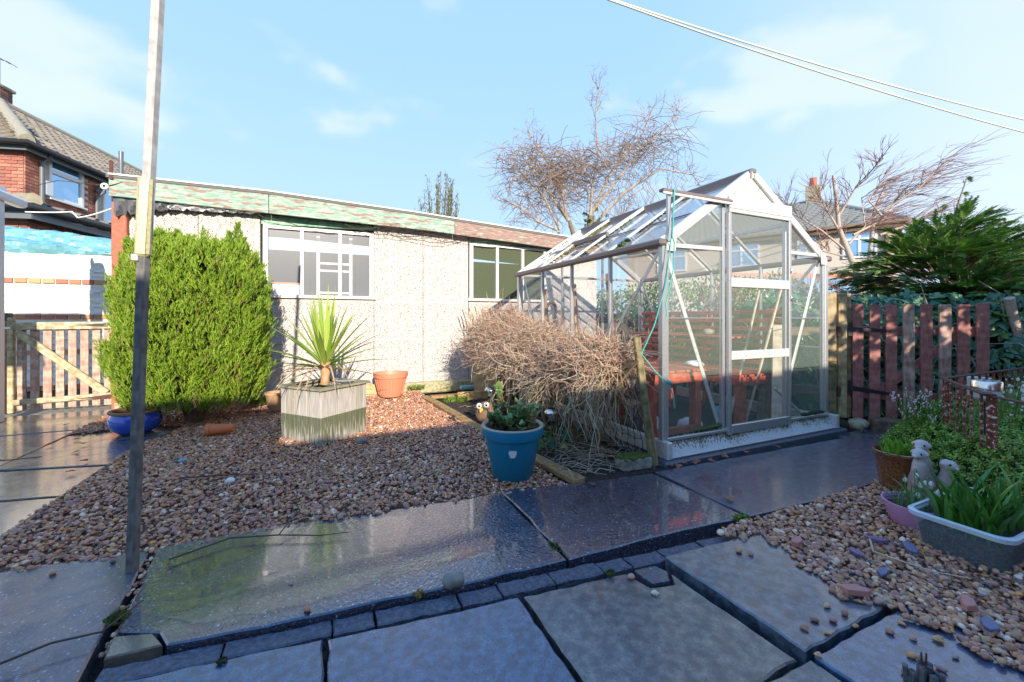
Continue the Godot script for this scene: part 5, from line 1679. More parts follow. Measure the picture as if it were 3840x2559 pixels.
	# leaning timbers
	for q in [["bamboo_stake", "orange wooden stake upright beside the far left glass of the greenhouse", Vector3(2.5, 0.65, -4.5), Vector3(2.5, 1.42, -4.5), 0.045, "stake"], ["bamboo_stake", "orange wooden stake between the bench pots, second from the shed end of the greenhouse", Vector3(2.62, 0.65, -3.95), Vector3(2.6, 1.45, -4.0), 0.05, "stake"], ["bamboo_stake", "thick orange wooden stake nearest the middle of the left greenhouse wall", Vector3(2.6, 0.65, -3.3), Vector3(2.58, 1.5, -3.35), 0.055, "stake"], ["broom_handle", "long pale broom handle leaning inside behind the greenhouse door", Vector3(3.55, 0.02, -2.75), Vector3(3.78, 1.32, -2.6), 0.026, "pale_wood"], ["broom_handle", "long round wooden handle leaning inside right of the greenhouse door", Vector3(3.72, 0.02, -2.7), Vector3(3.96, 1.36, -2.5), 0.03, "pale_wood"], ["timber_offcut", "bundle of pale timber leaning in the right front corner of the greenhouse", Vector3(3.82, 0.03, -2.45), Vector3(4.1, 0.98, -2.62), 0.1, "pale_wood"], ["timber_offcut", "brown plank leaning behind the pale timber in the greenhouse corner", Vector3(3.8, 0.03, -2.6), Vector3(4.06, 0.8, -2.72), 0.07, "brown_wood"], ["slotted_rail", "pale slotted metal rail slanting across the right front greenhouse pane", Vector3(3.7, 0.42, -2.4), Vector3(4.02, 0.17, -2.36), 0.028, "aluminium_white"]]:
		var t := thing(q[0], q[1], q[0].split("_")[1], q[2])
		plank(t, "shaft", Vector3.ZERO, q[3] - q[2], q[4], q[4] * 0.7, q[5], 0.008)
		if q[0] == "timber_offcut":
			plank(t, "edge_strip", Vector3(0.02, 0, 0.04), q[3] - q[2] + Vector3(0.03, -0.02, 0.045), q[4] * 0.6, 0.02, q[5], 0.004)
	# bags, papers, pots
	crumple("paper_bag", "crumpled white paper on the greenhouse floor beside the red bench leg", "paper", Vector3(2.98, 0.09, -2.7), Vector3(0.16, 0.1, 0.12), "paper", 3)
	crumple("plastic_bag", "white plastic bag on the floor under the left greenhouse bench", "bag", Vector3(2.5, 0.14, -2.62), Vector3(0.15, 0.12, 0.1), "bag_white", 4)
	crumple("seed_packet", "white and blue packets heaped on the left greenhouse bench", "packet", Vector3(3.72, 0.55, -3.3), Vector3(0.14, 0.05, 0.12), "paper", 5)
	crumple("work_glove", "grey work gloves lying on the raised slatted shelf", "gloves", Vector3(3.93, 0.9, -3.3), Vector3(0.09, 0.05, 0.07), "concrete", 6)
	crumple("plastic_bag", "blue plastic bag on the floor behind the greenhouse door", "bag", Vector3(3.62, 0.1, -2.9), Vector3(0.09, 0.1, 0.08), "tarp", 7)
	crumple("plastic_bag", "pale plastic bag on the left bench near the shed end", "bag", Vector3(2.5, 0.7, -3.6), Vector3(0.2, 0.1, 0.16), "bag_white", 8)
	var wr := MB.new()
	var pw := []
	for i in 25:
		var a := TAU * i / 24.0
		pw.append(Vector3(cos(a) * 0.14, sin(a) * 0.14, R.randf_range(-0.01, 0.01)))
	wr.tube(pw, range(25).map(func(_i): return 0.018), 6)
	solo("wreath_ring", wr, M.brown_wood, "brown twig ring hanging inside the far left corner of the greenhouse", "wreath", Transform3D(Basis(Vector3.UP, 0.6), Vector3(2.66, 1.12, -4.62)))


func crumple(called: String, label: String, cat: String, at: Vector3, size: Vector3, m: String, sd: int) -> void:
	var b := MB.new()
	b.ball(Vector3.ZERO, size, 18, 10)
	var f := noise(FastNoiseLite.TYPE_CELLULAR, 9.0, sd, 2)
	f.cellular_return_type = FastNoiseLite.RETURN_DISTANCE
	for i in b.v.size():
		b.v[i] *= 1.0 + 0.5 * f.get_noise_3dv(b.v[i] + Vector3(sd, 0, 0))
		b.v[i].y = maxf(b.v[i].y, -size.y * 0.55)
	solo(called, b, M[m], label, cat, Transform3D(Basis(), at))


# ------------------------------------------------------------------ gates
func left_gate() -> void:
	var g := thing("wooden_gate", "weathered brown wooden gate with diagonal brace at the left", "gate", Vector3(-3.165, 0, -6.38))
	for k in 8:
		var x := 0.095 + k * 0.104
		plank(g, "slat", Vector3(x, 0.03, -0.02), Vector3(x, 0.99, -0.02), 0.072, 0.018, "gate_slat" if k % 3 else "gate_slat_b", 0.003, Vector3.BACK)
	plank(g, "stile", Vector3(0.022, 0.01, 0.0), Vector3(0.022, 1.06, 0.0), 0.055, 0.05, "gate_brace", 0.008)
	plank(g, "stile", Vector3(0.88, 0.06, 0.0), Vector3(0.88, 1.06, 0.0), 0.06, 0.045, "gate_brace", 0.008)
	for y in [[0.965, 0.972, 0.085], [0.125, 0.148, 0.06]]:
		part(g, "rail", boxm(Vector3.ZERO, Vector3(0.83, y[2], 0.035), 0.006), M.gate_rail, Transform3D(Basis(Vector3.BACK, atan2(y[1] - y[0], 0.8)), Vector3(0.455, (y[0] + y[1]) / 2, 0.012)))
	plank(g, "brace", Vector3(0.07, 0.905, 0.012), Vector3(0.82, 0.175, 0.012), 0.075, 0.03, "gate_brace", 0.005, Vector3.BACK)
	part(g, "strap_hinge", upright([Vector2(0.56, 0.975), Vector2(0.82, 0.955), Vector2(0.82, 0.995)], 0.03, 0.036, 0.001), M.black_iron)
	part(g, "strap_hinge", upright([Vector2(0.56, 0.13), Vector2(0.87, 0.115), Vector2(0.87, 0.16)], 0.031, 0.037, 0.001), M.rust_dark)
	part(g, "latch", boxm(Vector3(-0.01, 0.945, 0.035), Vector3(0.09, 0.02, 0.012), 0.003), M.steel)
	var p1 := thing("gate_post", "square dark wooden gate post at the left end of the weathered gate", "post", Vector3(-3.24, 0, -6.47))
	plank(p1, "shaft", Vector3.ZERO, Vector3(0, 1.11, 0), 0.1, 0.1, "brown_wood", 0.01)
	plank(p1, "slip_board", Vector3(0.03, 0, 0.075), Vector3(0.03, 1.02, 0.075), 0.06, 0.03, "gate_slat", 0.006)
	var p2 := thing("gate_post", "reddish hinge post of the weathered gate beside the conifer bush", "post", Vector3(-2.09, 0, -6.4))
	plank(p2, "shaft", Vector3.ZERO, Vector3(0, 1.05, 0), 0.1, 0.09, "gate_slat", 0.01)
	var st := MB.new()
	var sp := [Vector3(-2.19, 0.75, -6.33), Vector3(-2.18, 0.55, -6.32), Vector3(-2.165, 0.42, -6.32), Vector3(-2.16, 0.31, -6.32)]
	st.tube(sp, [0.004, 0.004, 0.008, 0.012], 5, true)
	solo("hanging_cord", st, M.yellow, "short yellowish cord hanging on the weathered gate", "cord")


func right_gate() -> void:
	# it stands half open, swung towards the camera
	var at := Vector3(4.79, 0.0, -2.31)
	var d := Vector3(0.73, 0, 0.683)
	var turn := Basis(d, Vector3.UP, d.cross(Vector3.UP))
	var g := thing("picket_gate", "half open dark red picket gate with eight slats and black strap hinges", "gate", at)
	g.basis = turn
	# gate axes: x along it, z towards the camera side
	for k in 8:
		var x := 0.02 + k * 0.134
		var lean := R.randf_range(-0.004, 0.004)
		plank(g, "slat", Vector3(x, 0.07 - k * 0.006, 0.02), Vector3(x + lean, 1.185 + R.randf_range(-0.006, 0.006), 0.02), 0.088, 0.022, "red_slat_pale" if k in [3, 5] else "red_slat", 0.003, Vector3.BACK)
	for y in [0.93, 0.3]:
		part(g, "rail", boxm(Vector3.ZERO, Vector3(1.0, 0.085, 0.03), 0.004), M.red_rail, Transform3D(Basis(), Vector3(0.48, y, -0.012)))
	plank(g, "brace", Vector3(0.2, 0.33, -0.013), Vector3(0.82, 0.9, -0.013), 0.075, 0.028, "red_slat", 0.004, Vector3.BACK)
	for y in [0.945, 0.365]:
		part(g, "strap_hinge", upright([Vector2(-0.02, y - 0.028), Vector2(0.28, y - 0.055 if y < 0.5 else y - 0.022), Vector2(0.28, y - 0.033 if y < 0.5 else y), Vector2(-0.02, y + 0.02)], 0.033, 0.039, 0.001), M.black_iron)
		part(g, "hinge_plate", boxm(Vector3(-0.045, y, 0.034), Vector3(0.035, 0.14, 0.006), 0.002), M.black_iron)
	var p := thing("gate_post", "pale sawn hinge post of the red picket gate", "post", Vector3(4.735, 0, -2.37))
	p.basis = turn
	plank(p, "shaft", Vector3(-0.03, 0.06, 0), Vector3(-0.03, 1.3, 0), 0.1, 0.075, "fresh_post", 0.006)
	plank(p, "back_board", Vector3(0.05, 0.06, -0.06), Vector3(0.05, 1.3, -0.06), 0.07, 0.04, "fresh_post", 0.006)
	var p2 := thing("gate_post", "greenish brown post between the greenhouse and the pale gate post", "post", Vector3(4.59, 0, -2.42))
	p2.basis = turn
	plank(p2, "shaft", Vector3(0, 0.03, 0), Vector3(0, 0.62, 0), 0.095, 0.08, "green_post", 0.008)
	plank(p2, "upper_shaft", Vector3(0, 0.62, 0), Vector3(0, 1.31, 0), 0.094, 0.079, "fresh_post", 0.008)
	for y in [0.33, 0.92]:
		part(p2, "side_rail", boxm(Vector3(-0.25, y, -0.02), Vector3(0.42, 0.09, 0.035), 0.005), M.brown_wood)
		part(p2, "bracket", boxm(Vector3(0.058, y, 0.02), Vector3(0.03, 0.1, 0.06), 0.004), M.rust_dark)
	# threshold timbers and rubble under the gate
	var t1 := thing("timber_sleeper", "dark wet timber baulk lying under the red picket gate", "sleeper", Vector3(4.75, 0, -2.05))
	plank(t1, "beam", Vector3(-0.02, 0.04, -0.1), Vector3(0.42, 0.03, 0.3), 0.13, 0.13, "brown_wood", 0.015)
	var t2 := thing("mossy_sleeper", "moss topped timber baulk beside the evergreen cushion at the gate", "sleeper", Vector3(5.1, 0, -1.72))
	plank(t2, "beam", Vector3(0, 0.03, 0), Vector3(0.36, 0.03, 0.34), 0.14, 0.13, "brown_wood", 0.015)
	var mm := MB.new()
	for i in 70:
		var f := R.randf()
		mm.ball(Vector3(f * 0.36 + R.randf_range(-0.05, 0.05), 0.1, f * 0.34 + R.randf_range(-0.05, 0.05)), Vector3(0.03, 0.014, 0.03), 7, 4)
	part(t2, "moss", mm, M.moss)
	crumple("broken_concrete", "lump of pale broken concrete at the foot of the gate post", "rubble", Vector3(4.66, 0.03, -2.22), Vector3(0.13, 0.08, 0.1), "plinth", 11)
	crumple("mossy_stone", "mossy brown stone between the greenhouse corner and the gate post", "stone", Vector3(4.5, 0.03, -2.28), Vector3(0.1, 0.07, 0.08), "moss_dark", 12)


# ------------------------------------------------------------------ ivy hedge and trees
func ivy_leaf(s: float) -> MB:
	var b := MB.new()
	b.col = Color(1, 1, 1)
	var o := [Vector2(0, 0), Vector2(0.3, -0.18), Vector2(0.52, 0.12), Vector2(0.3, 0.34), Vector2(0.24, 0.6), Vector2(0, 1.0), Vector2(-0.24, 0.6), Vector2(-0.3, 0.34), Vector2(-0.52, 0.12), Vector2(-0.3, -0.18)]
	var m := Vector3(0, 0.3 * s, 0.05 * s)
	for i in o.size():
		var p: Vector2 = o[i] * s
		var q: Vector2 = o[(i + 1) % o.size()] * s
		b.tri(m, Vector3(p.x, p.y, -0.07 * s * absf(o[i].x)), Vector3(q.x, q.y, -0.07 * s * absf(o[(i + 1) % o.size()].x)))
	return b


func hedge() -> void:
	# an ivy-covered bank behind the gate and along the right side of the greenhouse
	var core := MB.new()
	core.prism([Vector2(4.95, -2.85), Vector2(5.5, -2.65), Vector2(6.2, -2.0), Vector2(6.9, -0.6), Vector2(10.0, -0.6), Vector2(9.0, -8.0), Vector2(5.2, -8.0)], 0.0, 1.15, 0.2)
	var h := thing("ivy_hedge", "dark green ivy covered bank behind the red picket gate", "hedge", Vector3(6.0, 0, -3.5))
	var o := Transform3D(Basis(), -Vector3(6.0, 0, -3.5))
	part(h, "bank", core, M.moss_dark, o)
	var f := noise(FastNoiseLite.TYPE_SIMPLEX_SMOOTH, 1.1, 200, 3)
	var line := [Vector2(4.95, -8.0), Vector2(4.78, -2.95), Vector2(5.3, -2.7), Vector2(6.05, -2.0), Vector2(6.8, -0.5)]
	var pl := []
	var cs := []
	var leafm := ivy_leaf(0.085).mesh()
	for i in 5600:
		var k := R.randi() % 4
		if k == 0 and R.randf() < 0.25:
			k = 1 + R.randi() % 3
		var a: Vector2 = line[k]
		var b: Vector2 = line[k + 1]
		var t := R.randf()
		var p := a.lerp(b, t)
		var nrm := Vector2((b - a).y, -(b - a).x).normalized() * -1.0
		if nrm.dot(Vector2(-1, 1)) < 0:
			nrm = -nrm
		var y := R.randf_range(0.02, 1.32)
		var out := 0.05 + 0.16 * f.get_noise_3d(p.x * 1.6, y * 2.0, p.y * 1.6) - 0.22 * maxf(0, y - 1.1)
		var pos := Vector3(p.x + nrm.x * out, y, p.y + nrm.y * out)
		if R.randf() < 0.22:   # over the top
			pos += Vector3(-nrm.x, 0, -nrm.y) * R.randf_range(0.1, 1.2)
			pos.y = 1.18 + 0.22 * f.get_noise_2d(pos.x * 2, pos.z * 2) + R.randf() * 0.1
		var dirz := (Vector3(nrm.x, 0.5, nrm.y) + Vector3(R.randf_range(-0.6, 0.6), R.randf_range(-0.4, 0.6), R.randf_range(-0.6, 0.6))).normalized()
		var dn := Vector3(R.randf_range(-0.7, 0.7), -1, R.randf_range(-0.7, 0.7))
		var yv := (dn - dirz * dn.dot(dirz)).normalized()
		var s := R.randf_range(0.5, 1.25)
		pl.append(Transform3D(Basis(yv.cross(dirz) * s, yv * s, dirz * s), pos))
		var c := Color(0.035, 0.12, 0.07).lerp(Color(0.08, 0.22, 0.1), R.randf())
		if R.randf() < 0.12:
			c = Color(0.14, 0.24, 0.06)
		cs.append(c)
	mat("ivy_a", Color(0.04, 0.14, 0.09), 0.35, {"spec": 0.5})
	mat("ivy_b", Color(0.07, 0.2, 0.1), 0.35, {"spec": 0.5})
	mat("ivy_c", Color(0.1, 0.2, 0.07), 0.4, {"spec": 0.5})
	# the nearest leaves one by one, the others as a mass
	var order := range(pl.size())
	order.sort_custom(func(p, q): return (pl[p].origin - Vector3(4.6, 0.8, 0)).length() < (pl[q].origin - Vector3(4.6, 0.8, 0)).length())
	var rp := []
	var rc := []
	for i in order.size():
		if i < 300:
			part(h, "leaf", leafm, M[["ivy_a", "ivy_a", "ivy_b", "ivy_c"][R.randi() % 4]], o * pl[order[i]])
		else:
			rp.append(o * pl[order[i]])
			rc.append(cs[order[i]])
	scatter(h, "leaves", leafm, M.leaf_gloss, rp, rc)
	var st := MB.new()
	for i in 130:
		var k := R.randi() % 4
		var a: Vector2 = line[k].lerp(line[k + 1], R.randf())
		var p0 := Vector3(a.x, R.randf_range(0.0, 1.2), a.y + 0.1)
		var p1 := p0 + Vector3(R.randf_range(-0.4, 0.4), R.randf_range(-0.5, 0.5), R.randf_range(-0.1, 0.4))
		st.tube([p0, p0.lerp(p1, 0.5) + Vector3(0, 0.06, 0.05), p1], [0.006, 0.005, 0.003], 4)
	part(h, "dead_stems", st, M.bark_pale, o)
	var stub := thing("cut_branch", "thick pale sawn branch stub leaning out of the ivy", "branch", Vector3(6.12, 1.05, -1.64))
	part(stub, "limb", pipe([Vector3(0.12, -0.3, 0.05), Vector3(0.03, 0.05, 0), Vector3(-0.04, 0.2, 0)], 0.038, 10), M.bark_pale)
	var bd := thing("old_board", "mossy old board leaning in the ivy behind the iron railing", "board", Vector3(5.95, 0.5, -1.3))
	plank(bd, "plank", Vector3(0, 0.0, 0), Vector3(0.4, 0.28, 0.1), 0.16, 0.025, "planter_cap", 0.004)
	var pv := thing("privet_hedge", "loose green hedge growing above the ivy behind the greenhouse", "hedge", Vector3(5.5, 0, -5.2))
	var vl := []
	var vc := []
	for i in 5200:
		var z := R.randf_range(-8.5, -3.0)
		var x := R.randf_range(4.95, 6.2)
		var top := 1.62 + 0.3 * f.get_noise_2d(x * 1.5, z * 1.1) - 0.25 * smoothstep(-3.9, -3.0, z)
		var y := lerpf(1.0, top, sqrt(R.randf()))
		vl.append(Transform3D(Basis.from_euler(Vector3(R.randf_range(-1.4, 0.4), R.randf() * TAU, R.randf_range(-0.6, 0.6))).scaled(Vector3.ONE * R.randf_range(0.6, 1.2)), Vector3(x, y, z) - pv.position))
		vc.append(Color(0.06, 0.15, 0.03).lerp(Color(0.22, 0.32, 0.07), R.randf()))
	var vb := MB.new()
	for i in 60:
		var p0 := Vector3(R.randf_range(5.0, 6.1), 0.6, R.randf_range(-8.2, -3.2)) - pv.position
		vb.tube([p0, p0 + Vector3(R.randf_range(-0.15, 0.15), 0.5, R.randf_range(-0.15, 0.15)), p0 + Vector3(R.randf_range(-0.25, 0.25), 1.0, R.randf_range(-0.25, 0.25))], [0.014, 0.01, 0.004], 4)
	part(pv, "stems", vb, M.bark)
	var pf := MB.new()
	pf.blade([Vector3(0, 0, 0), Vector3(0, 0.03, 0.004), Vector3(0, 0.06, 0)], [0.006, 0.034, 0.002], Vector3.RIGHT)
	scatter(pv, "leaves", pf.mesh(), M.leaf_gloss, vl, vc)
	# red leafless shrub shoots above the ivy
	var sh := MB.new()
	for i in 90:
		var p0 := Vector3(R.randf_range(4.9, 5.9), 1.05, R.randf_range(-4.3, -2.9))
		var hh := R.randf_range(0.15, 0.62)
		var p1 := p0 + Vector3(R.randf_range(-0.12, 0.12), hh, R.randf_range(-0.12, 0.12))
		sh.tube([p0, p0.lerp(p1, 0.5) + Vector3(R.randf_range(-0.03, 0.03), 0, 0), p1], [0.006, 0.005, 0.003], 4)
		for k in 2:
			var q := p0.lerp(p1, R.randf_range(0.4, 0.9))
			sh.tube([q, q + Vector3(R.randf_range(-0.1, 0.1), R.randf_range(0.05, 0.18), R.randf_range(-0.1, 0.1))], [0.004, 0.002], 3)
	mat("red_twig", Color(0.26, 0.08, 0.06), 0.7)
	solo("red_shrub", sh, M.red_twig, "red leafless shrub shoots above the ivy between greenhouse and birch", "shrub")


func grow(b: MB, p: Vector3, d: Vector3, l: float, r: float, level: int, wild: float, lift: float, forks := 3) -> void:
	# a limb that bends, thins and forks; wild = how crooked, lift = pull upwards
	var pts := [p]
	var rr := [r]
	var q := p
	var dd := d
	var n := 4
	for i in n:
		dd = (dd + Vector3(R.randf_range(-1, 1), R.randf_range(-1, 1), R.randf_range(-1, 1)) * wild + Vector3.UP * lift).normalized()
		q += dd * l / n
		pts.append(q)
		rr.append(r * (1.0 - 0.5 * (i + 1) / n))
	b.tube(pts, rr, 5 if r > 0.02 else 3)
	if level <= 0:
		return
	for k in forks:
		var i := 1 + R.randi() % n
		var side := Vector3(R.randf_range(-1, 1), R.randf_range(-0.5, 1), R.randf_range(-1, 1)).normalized()
		var nd: Vector3 = (dd * 0.7 + side * 0.8).normalized()
		grow(b, pts[i], nd, l * R.randf_range(0.55, 0.8), maxf(rr[i] * 0.62, 0.0032), level - 1, wild * 1.1, lift, forks)


func trees() -> void:
	# local frame facing the garden: right, up, away
	var rt := Vector3(0.9105, 0, 0.4136)
	var aw := Vector3(0.4136, 0, -0.9105)
	# leafless shrub-tree, full of old climber stems, behind the greenhouse
	var at := rt * 1.62 + aw * 8.6
	var t := thing("bare_tree", "tangled leafless tree with climber stems behind the greenhouse roof", "tree", at)
	var tr := MB.new()
	var br := MB.new()
	var tw := MB.new()
	var P := func(x: float, y: float, z := 0.0) -> Vector3: return rt * x + Vector3.UP * y + aw * z
	tr.tube([P.call(0, 0), P.call(0.04, 1.4), P.call(0.0, 2.6), P.call(0.03, 3.2)], [0.13, 0.11, 0.09, 0.07], 8)
	tr.tube([P.call(0.02, 1.8), P.call(-0.3, 2.7), P.call(-0.42, 3.1)], [0.07, 0.05, 0.04], 7)
	tr.tube([P.call(-0.1, 0.3, 0.2), P.call(-0.5, 2.2, 0.2), P.call(-0.62, 2.9, 0.2)], [0.06, 0.045, 0.035], 7)
	var limbs := [
		[[0.03, 3.2], [0.1, 3.8], [0.22, 4.5], [0.12, 5.3], [0.1, 5.75]], [[-0.42, 3.1], [-0.75, 3.6], [-1.2, 4.1], [-1.45, 4.55]], [[-0.42, 3.1], [-0.55, 3.8], [-0.9, 4.5], [-1.25, 4.9]],
		[[0.03, 3.2], [0.45, 3.8], [1.0, 4.5], [1.75, 5.2], [1.9, 5.45]], [[0.02, 2.9], [0.7, 3.7], [1.45, 4.15], [2.1, 4.0], [2.55, 3.75]], [[-0.62, 2.9], [-1.05, 3.1], [-1.5, 3.4], [-1.75, 3.45]],
		[[-0.42, 3.1], [-0.6, 3.4], [-0.55, 4.1], [-0.1, 4.6]], [[0.03, 3.2], [0.5, 4.2], [1.1, 4.9], [1.3, 5.5]], [[0.02, 2.7], [0.5, 3.0], [0.9, 3.5]], [[-0.62, 2.9], [-1.0, 3.6], [-1.6, 4.3], [-1.85, 4.4]]]
	for l in limbs:
		var p := []
		var r := []
		for i in l.size():
			p.append(P.call(l[i][0] + R.randf_range(-0.05, 0.05), l[i][1], R.randf_range(-0.5, 0.5) * i / l.size()))
			r.append(lerpf(0.032, 0.007, float(i) / (l.size() - 1)))
		br.tube(p, r, 5)
		for i in 26:
			var f := R.randf_range(0.25, 1.0) * (p.size() - 1)
			var k := mini(int(f), p.size() - 2)
			var q: Vector3 = p[k].lerp(p[k + 1], f - k)
			var dir: Vector3 = ((p[k + 1] - p[k]).normalized() * 0.6 + rt * R.randf_range(-0.9, 0.9) + Vector3.UP * R.randf_range(-0.3, 0.9) + aw * R.randf_range(-0.7, 0.7)).normalized()
			grow(tw, q, dir, R.randf_range(0.2, 0.45), 0.0062, 2, 0.42, 0.05, 2)
	# matted climber stems lying across the limbs
	for i in 1050:
		var c: Array = [[-0.85, 4.25, 0.95, 0.35], [-0.6, 4.0, 0.8, 0.5], [1.2, 4.75, 0.8, 0.35], [0.6, 4.4, 0.7, 0.3], [-0.95, 3.6, 0.7, 0.5], [0.2, 3.9, 0.9, 0.5]][[0, 0, 0, 1, 1, 2, 2, 3, 4, 5][R.randi() % 10]]
		var x: float = c[0] + R.randf_range(-1, 1) * c[2]
		var y: float = c[1] + R.randf_range(-1, 1) * c[3] + (0.22 * (x - c[0]) if c[0] > 0.5 else -0.05 * (x - c[0]))
		var p0: Vector3 = P.call(x, y, R.randf_range(-0.6, 0.6))
		var d := (rt * R.randf_range(-1, 1) + Vector3.UP * R.randf_range(-0.5, 0.35) + aw * R.randf_range(-0.5, 0.5)).normalized()
		var p := [p0]
		var r := [0.006]
		for k in 5:
			d = (d + Vector3(R.randf_range(-1, 1), R.randf_range(-1.1, 0.7), R.randf_range(-1, 1)) * 0.35).normalized()
			p.append(p[-1] + d * R.randf_range(0.07, 0.16))
			r.append(0.0065 - 0.0008 * k)
		tw.tube(p, r, 3)
	for i in 170:   # stems that hang down
		var p0: Vector3 = P.call(R.randf_range(-1.5, 2.0), R.randf_range(3.4, 4.8), R.randf_range(-0.6, 0.6))
		var p := [p0]
		for k in 5:
			p.append(p[-1] + rt * R.randf_range(-0.12, 0.12) + Vector3.DOWN * R.randf_range(0.06, 0.2) + aw * R.randf_range(-0.06, 0.06))
		tw.tube(p, [0.0045, 0.0045, 0.004, 0.004, 0.0035, 0.003], 3)
	for v in tw.v.size():
		tw.c[v] = Color(0.22, 0.14, 0.1).lerp(Color(0.38, 0.29, 0.22), 0.5 + 0.5 * sin(v * 0.013))
	part(t, "trunk", tr, M.bark)
	part(t, "limbs", br, M.bark_pale)
	var tp := part(t, "twigs", tw, M.twig_vc)
	tp.set_meta("kind", "stuff")
	var lv := []
	var lc := []
	for i in 60:
		lv.append(Transform3D(Basis.from_euler(Vector3(R.randf() * TAU, R.randf() * TAU, 0)).scaled(Vector3.ONE * R.randf_range(0.7, 1.2)), P.call(R.randf_range(-0.15, 0.4), R.randf_range(2.5, 3.3), -0.1)))
		lc.append(Color(0.05, 0.12, 0.03).lerp(Color(0.12, 0.2, 0.04), R.randf()))
	scatter(t, "ivy_leaves", ivy_leaf(0.09).mesh(), M.leaf_gloss, lv, lc)

	# silver birch with pollarded stems, twigs blown to the right
	at = rt * 7.35 + aw * 8.6
	var b := thing("birch_tree", "leafless birch tree with pale trunk and twigs swept to the right", "tree", at)
	var bt := MB.new()
	var bl := MB.new()
	var bw := MB.new()
	bt.tube([P.call(0.02, 0), P.call(0.02, 0.8), P.call(-0.07, 1.9), P.call(-0.3, 2.43), P.call(-0.5, 2.95), P.call(-0.56, 3.6), P.call(-0.62, 4.05)], [0.085, 0.08, 0.07, 0.055, 0.04, 0.032, 0.026], 9, true)
	bt.tube([P.call(0.2, 0.0, 0.2), P.call(0.25, 1.43, 0.2), P.call(0.34, 2.6, 0.2), P.call(0.43, 3.4, 0.2), P.call(0.66, 3.9, 0.2)], [0.06, 0.055, 0.04, 0.03, 0.018], 8)
	for l in [[[-0.3, 2.43], [-0.8, 2.9], [-1.1, 3.35], [-1.25, 3.75]], [[-0.5, 2.9], [-0.75, 3.3], [-0.9, 3.75]], [[0.4, 3.2], [0.3, 3.6], [0.45, 4.0]], [[-0.2, 2.8], [0.5, 3.15], [1.15, 3.8], [1.6, 4.25]], [[0.43, 3.3], [0.9, 3.7], [1.2, 4.2]], [[-0.5, 3.2], [-0.2, 3.8], [-0.05, 4.2]], [[0.36, 2.8], [0.9, 3.0], [1.4, 3.3]], [[-0.3, 2.6], [0.1, 3.0], [0.3, 3.7]], [[-0.2, 2.3], [-0.7, 2.5], [-1.2, 2.6]]]:
		var p := []
		var r := []
		for i in l.size():
			p.append(P.call(l[i][0], l[i][1], R.randf_range(-0.3, 0.3) * i))
			r.append(lerpf(0.024, 0.007, float(i) / (l.size() - 1)))
		bl.tube(p, r, 6)
		for i in 26:
			var f := R.randf_range(0.2, 1.0) * (p.size() - 1)
			var k := mini(int(f), p.size() - 2)
			var q: Vector3 = p[k].lerp(p[k + 1], f - k)
			var wind := 0.75 if l[l.size() - 1][0] > 0.2 else -0.05
			var dir := (rt * (wind + R.randf_range(-0.5, 0.6)) + Vector3.UP * R.randf_range(0.1, 0.9) + aw * R.randf_range(-0.6, 0.6)).normalized()
			var c: Array = [q]
			var dd := dir
			var rr := [0.007]
			var n := 6
			var len := R.randf_range(0.5, 1.05) if wind > 0.3 else R.randf_range(0.3, 0.7)
			for s in n:
				dd = (dd + rt * 0.1 * signf(wind) + Vector3(R.randf_range(-1, 1), R.randf_range(-1, 1), R.randf_range(-1, 1)) * 0.1).normalized()
				c.append(c[-1] + dd * len / n)
				rr.append(0.007 - 0.0008 * s)
			bw.tube(c, rr, 3)
			for s in 5:
				var g := 1 + R.randi() % n
				var d2 := (dd * 0.9 + Vector3(R.randf_range(-1, 1), R.randf_range(-0.6, 1), R.randf_range(-1, 1)) * 0.45).normalized()
				bw.tube([c[g], c[g] + d2 * len * 0.2, c[g] + (d2 + rt * 0.2) * len * 0.42], [0.004, 0.0034, 0.0024], 3)
	for v in bw.v.size():
		bw.c[v] = Color(0.2, 0.1, 0.085).lerp(Color(0.33, 0.2, 0.16), 0.5 + 0.5 * sin(v * 0.017))
	part(b, "trunk", bt, M.bark_pale)
	part(b, "limbs", bl, M.bark_pale)
	part(b, "twigs", bw, M.twig_vc).set_meta("kind", "stuff")

	# evergreen shrub showing over the shed roof
	at = rt * -1.95 + aw * 10.4
	var e := thing("evergreen_shrub", "wispy evergreen shrub showing above the shed roof", "shrub", at)
	var es := MB.new()
	var ep := []
	var ec := []
	for i in 34:
		var x0 := R.randf_range(-0.5, 0.55)
		var top := 3.45 + 1.0 * maxf(0, sin((x0 + 0.5) * 2.6)) + R.randf_range(-0.2, 0.35)
		var p0: Vector3 = P.call(x0 * 0.5, 1.5, R.randf_range(-0.3, 0.3))
		var p1: Vector3 = P.call(x0 + R.randf_range(-0.08, 0.14), top, R.randf_range(-0.4, 0.4))
		es.tube([p0, p0.lerp(p1, 0.6), p1], [0.02, 0.01, 0.004], 4)
		for k in 60:
			var q := p0.lerp(p1, R.randf_range(0.55, 1.0))
			ep.append(Transform3D(Basis.from_euler(Vector3(R.randf_range(-0.7, 0.7), R.randf() * TAU, R.randf_range(-0.7, 0.7))).scaled(Vector3.ONE * R.randf_range(0.6, 1.1)), q + Vector3(R.randf_range(-0.05, 0.05), R.randf_range(-0.05, 0.05), R.randf_range(-0.05, 0.05))))
			ec.append(Color(0.08, 0.11, 0.035).lerp(Color(0.26, 0.24, 0.1), R.randf()))
	part(e, "trunk", es, M.bark)
	var lf := MB.new()
	lf.blade([Vector3(0, 0, 0), Vector3(0, 0.05, 0.004), Vector3(0, 0.09, 0)], [0.004, 0.022, 0.002], Vector3.RIGHT)
	scatter(e, "crown", lf.mesh(), M.leaf_vc, ep, ec)


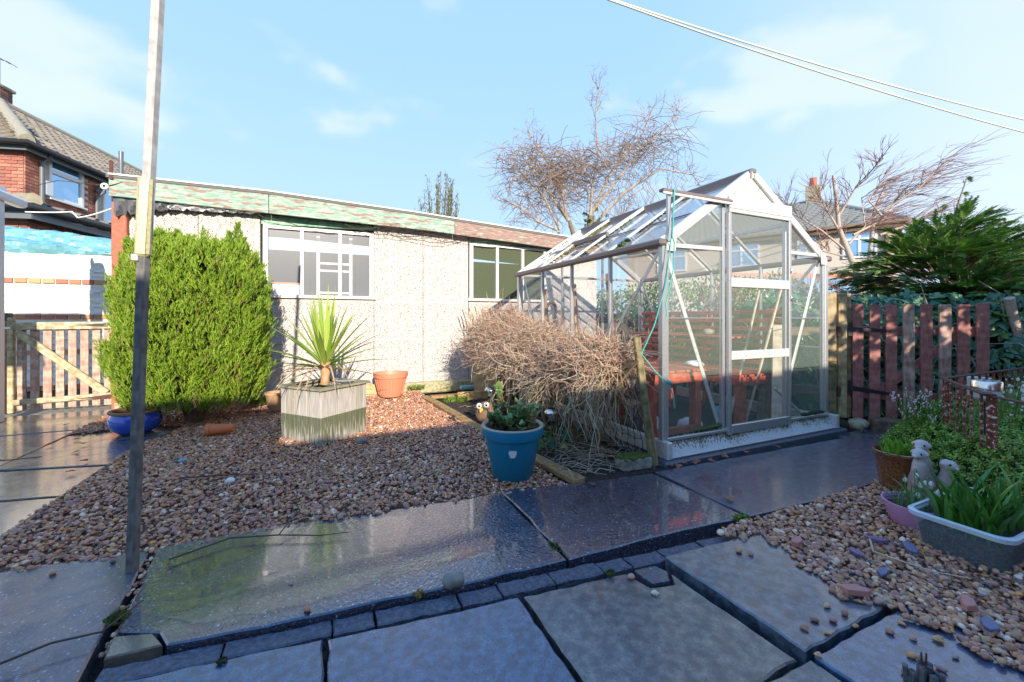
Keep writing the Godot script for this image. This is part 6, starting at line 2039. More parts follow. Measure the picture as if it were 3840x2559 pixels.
func spray(kind: int) -> MB:
	# conifer foliage. 0: upright feathery tuft; 1: flat drooping frond; 2: small leafy sprig
	var b := MB.new()
	b.col = Color(1, 1, 1)
	if kind == 0:
		for i in 7:
			var a := TAU * i / 7.0
			var d := Vector3(cos(a) * 0.45, 1, sin(a) * 0.45).normalized()
			var s := Vector3(-sin(a), 0, cos(a))
			var y := Vector3(0, 0.007 * i, 0)
			b.tri(y - s * 0.0045, y + s * 0.0045, y + d * 0.05)
		b.tri(Vector3(-0.004, 0, 0), Vector3(0.004, 0, 0), Vector3(0, 0.085, 0))
		b.tri(Vector3(0, 0, -0.004), Vector3(0, 0, 0.004), Vector3(0, 0.085, 0))
	elif kind == 1:
		# along +y, in the x-y plane, bending back in z
		for i in 11:
			var f := i / 11.0
			var c := Vector3(0, 0.26 * f, -0.05 * f * f)
			for s in [-1.0, 1.0]:
				var l := 0.12 * (1.0 - f * 0.75) * (0.75 + 0.25 * sin(i * 2.0 + s))
				var e := c + Vector3(s * l * 0.8, l * 0.75, -0.02 * l / 0.1)
				var w := Vector3(-0.007 * s, 0.013, 0)
				b.tri(c - w * 0.4, c + w * 1.3, e)
				var m := c.lerp(e, 0.5)
				b.tri(m, m + Vector3(0.003, 0.008, 0), m + Vector3(s * l * 0.1, l * 0.5, -0.004))
				b.tri(m, m + Vector3(0.003, -0.006, 0), m + Vector3(s * l * 0.5, l * 0.08, -0.004))
		b.tri(Vector3(-0.004, 0, 0), Vector3(0.004, 0, 0), Vector3(0, 0.32, -0.06))
	else:
		for i in 9:
			var a := i * 2.4
			var y := 0.008 + i * 0.006
			var d := Vector3(cos(a), 0.5, sin(a)).normalized() * 0.02
			var s := Vector3(-sin(a), 0, cos(a)) * 0.007
			var p := Vector3(0, y, 0)
			b.quad(p, p + d * 0.6 + s, p + d, p + d * 0.6 - s)
	return b


func conifer_bush() -> void:
	var at := Vector3(-1.2, 0, -5.13)
	var t := thing("conifer_bush", "dense bright green conifer bush against the left end of the shed", "bush", at)
	var tr := MB.new()
	for i in 22:
		var a := TAU * i / 22.0
		var r := R.randf_range(0.1, 0.6)
		tr.tube([Vector3(cos(a) * 0.05, 0.0, sin(a) * 0.05), Vector3(cos(a) * r * 0.7, 0.7, sin(a) * r * 0.5), Vector3(cos(a) * r * 0.8, 1.5, sin(a) * r * 0.7)], [0.03, 0.02, 0.006], 5)
	part(t, "trunk", tr, M.brown_wood)
	var f := noise(FastNoiseLite.TYPE_SIMPLEX_SMOOTH, 1.0, 300, 3)
	var pl := []
	var cs := []
	# upright feathers: each a small column of tufts with its own tip
	for i in 2500:
		var a := R.randf() * TAU
		var y := R.randf_range(0.16, 1.86)
		var prof := sqrt(maxf(0.0, 1.0 - pow(absf(y - 0.9) / (1.0 if y > 0.9 else 1.1), 2.9 if y > 0.9 else 2.2)))
		var wob := 1.0 + 0.16 * f.get_noise_3d(cos(a) * 1.3, y * 1.2, sin(a) * 1.3)
		var rr := prof * wob * (R.randf_range(0.82, 1.0) if R.randf() < 0.8 else R.randf_range(0.4, 0.85))
		var top := 1.66 + 0.14 * f.get_noise_2d(cos(a) * rr * 2.4 + 5, sin(a) * rr * 2.4)
		var p := Vector3(cos(a) * rr * 0.64, minf(y, top), sin(a) * rr * 0.56)
		if p.z < -0.62:
			continue
		var outw := Vector3(cos(a), 0, sin(a)) * 0.28 * smoothstep(1.7, 0.3, y)
		var dir := (Vector3.UP + outw + Vector3(R.randf_range(-0.35, 0.35), 0, R.randf_range(-0.35, 0.35))).normalized()
		var l := R.randf_range(0.09, 0.2)
		for k in 20:
			var q := p + dir * l * k / 20.0 + Vector3(R.randf_range(-1, 1), R.randf_range(-1, 1), R.randf_range(-1, 1)) * 0.042 * (1.0 - 0.6 * k / 20.0)
			var tilt := Basis(Quaternion(Vector3.UP, (dir + Vector3(R.randf_range(-0.5, 0.5), 0, R.randf_range(-0.5, 0.5))).normalized()))
			var s := R.randf_range(0.45, 0.9)
			pl.append(Transform3D(tilt * Basis(Vector3.UP, R.randf() * TAU).scaled(Vector3(s, s, s)), q))
			var c := Color(0.15, 0.27, 0.02).lerp(Color(0.38, 0.52, 0.05), R.randf() * 0.7 + 0.3 * k / 20.0)
			if R.randf() < 0.03 + 0.22 * smoothstep(0.25, 0.5, f.get_noise_3dv(q * 3.0)):
				c = Color(0.34, 0.22, 0.09)
			cs.append(c)
	for tip in [[0.36, 0.0, 1.62, 2.02], [0.3, 0.1, 1.6, 1.9], [0.42, 0.05, 1.58, 1.86], [-0.4, 0.1, 1.55, 1.86], [-0.15, 0.0, 1.62, 1.9], [-0.27, 0.1, 1.6, 1.88], [0.1, 0.1, 1.55, 1.8], [-0.5, 0.1, 1.45, 1.78], [-0.35, 0.0, 1.5, 1.84]]:
		for k in 260:
			var g := R.randf()
			pl.append(Transform3D(Basis.from_euler(Vector3(R.randf_range(-0.4, 0.4), R.randf() * TAU, R.randf_range(-0.4, 0.4))).scaled(Vector3.ONE * R.randf_range(0.5, 1.0)), Vector3(tip[0] + R.randf_range(-1, 1) * 0.1 * (1.1 - g), lerpf(tip[2] - 0.15, tip[3], g), tip[1] + R.randf_range(-1, 1) * 0.1 * (1.1 - g))))
			cs.append(Color(0.12, 0.24, 0.015).lerp(Color(0.28, 0.4, 0.03), R.randf()))
	scatter(t, "crown", spray(0).mesh(), M.leaf_vc, pl, cs)


func right_conifer() -> void:
	var at := Vector3(7.55, 0, -2.6)
	var t := thing("drooping_conifer", "green conifer with flat drooping sprays rising above the ivy at the right", "tree", at)
	var tr := MB.new()
	tr.tube([Vector3(0, 0, 0), Vector3(0.05, 1.0, 0), Vector3(0.0, 1.9, 0), Vector3(0.1, 2.4, 0)], [0.09, 0.07, 0.05, 0.02], 7)
	var pl := []
	var cs := []
	var f := noise(FastNoiseLite.TYPE_SIMPLEX_SMOOTH, 1.0, 410, 2)
	var frond := func(q: Vector3, out: Vector3, s: float) -> void:
		var y := out.normalized()
		var z := (Vector3.UP + Vector3(R.randf_range(-0.5, 0.5), 0, R.randf_range(-0.5, 0.5))).normalized()
		z = (z - y * z.dot(y)).normalized()
		pl.append(Transform3D(Basis(y.cross(z) * s, y * s, z * s), q))
		cs.append(Color(0.06, 0.17, 0.045).lerp(Color(0.22, 0.36, 0.09), R.randf()))
	# each: centre, radii, number of boughs
	for m in [[Vector3(0, 1.62, 0), Vector3(1.3, 0.72, 1.15), 520], [Vector3(0.1, 2.15, 0.1), Vector3(0.55, 0.45, 0.5), 70], [Vector3(2.1, 1.6, 0.6), Vector3(1.2, 0.75, 1.0), 300], [Vector3(-0.85, 1.35, 0.5), Vector3(0.7, 0.4, 0.6), 140]]:
		for i in m[2]:
			var a := R.randf() * TAU
			var e := R.randf_range(-0.55, 1.0)
			var d := Vector3(cos(a) * sqrt(1.0 - e * e), e, sin(a) * sqrt(1.0 - e * e))
			var k := R.randf_range(0.62, 1.0) * (1.0 + 0.3 * f.get_noise_3dv(d * 1.7 + m[0]))
			var p: Vector3 = m[0] + d * m[1] * k
			var dir := Vector3(d.x, 0.18 + 0.5 * maxf(d.y, 0), d.z).normalized()
			# a bough: a few fronds side by side along a short drooping stem
			var q := p - dir * 0.3
			tr.tube([q - dir * 0.25, q, p], [0.008, 0.006, 0.003], 3)
			for n in 13:
				var g := n / 12.0
				var side := dir.cross(Vector3.UP).normalized() * (1 if n % 2 else -1)
				var o := q + dir * 0.34 * g + Vector3.DOWN * 0.1 * g * g
				frond.call(o, dir + side * R.randf_range(0.5, 1.0) * (1.0 - g * 0.7) + Vector3.DOWN * R.randf_range(0.0, 0.4) * (0.4 + g), R.randf_range(0.34, 0.62))
	# an open leading shoot with hanging sprays, and two lower ones to its right
	for q in [[0.15, 2.2, 0.32, 2.95], [1.25, 1.9, 1.45, 2.5], [-0.3, 2.0, -0.32, 2.5]]:
		var p0 := Vector3(q[0], q[1], 0)
		var p1 := Vector3(q[2], q[3], 0.1)
		tr.tube([p0, p0.lerp(p1, 0.5) + Vector3(-0.04, 0, 0), p1], [0.014, 0.01, 0.005], 4)
		for k in 6:
			var o := p0.lerp(p1, 0.3 + 0.14 * k)
			var d := Vector3((1.0 if k % 2 else -0.7), 0.35, R.randf_range(-0.4, 0.4)).normalized()
			var l := R.randf_range(0.15, 0.4) * (1.0 - 0.09 * k)
			tr.tube([o, o + d * l * 0.6, o + d * l + Vector3.DOWN * 0.08], [0.006, 0.004, 0.002], 3)
			for n in 3:
				frond.call(o + d * l * (0.4 + 0.3 * n), d + Vector3.DOWN * 0.5, R.randf_range(0.4, 0.6))
	part(t, "trunk", tr, M.bark)
	scatter(t, "crown", spray(1).mesh(), M.leaf_vc, pl, cs)


# ------------------------------------------------------------------ vine on its wire fence
func vine() -> void:
	var f := thing("wire_fence", "low netting fence on a leaning split post beside the greenhouse", "fence", Vector3(2.05, 0, -2.3))
	plank(f, "post", Vector3(0.07, 0.0, 0.06), Vector3(-0.03, 0.92, 0.0), 0.06, 0.05, "green_post", 0.008)
	plank(f, "post", Vector3(0.1, 0.0, 0.05), Vector3(0.03, 0.6, 0.0), 0.05, 0.04, "stake", 0.008)
	plank(f, "post", Vector3(0.02, 0.0, -2.5), Vector3(0.0, 0.95, -2.5), 0.06, 0.05, "brown_wood", 0.008)
	plank(f, "post", Vector3(0.02, 0.0, -1.25), Vector3(0.0, 0.85, -1.25), 0.06, 0.05, "brown_wood", 0.008)
	var nt := MB.new()
	for k in 22:      # verticals
		var z := -0.02 - k * 0.075
		var p := []
		for i in 9:
			p.append(Vector3(0.06 - 0.09 * i / 8.0 + 0.01 * sin(i * 2.0 + k), 0.02 + 0.075 * i, z + (0.012 if i % 2 == 0 else -0.012)))
		nt.tube(p, range(9).map(func(_i): return 0.0028), 3)
	for i in 9:
		var p := []
		for k in 22:
			p.append(Vector3(0.06 - 0.09 * i / 8.0, 0.02 + 0.075 * i + (0.008 if k % 2 == 0 else -0.008), -0.02 - k * 0.075))
		nt.tube(p, range(22).map(func(_i): return 0.0028), 3)
	part(f, "netting", nt, M.net)

	var t := thing("vine_tangle", "big heap of tangled brown climber stems hanging over the netting fence", "climber", Vector3(1.95, 0, -3.6))
	var o := Transform3D(Basis(), -t.position)
	var st := MB.new()
	var low := MB.new()
	for i in 6600:
		var u := R.randf()                      # 0 near the camera, 1 at the shed end
		var z := lerpf(-2.42, -5.05, u)
		var top := 0.86 + 0.27 * smoothstep(0.25, 0.85, u) - 0.1 * smoothstep(0.86, 1.0, u) + 0.05 * sin(u * 17.0)
		var a := R.randf_range(-0.25, PI * 0.95)
		var rad := pow(R.randf(), 0.45)
		var wx := 0.3 + 0.12 * smoothstep(0.0, 0.5, u)
		var hy := 0.27 + 0.13 * smoothstep(0.2, 0.6, u)
		var p0 := Vector3(1.98 - cos(a) * wx * rad, top - hy + sin(a) * hy * rad, z)
		if p0.x > 2.19:
			p0.x = 2.19 - R.randf() * 0.05
		var out := Vector3(-cos(a), sin(a) * 0.7, 0)
		var d := (Vector3(R.randf_range(-1, 1), R.randf_range(-0.7, 0.5), R.randf_range(-1, 1)) + out * 0.1).normalized()
		var p := [p0]
		var n := 4
		var l := R.randf_range(0.14, 0.36)
		var r := [R.randf_range(0.002, 0.0042)]
		for k in n:
			d = (d + Vector3(R.randf_range(-1, 1), R.randf_range(-1.05, 0.95), R.randf_range(-1, 1)) * 0.72).normalized()
			var q: Vector3 = p[-1] + d * l / n
			q.x = minf(q.x, 2.2)
			p.append(q)
			r.append(r[0] * (1.0 - 0.16 * (k + 1)))
		var c := Color(0.54, 0.38, 0.27).lerp(Color(0.33, 0.18, 0.12), R.randf())
		if R.randf() < 0.25:
			c = Color(0.66, 0.55, 0.4)
		if p0.y < 0.55:
			c = c.lerp(Color(0.34, 0.3, 0.2), 0.6)
		st.col = c
		st.tube(p, r, 3)
	# long stems that trail down to the soil on this side
	for i in 210:
		var u := pow(R.randf(), 1.4) * 0.8
		var z := lerpf(-2.4, -4.9, u)
		var p0 := Vector3(1.95 + R.randf_range(-0.3, 0.2), R.randf_range(0.4, 0.72), z)
		var p := [p0]
		var d := Vector3(R.randf_range(-0.7, 0.2), -0.3, R.randf_range(-0.2, 0.6)).normalized()
		var n := 6
		var l := R.randf_range(0.3, 0.6)
		for k in n:
			d = (d + Vector3.DOWN * 0.22 + Vector3(R.randf_range(-1, 1), R.randf_range(-0.6, 0.6), R.randf_range(-1, 1)) * 0.5).normalized()
			var q: Vector3 = p[-1] + d * l / n
			q.y = maxf(q.y, 0.012)
			p.append(q)
		low.col = Color(0.5, 0.42, 0.28).lerp(Color(0.24, 0.2, 0.12), R.randf())
		low.tube(p, [0.0035, 0.0033, 0.003, 0.003, 0.0026, 0.0024, 0.002], 3)
	# thick old stems inside
	for i in 16:
		var z := R.randf_range(-4.6, -2.6)
		low.col = Color(0.2, 0.16, 0.09)
		low.tube([Vector3(1.95, 0, z), Vector3(1.9 + R.randf_range(-0.1, 0.1), 0.25, z + R.randf_range(-0.1, 0.1)), Vector3(2.0, 0.55, z + R.randf_range(-0.4, 0.4)), Vector3(2.0, 0.75, z + R.randf_range(-0.7, 0.7))], [0.02, 0.018, 0.014, 0.01], 6)
	# dry stems lying on the bed
	for i in 240:
		var x := R.randf_range(1.45, 2.15)
		var z := R.randf_range(-3.1, -2.25) if i < 180 else R.randf_range(-4.8, -3.0)
		var a := R.randf() * TAU
		var l := R.randf_range(0.1, 0.42)
		var q := Vector3(cos(a), 0, sin(a)) * l
		var p1 := Vector3(x, 0.012 + R.randf() * 0.03, z)
		low.col = Color(0.52, 0.44, 0.32).lerp(Color(0.2, 0.15, 0.1), R.randf())
		var e := p1 + q
		e.x = clampf(e.x, 1.42, 2.2)
		e.z = minf(e.z, -2.18)
		low.tube([p1, p1.lerp(e, 0.5) + Vector3(R.randf_range(-0.04, 0.04), 0.015, R.randf_range(-0.04, 0.04)), e], [0.0035, 0.0032, 0.002], 3)
	part(t, "stems", st, M.twig_vc, o).set_meta("kind", "stuff")
	part(t, "trailing_stems", low, M.twig_vc, o).set_meta("kind", "stuff")
	var gl := []
	var gc := []
	for i in 130:
		gl.append(o * Transform3D(Basis.from_euler(Vector3(R.randf() * TAU, R.randf() * TAU, 0)).scaled(Vector3.ONE * R.randf_range(0.4, 0.9)), Vector3(1.92 + R.randf_range(-0.2, 0.15), R.randf_range(0.25, 0.72), R.randf_range(-3.2, -2.35))))
		gc.append(Color(0.08, 0.15, 0.03).lerp(Color(0.2, 0.26, 0.06), R.randf()))
	scatter(t, "green_shoots", ivy_leaf(0.05).mesh(), M.leaf_vc, gl, gc)

	# turquoise string from the door track down to the fence post
	var tw := MB.new()
	var s0 := [Vector3(2.3, 2.0, -2.215), Vector3(2.27, 1.8, -2.2), Vector3(2.25, 1.62, -2.2), Vector3(2.2, 1.3, -2.2), Vector3(2.12, 1.0, -2.23), Vector3(2.03, 0.8, -2.26), Vector3(2.1, 0.68, -2.2), Vector3(2.2, 0.58, -2.17), Vector3(2.23, 0.5, -2.16), Vector3(2.23, 0.42, -2.15)]
	var s1 := [Vector3(2.29, 1.99, -2.21), Vector3(2.25, 1.63, -2.19), Vector3(2.28, 1.6, -2.2), Vector3(2.25, 1.4, -2.18), Vector3(2.19, 1.15, -2.19), Vector3(2.19, 1.06, -2.18)]
	for q in [s0, s1]:
		tw.tube(q, range(q.size()).map(func(_i): return 0.0045), 5)
	tw.ball(Vector3(2.2, 0.6, -2.17), Vector3(0.018, 0.016, 0.018), 8, 5)
	solo("twine", tw, M.twine, "turquoise twine tied to the greenhouse door track and the leaning post", "twine")

	# leaning against the shed behind the heap
	var pb := thing("plywood_board", "pale plywood board leaning against the shed behind the climber heap", "board", Vector3(2.05, 0.02, -5.3))
	plank(pb, "sheet", Vector3.ZERO, Vector3(0.0, 0.66, -0.2), 0.4, 0.012, "plywood", 0.002, Vector3.BACK)
	var tr := thing("folding_trellis", "collapsed expanding willow trellis standing above the plywood board", "trellis", Vector3(2.05, 0.62, -5.62))
	for k in 9:
		var x := -0.14 + k * 0.047
		plank(tr, "slat", Vector3(x + 0.05, 0, 0), Vector3(x - 0.14, 0.62 - absf(k - 3) * 0.02, 0.01), 0.014, 0.007, "pale_wood" if k % 2 else "brown_wood", 0.001, Vector3.BACK)
		plank(tr, "slat", Vector3(x - 0.0, 0.02, 0.012), Vector3(x - 0.07, 0.6 - absf(k - 4) * 0.02, 0.022), 0.014, 0.007, "pale_wood", 0.001, Vector3.BACK)


# ------------------------------------------------------------------ bed edging and what stands in the bed
func bed() -> void:
	var e := thing("edging_row", "row of ochre edging tiles between the gravel and the soil bed", "edging", Vector3(1.35, 0, -3.7))
	var pts := [Vector3(1.475, 0.012, -2.2), Vector3(1.39, 0.02, -2.78), Vector3(1.355, 0.015, -3.1)]
	var z := -3.1
	while z > -5.3:
		z -= 0.165
		pts.append(Vector3(lerpf(1.355, 1.2, (-3.1 - z) / 2.2), 0.016 + R.randf_range(-0.004, 0.006), z))
	for i in pts.size() - 1:
		var a: Vector3 = pts[i]
		var b: Vector3 = pts[i + 1]
		var d := (b - a).normalized()
		part(e, "tile", boxm(Vector3.ZERO, Vector3(0.1, 0.035, a.distance_to(b) - 0.008), 0.004), M.edging_tile, Transform3D(Basis(Vector3.UP.cross(-d).normalized(), Vector3.UP, -d), (a + b) / 2 - e.position + Vector3(R.randf_range(-0.003, 0.003), 0, 0)))
	for k in 3:
		part(e, "tile", boxm(Vector3.ZERO, Vector3(0.2, 0.035, 0.1), 0.004), M.edging_tile, Transform3D(Basis(), Vector3(1.34 + k * 0.21, 0.03, -5.28) - e.position))
	var bb := thing("ochre_board", "short ochre board standing on edge in front of the plywood", "board", Vector3(1.75, 0.0, -5.05))
	plank(bb, "plank", Vector3(-0.22, 0.05, 0), Vector3(0.18, 0.05, 0.02), 0.03, 0.12, "plywood", 0.006)
	var blue := MB.new()
	blue.box(Vector3.ZERO, Vector3(0.2, 0.05, 0.1), 0.01)
	solo("plastic_tray", blue, M.tarp, "small blue plastic tray lying by the plywood board", "tray", Transform3D(Basis(), Vector3(1.78, 0.1, -5.4)))

	for q in [["stainless solar garden light standing in the soil beside the teal pot", Vector3(1.72, 0, -2.98), 0.3], ["stainless solar garden light behind the round bird ornament", Vector3(1.64, 0, -4.18), 0.3]]:
		var l := thing("solar_light", q[0], "garden light", q[1], "solar garden lights in the bed")
		var h: float = q[2]
		part(l, "stake", pipe([Vector3(0, 0, 0), Vector3(0, h - 0.11, 0)], 0.011, 8), M.black_plastic)
		var cup := MB.new()
		cup.lathe([Vector2(0.012, h - 0.13), Vector2(0.028, h - 0.1), Vector2(0.034, h - 0.1)], 16)
		part(l, "socket", cup, M.black_plastic)
		var gl := MB.new()
		gl.lathe([Vector2(0.03, h - 0.1), Vector2(0.036, h - 0.04), Vector2(0.034, h - 0.035)], 20)
		part(l, "lens", gl, M.clear_plastic)
		var hat := MB.new()
		hat.lathe([Vector2(0.03, h - 0.036), Vector2(0.064, h - 0.036), Vector2(0.064, h - 0.026), Vector2(0.046, h - 0.004), Vector2(0.04, h)], 24)
		part(l, "cap", hat, M.steel)
		var sp := MB.new()
		sp.lathe([Vector2(0.04, h), Vector2(0.0001, h + 0.002)], 24)
		part(l, "solar_panel", sp, M.black_gloss)

	# round coir bird with big eyes
	var b := thing("bird_ornament", "round brown bird ornament with big white eyes and yellow beak on the soil", "ornament", Vector3(1.46, 0.0, -3.85))
	var bd := MB.new()
	bd.ball(Vector3(0, 0.1, 0), Vector3(0.105, 0.1, 0.095), 24, 16)
	var nf := noise(FastNoiseLite.TYPE_SIMPLEX_SMOOTH, 40.0, 3, 2)
	for i in bd.v.size():
		bd.v[i] += bd.n[i] * 0.006 * nf.get_noise_3dv(bd.v[i])
	bd.ball(Vector3(-0.01, 0.165, 0.02), Vector3(0.07, 0.06, 0.07), 18, 12)
	part(b, "body", bd, M.bird_coir)
	for k in 2:
		var c: Vector3 = [Vector3(-0.02, 0.2, 0.07), Vector3(-0.085, 0.19, 0.04)][k]
		var ey := MB.new()
		ey.ball(c, Vector3(0.028, 0.03, 0.022), 14, 10)
		var eye := part(b, "eye", ey, M.old_white)
		var pu := MB.new()
		pu.ball(c + Vector3(-0.006, 0.0, 0.018), Vector3(0.012, 0.013, 0.008), 10, 6)
		part(eye, "pupil", pu, M.black_gloss)
	var bk := MB.new()
	bk.lathe([Vector2(0.02, 0), Vector2(0.016, 0.02), Vector2(0.0005, 0.055)], 10, Vector3(-0.07, 0.155, 0.06), Basis(Quaternion(Vector3.UP, Vector3(-0.5, -0.35, 0.75).normalized())))
	part(b, "beak", bk, M.yellow)

	# seedlings and ivy at the foot of the near solar light
	var lv := []
	var lc := []
	for i in 46:
		var p := Vector3(1.62 + R.randf_range(-0.16, 0.22), R.randf_range(0.03, 0.15), -2.85 + R.randf_range(-0.2, 0.2))
		lv.append(Transform3D(Basis.from_euler(Vector3(R.randf_range(-1.2, 0.2), R.randf() * TAU, R.randf_range(-0.5, 0.5))).scaled(Vector3.ONE * R.randf_range(0.5, 1.1)), p))
		lc.append([Color(0.05, 0.2, 0.12), Color(0.1, 0.24, 0.06), Color(0.3, 0.3, 0.08)][R.randi() % 3])
	var iv := thing("young_ivy", "young ivy leaves growing around the solar light beside the teal pot", "plant", Vector3(1.62, 0, -2.85))
	scatter(iv, "leaves", ivy_leaf(0.07).mesh(), M.leaf_vc, lv.map(func(x): return Transform3D(Basis(), -iv.position) * x), lc)
	for q in [["weeds", "feathery green weeds at the shed end of the soil bed", Vector3(1.5, 0.0, -5.0), 0.16, 220], ["weeds", "green weeds along the shed plinth right of the conifer bush", Vector3(-0.62, 0.06, -5.55), 0.2, 260], ["weeds", "small green plant against the shed plinth right of the terracotta pot", Vector3(1.15, 0.08, -5.72), 0.12, 120], ["weeds", "tuft of weeds on the kerb where the right gravel begins", Vector3(1.98, 0.0, -1.46), 0.05, 60]]:
		var w := MB.new()
		for i in q[4]:
			var a := R.randf() * TAU
			var r: float = q[3] * sqrt(R.randf())
			var p := Vector3(cos(a) * r, 0, sin(a) * r * 0.5)
			var h: float = R.randf_range(0.3, 1.0) * q[3] * 0.6
			w.col = Color(0.1, 0.2, 0.03).lerp(Color(0.26, 0.36, 0.05), R.randf())
			var d := Vector3(R.randf_range(-0.6, 0.6), 1, R.randf_range(-0.6, 0.6)).normalized()
			w.blade([p, p + d * h * 0.6, p + d * h + Vector3(d.x, -0.2, d.z) * h * 0.3], [0.004, 0.011, 0.001], Vector3(cos(a * 3), 0, sin(a * 3)))
		solo(q[0], w, M.leaf_vc, q[1], "weeds", Transform3D(Basis(), q[2]))
	var mb := thing("mossy_brick", "moss topped brick lying at the corner of the bed by the path", "brick", Vector3(1.97, 0, -2.27))
	part(mb, "body", boxm(Vector3(0, 0.04, 0), Vector3(0.24, 0.085, 0.11), 0.012, Basis(Vector3.UP, -0.12)), M.concrete)
	var mm := MB.new()
	for i in 70:
		mm.ball(Vector3(R.randf_range(-0.12, 0.1), 0.085, R.randf_range(-0.05, 0.055)), Vector3(0.016, R.randf_range(0.006, 0.016), 0.016), 7, 4)
	part(mb, "moss", mm, M.moss)


# ------------------------------------------------------------------ pots
func pot_mesh(pr: Array, seg := 40) -> MB:
	var b := MB.new()
	var q := []
	for p in pr:
		q.append(Vector2(p[0], p[1]))
	b.lathe(q, seg)
	return b


func soil_disc(parent: Node3D, r: float, y: float, m := "soil") -> void:
	var b := MB.new()
	b.lathe([Vector2(r, y - 0.008), Vector2(r * 0.5, y + 0.004), Vector2(0.0005, y + 0.006)], 24)
	part(parent, "compost", b, M[m])


func blades(parent: Node3D, called: String, n: int, spread: Vector2, h0: float, h1: float, w: float, y: float, c0: Color, c1: Color, lean: float, m := "leaf_vc", box := false) -> void:
	# strap leaves; each a part of its own when they are few
	for i in n:
		var a := R.randf() * TAU
		var r := sqrt(R.randf())
		var p := Vector3(cos(a) * r * spread.x, y, sin(a) * r * spread.y)
		if box:
			p = Vector3(R.randf_range(-1, 1) * spread.x, y, R.randf_range(-1, 1) * spread.y)
		var d := Vector3(R.randf_range(-1, 1), 0, R.randf_range(-1, 1)) * lean + Vector3(p.x, 0, p.z) * 1.5 * lean / maxf(spread.x, 0.01) * 0.5
		var h := R.randf_range(h0, h1)
		var b := MB.new()
		b.col = c0.lerp(c1, R.randf())
		var pts := []
		var ws := []
		for k in 6:
			var f := k / 5.0
			pts.append(p + Vector3.UP * h * (f - 0.28 * f * f * d.length()) + d * h * f * f)
			ws.append(w * (0.7 + 0.5 * sin(f * PI)) * (1.0 - 0.94 * pow(f, 3.0)))
		b.blade(pts, ws, Vector3(cos(a + 1.3), 0, sin(a + 1.3)), 0.2)
		part(parent, called, b, M[m])


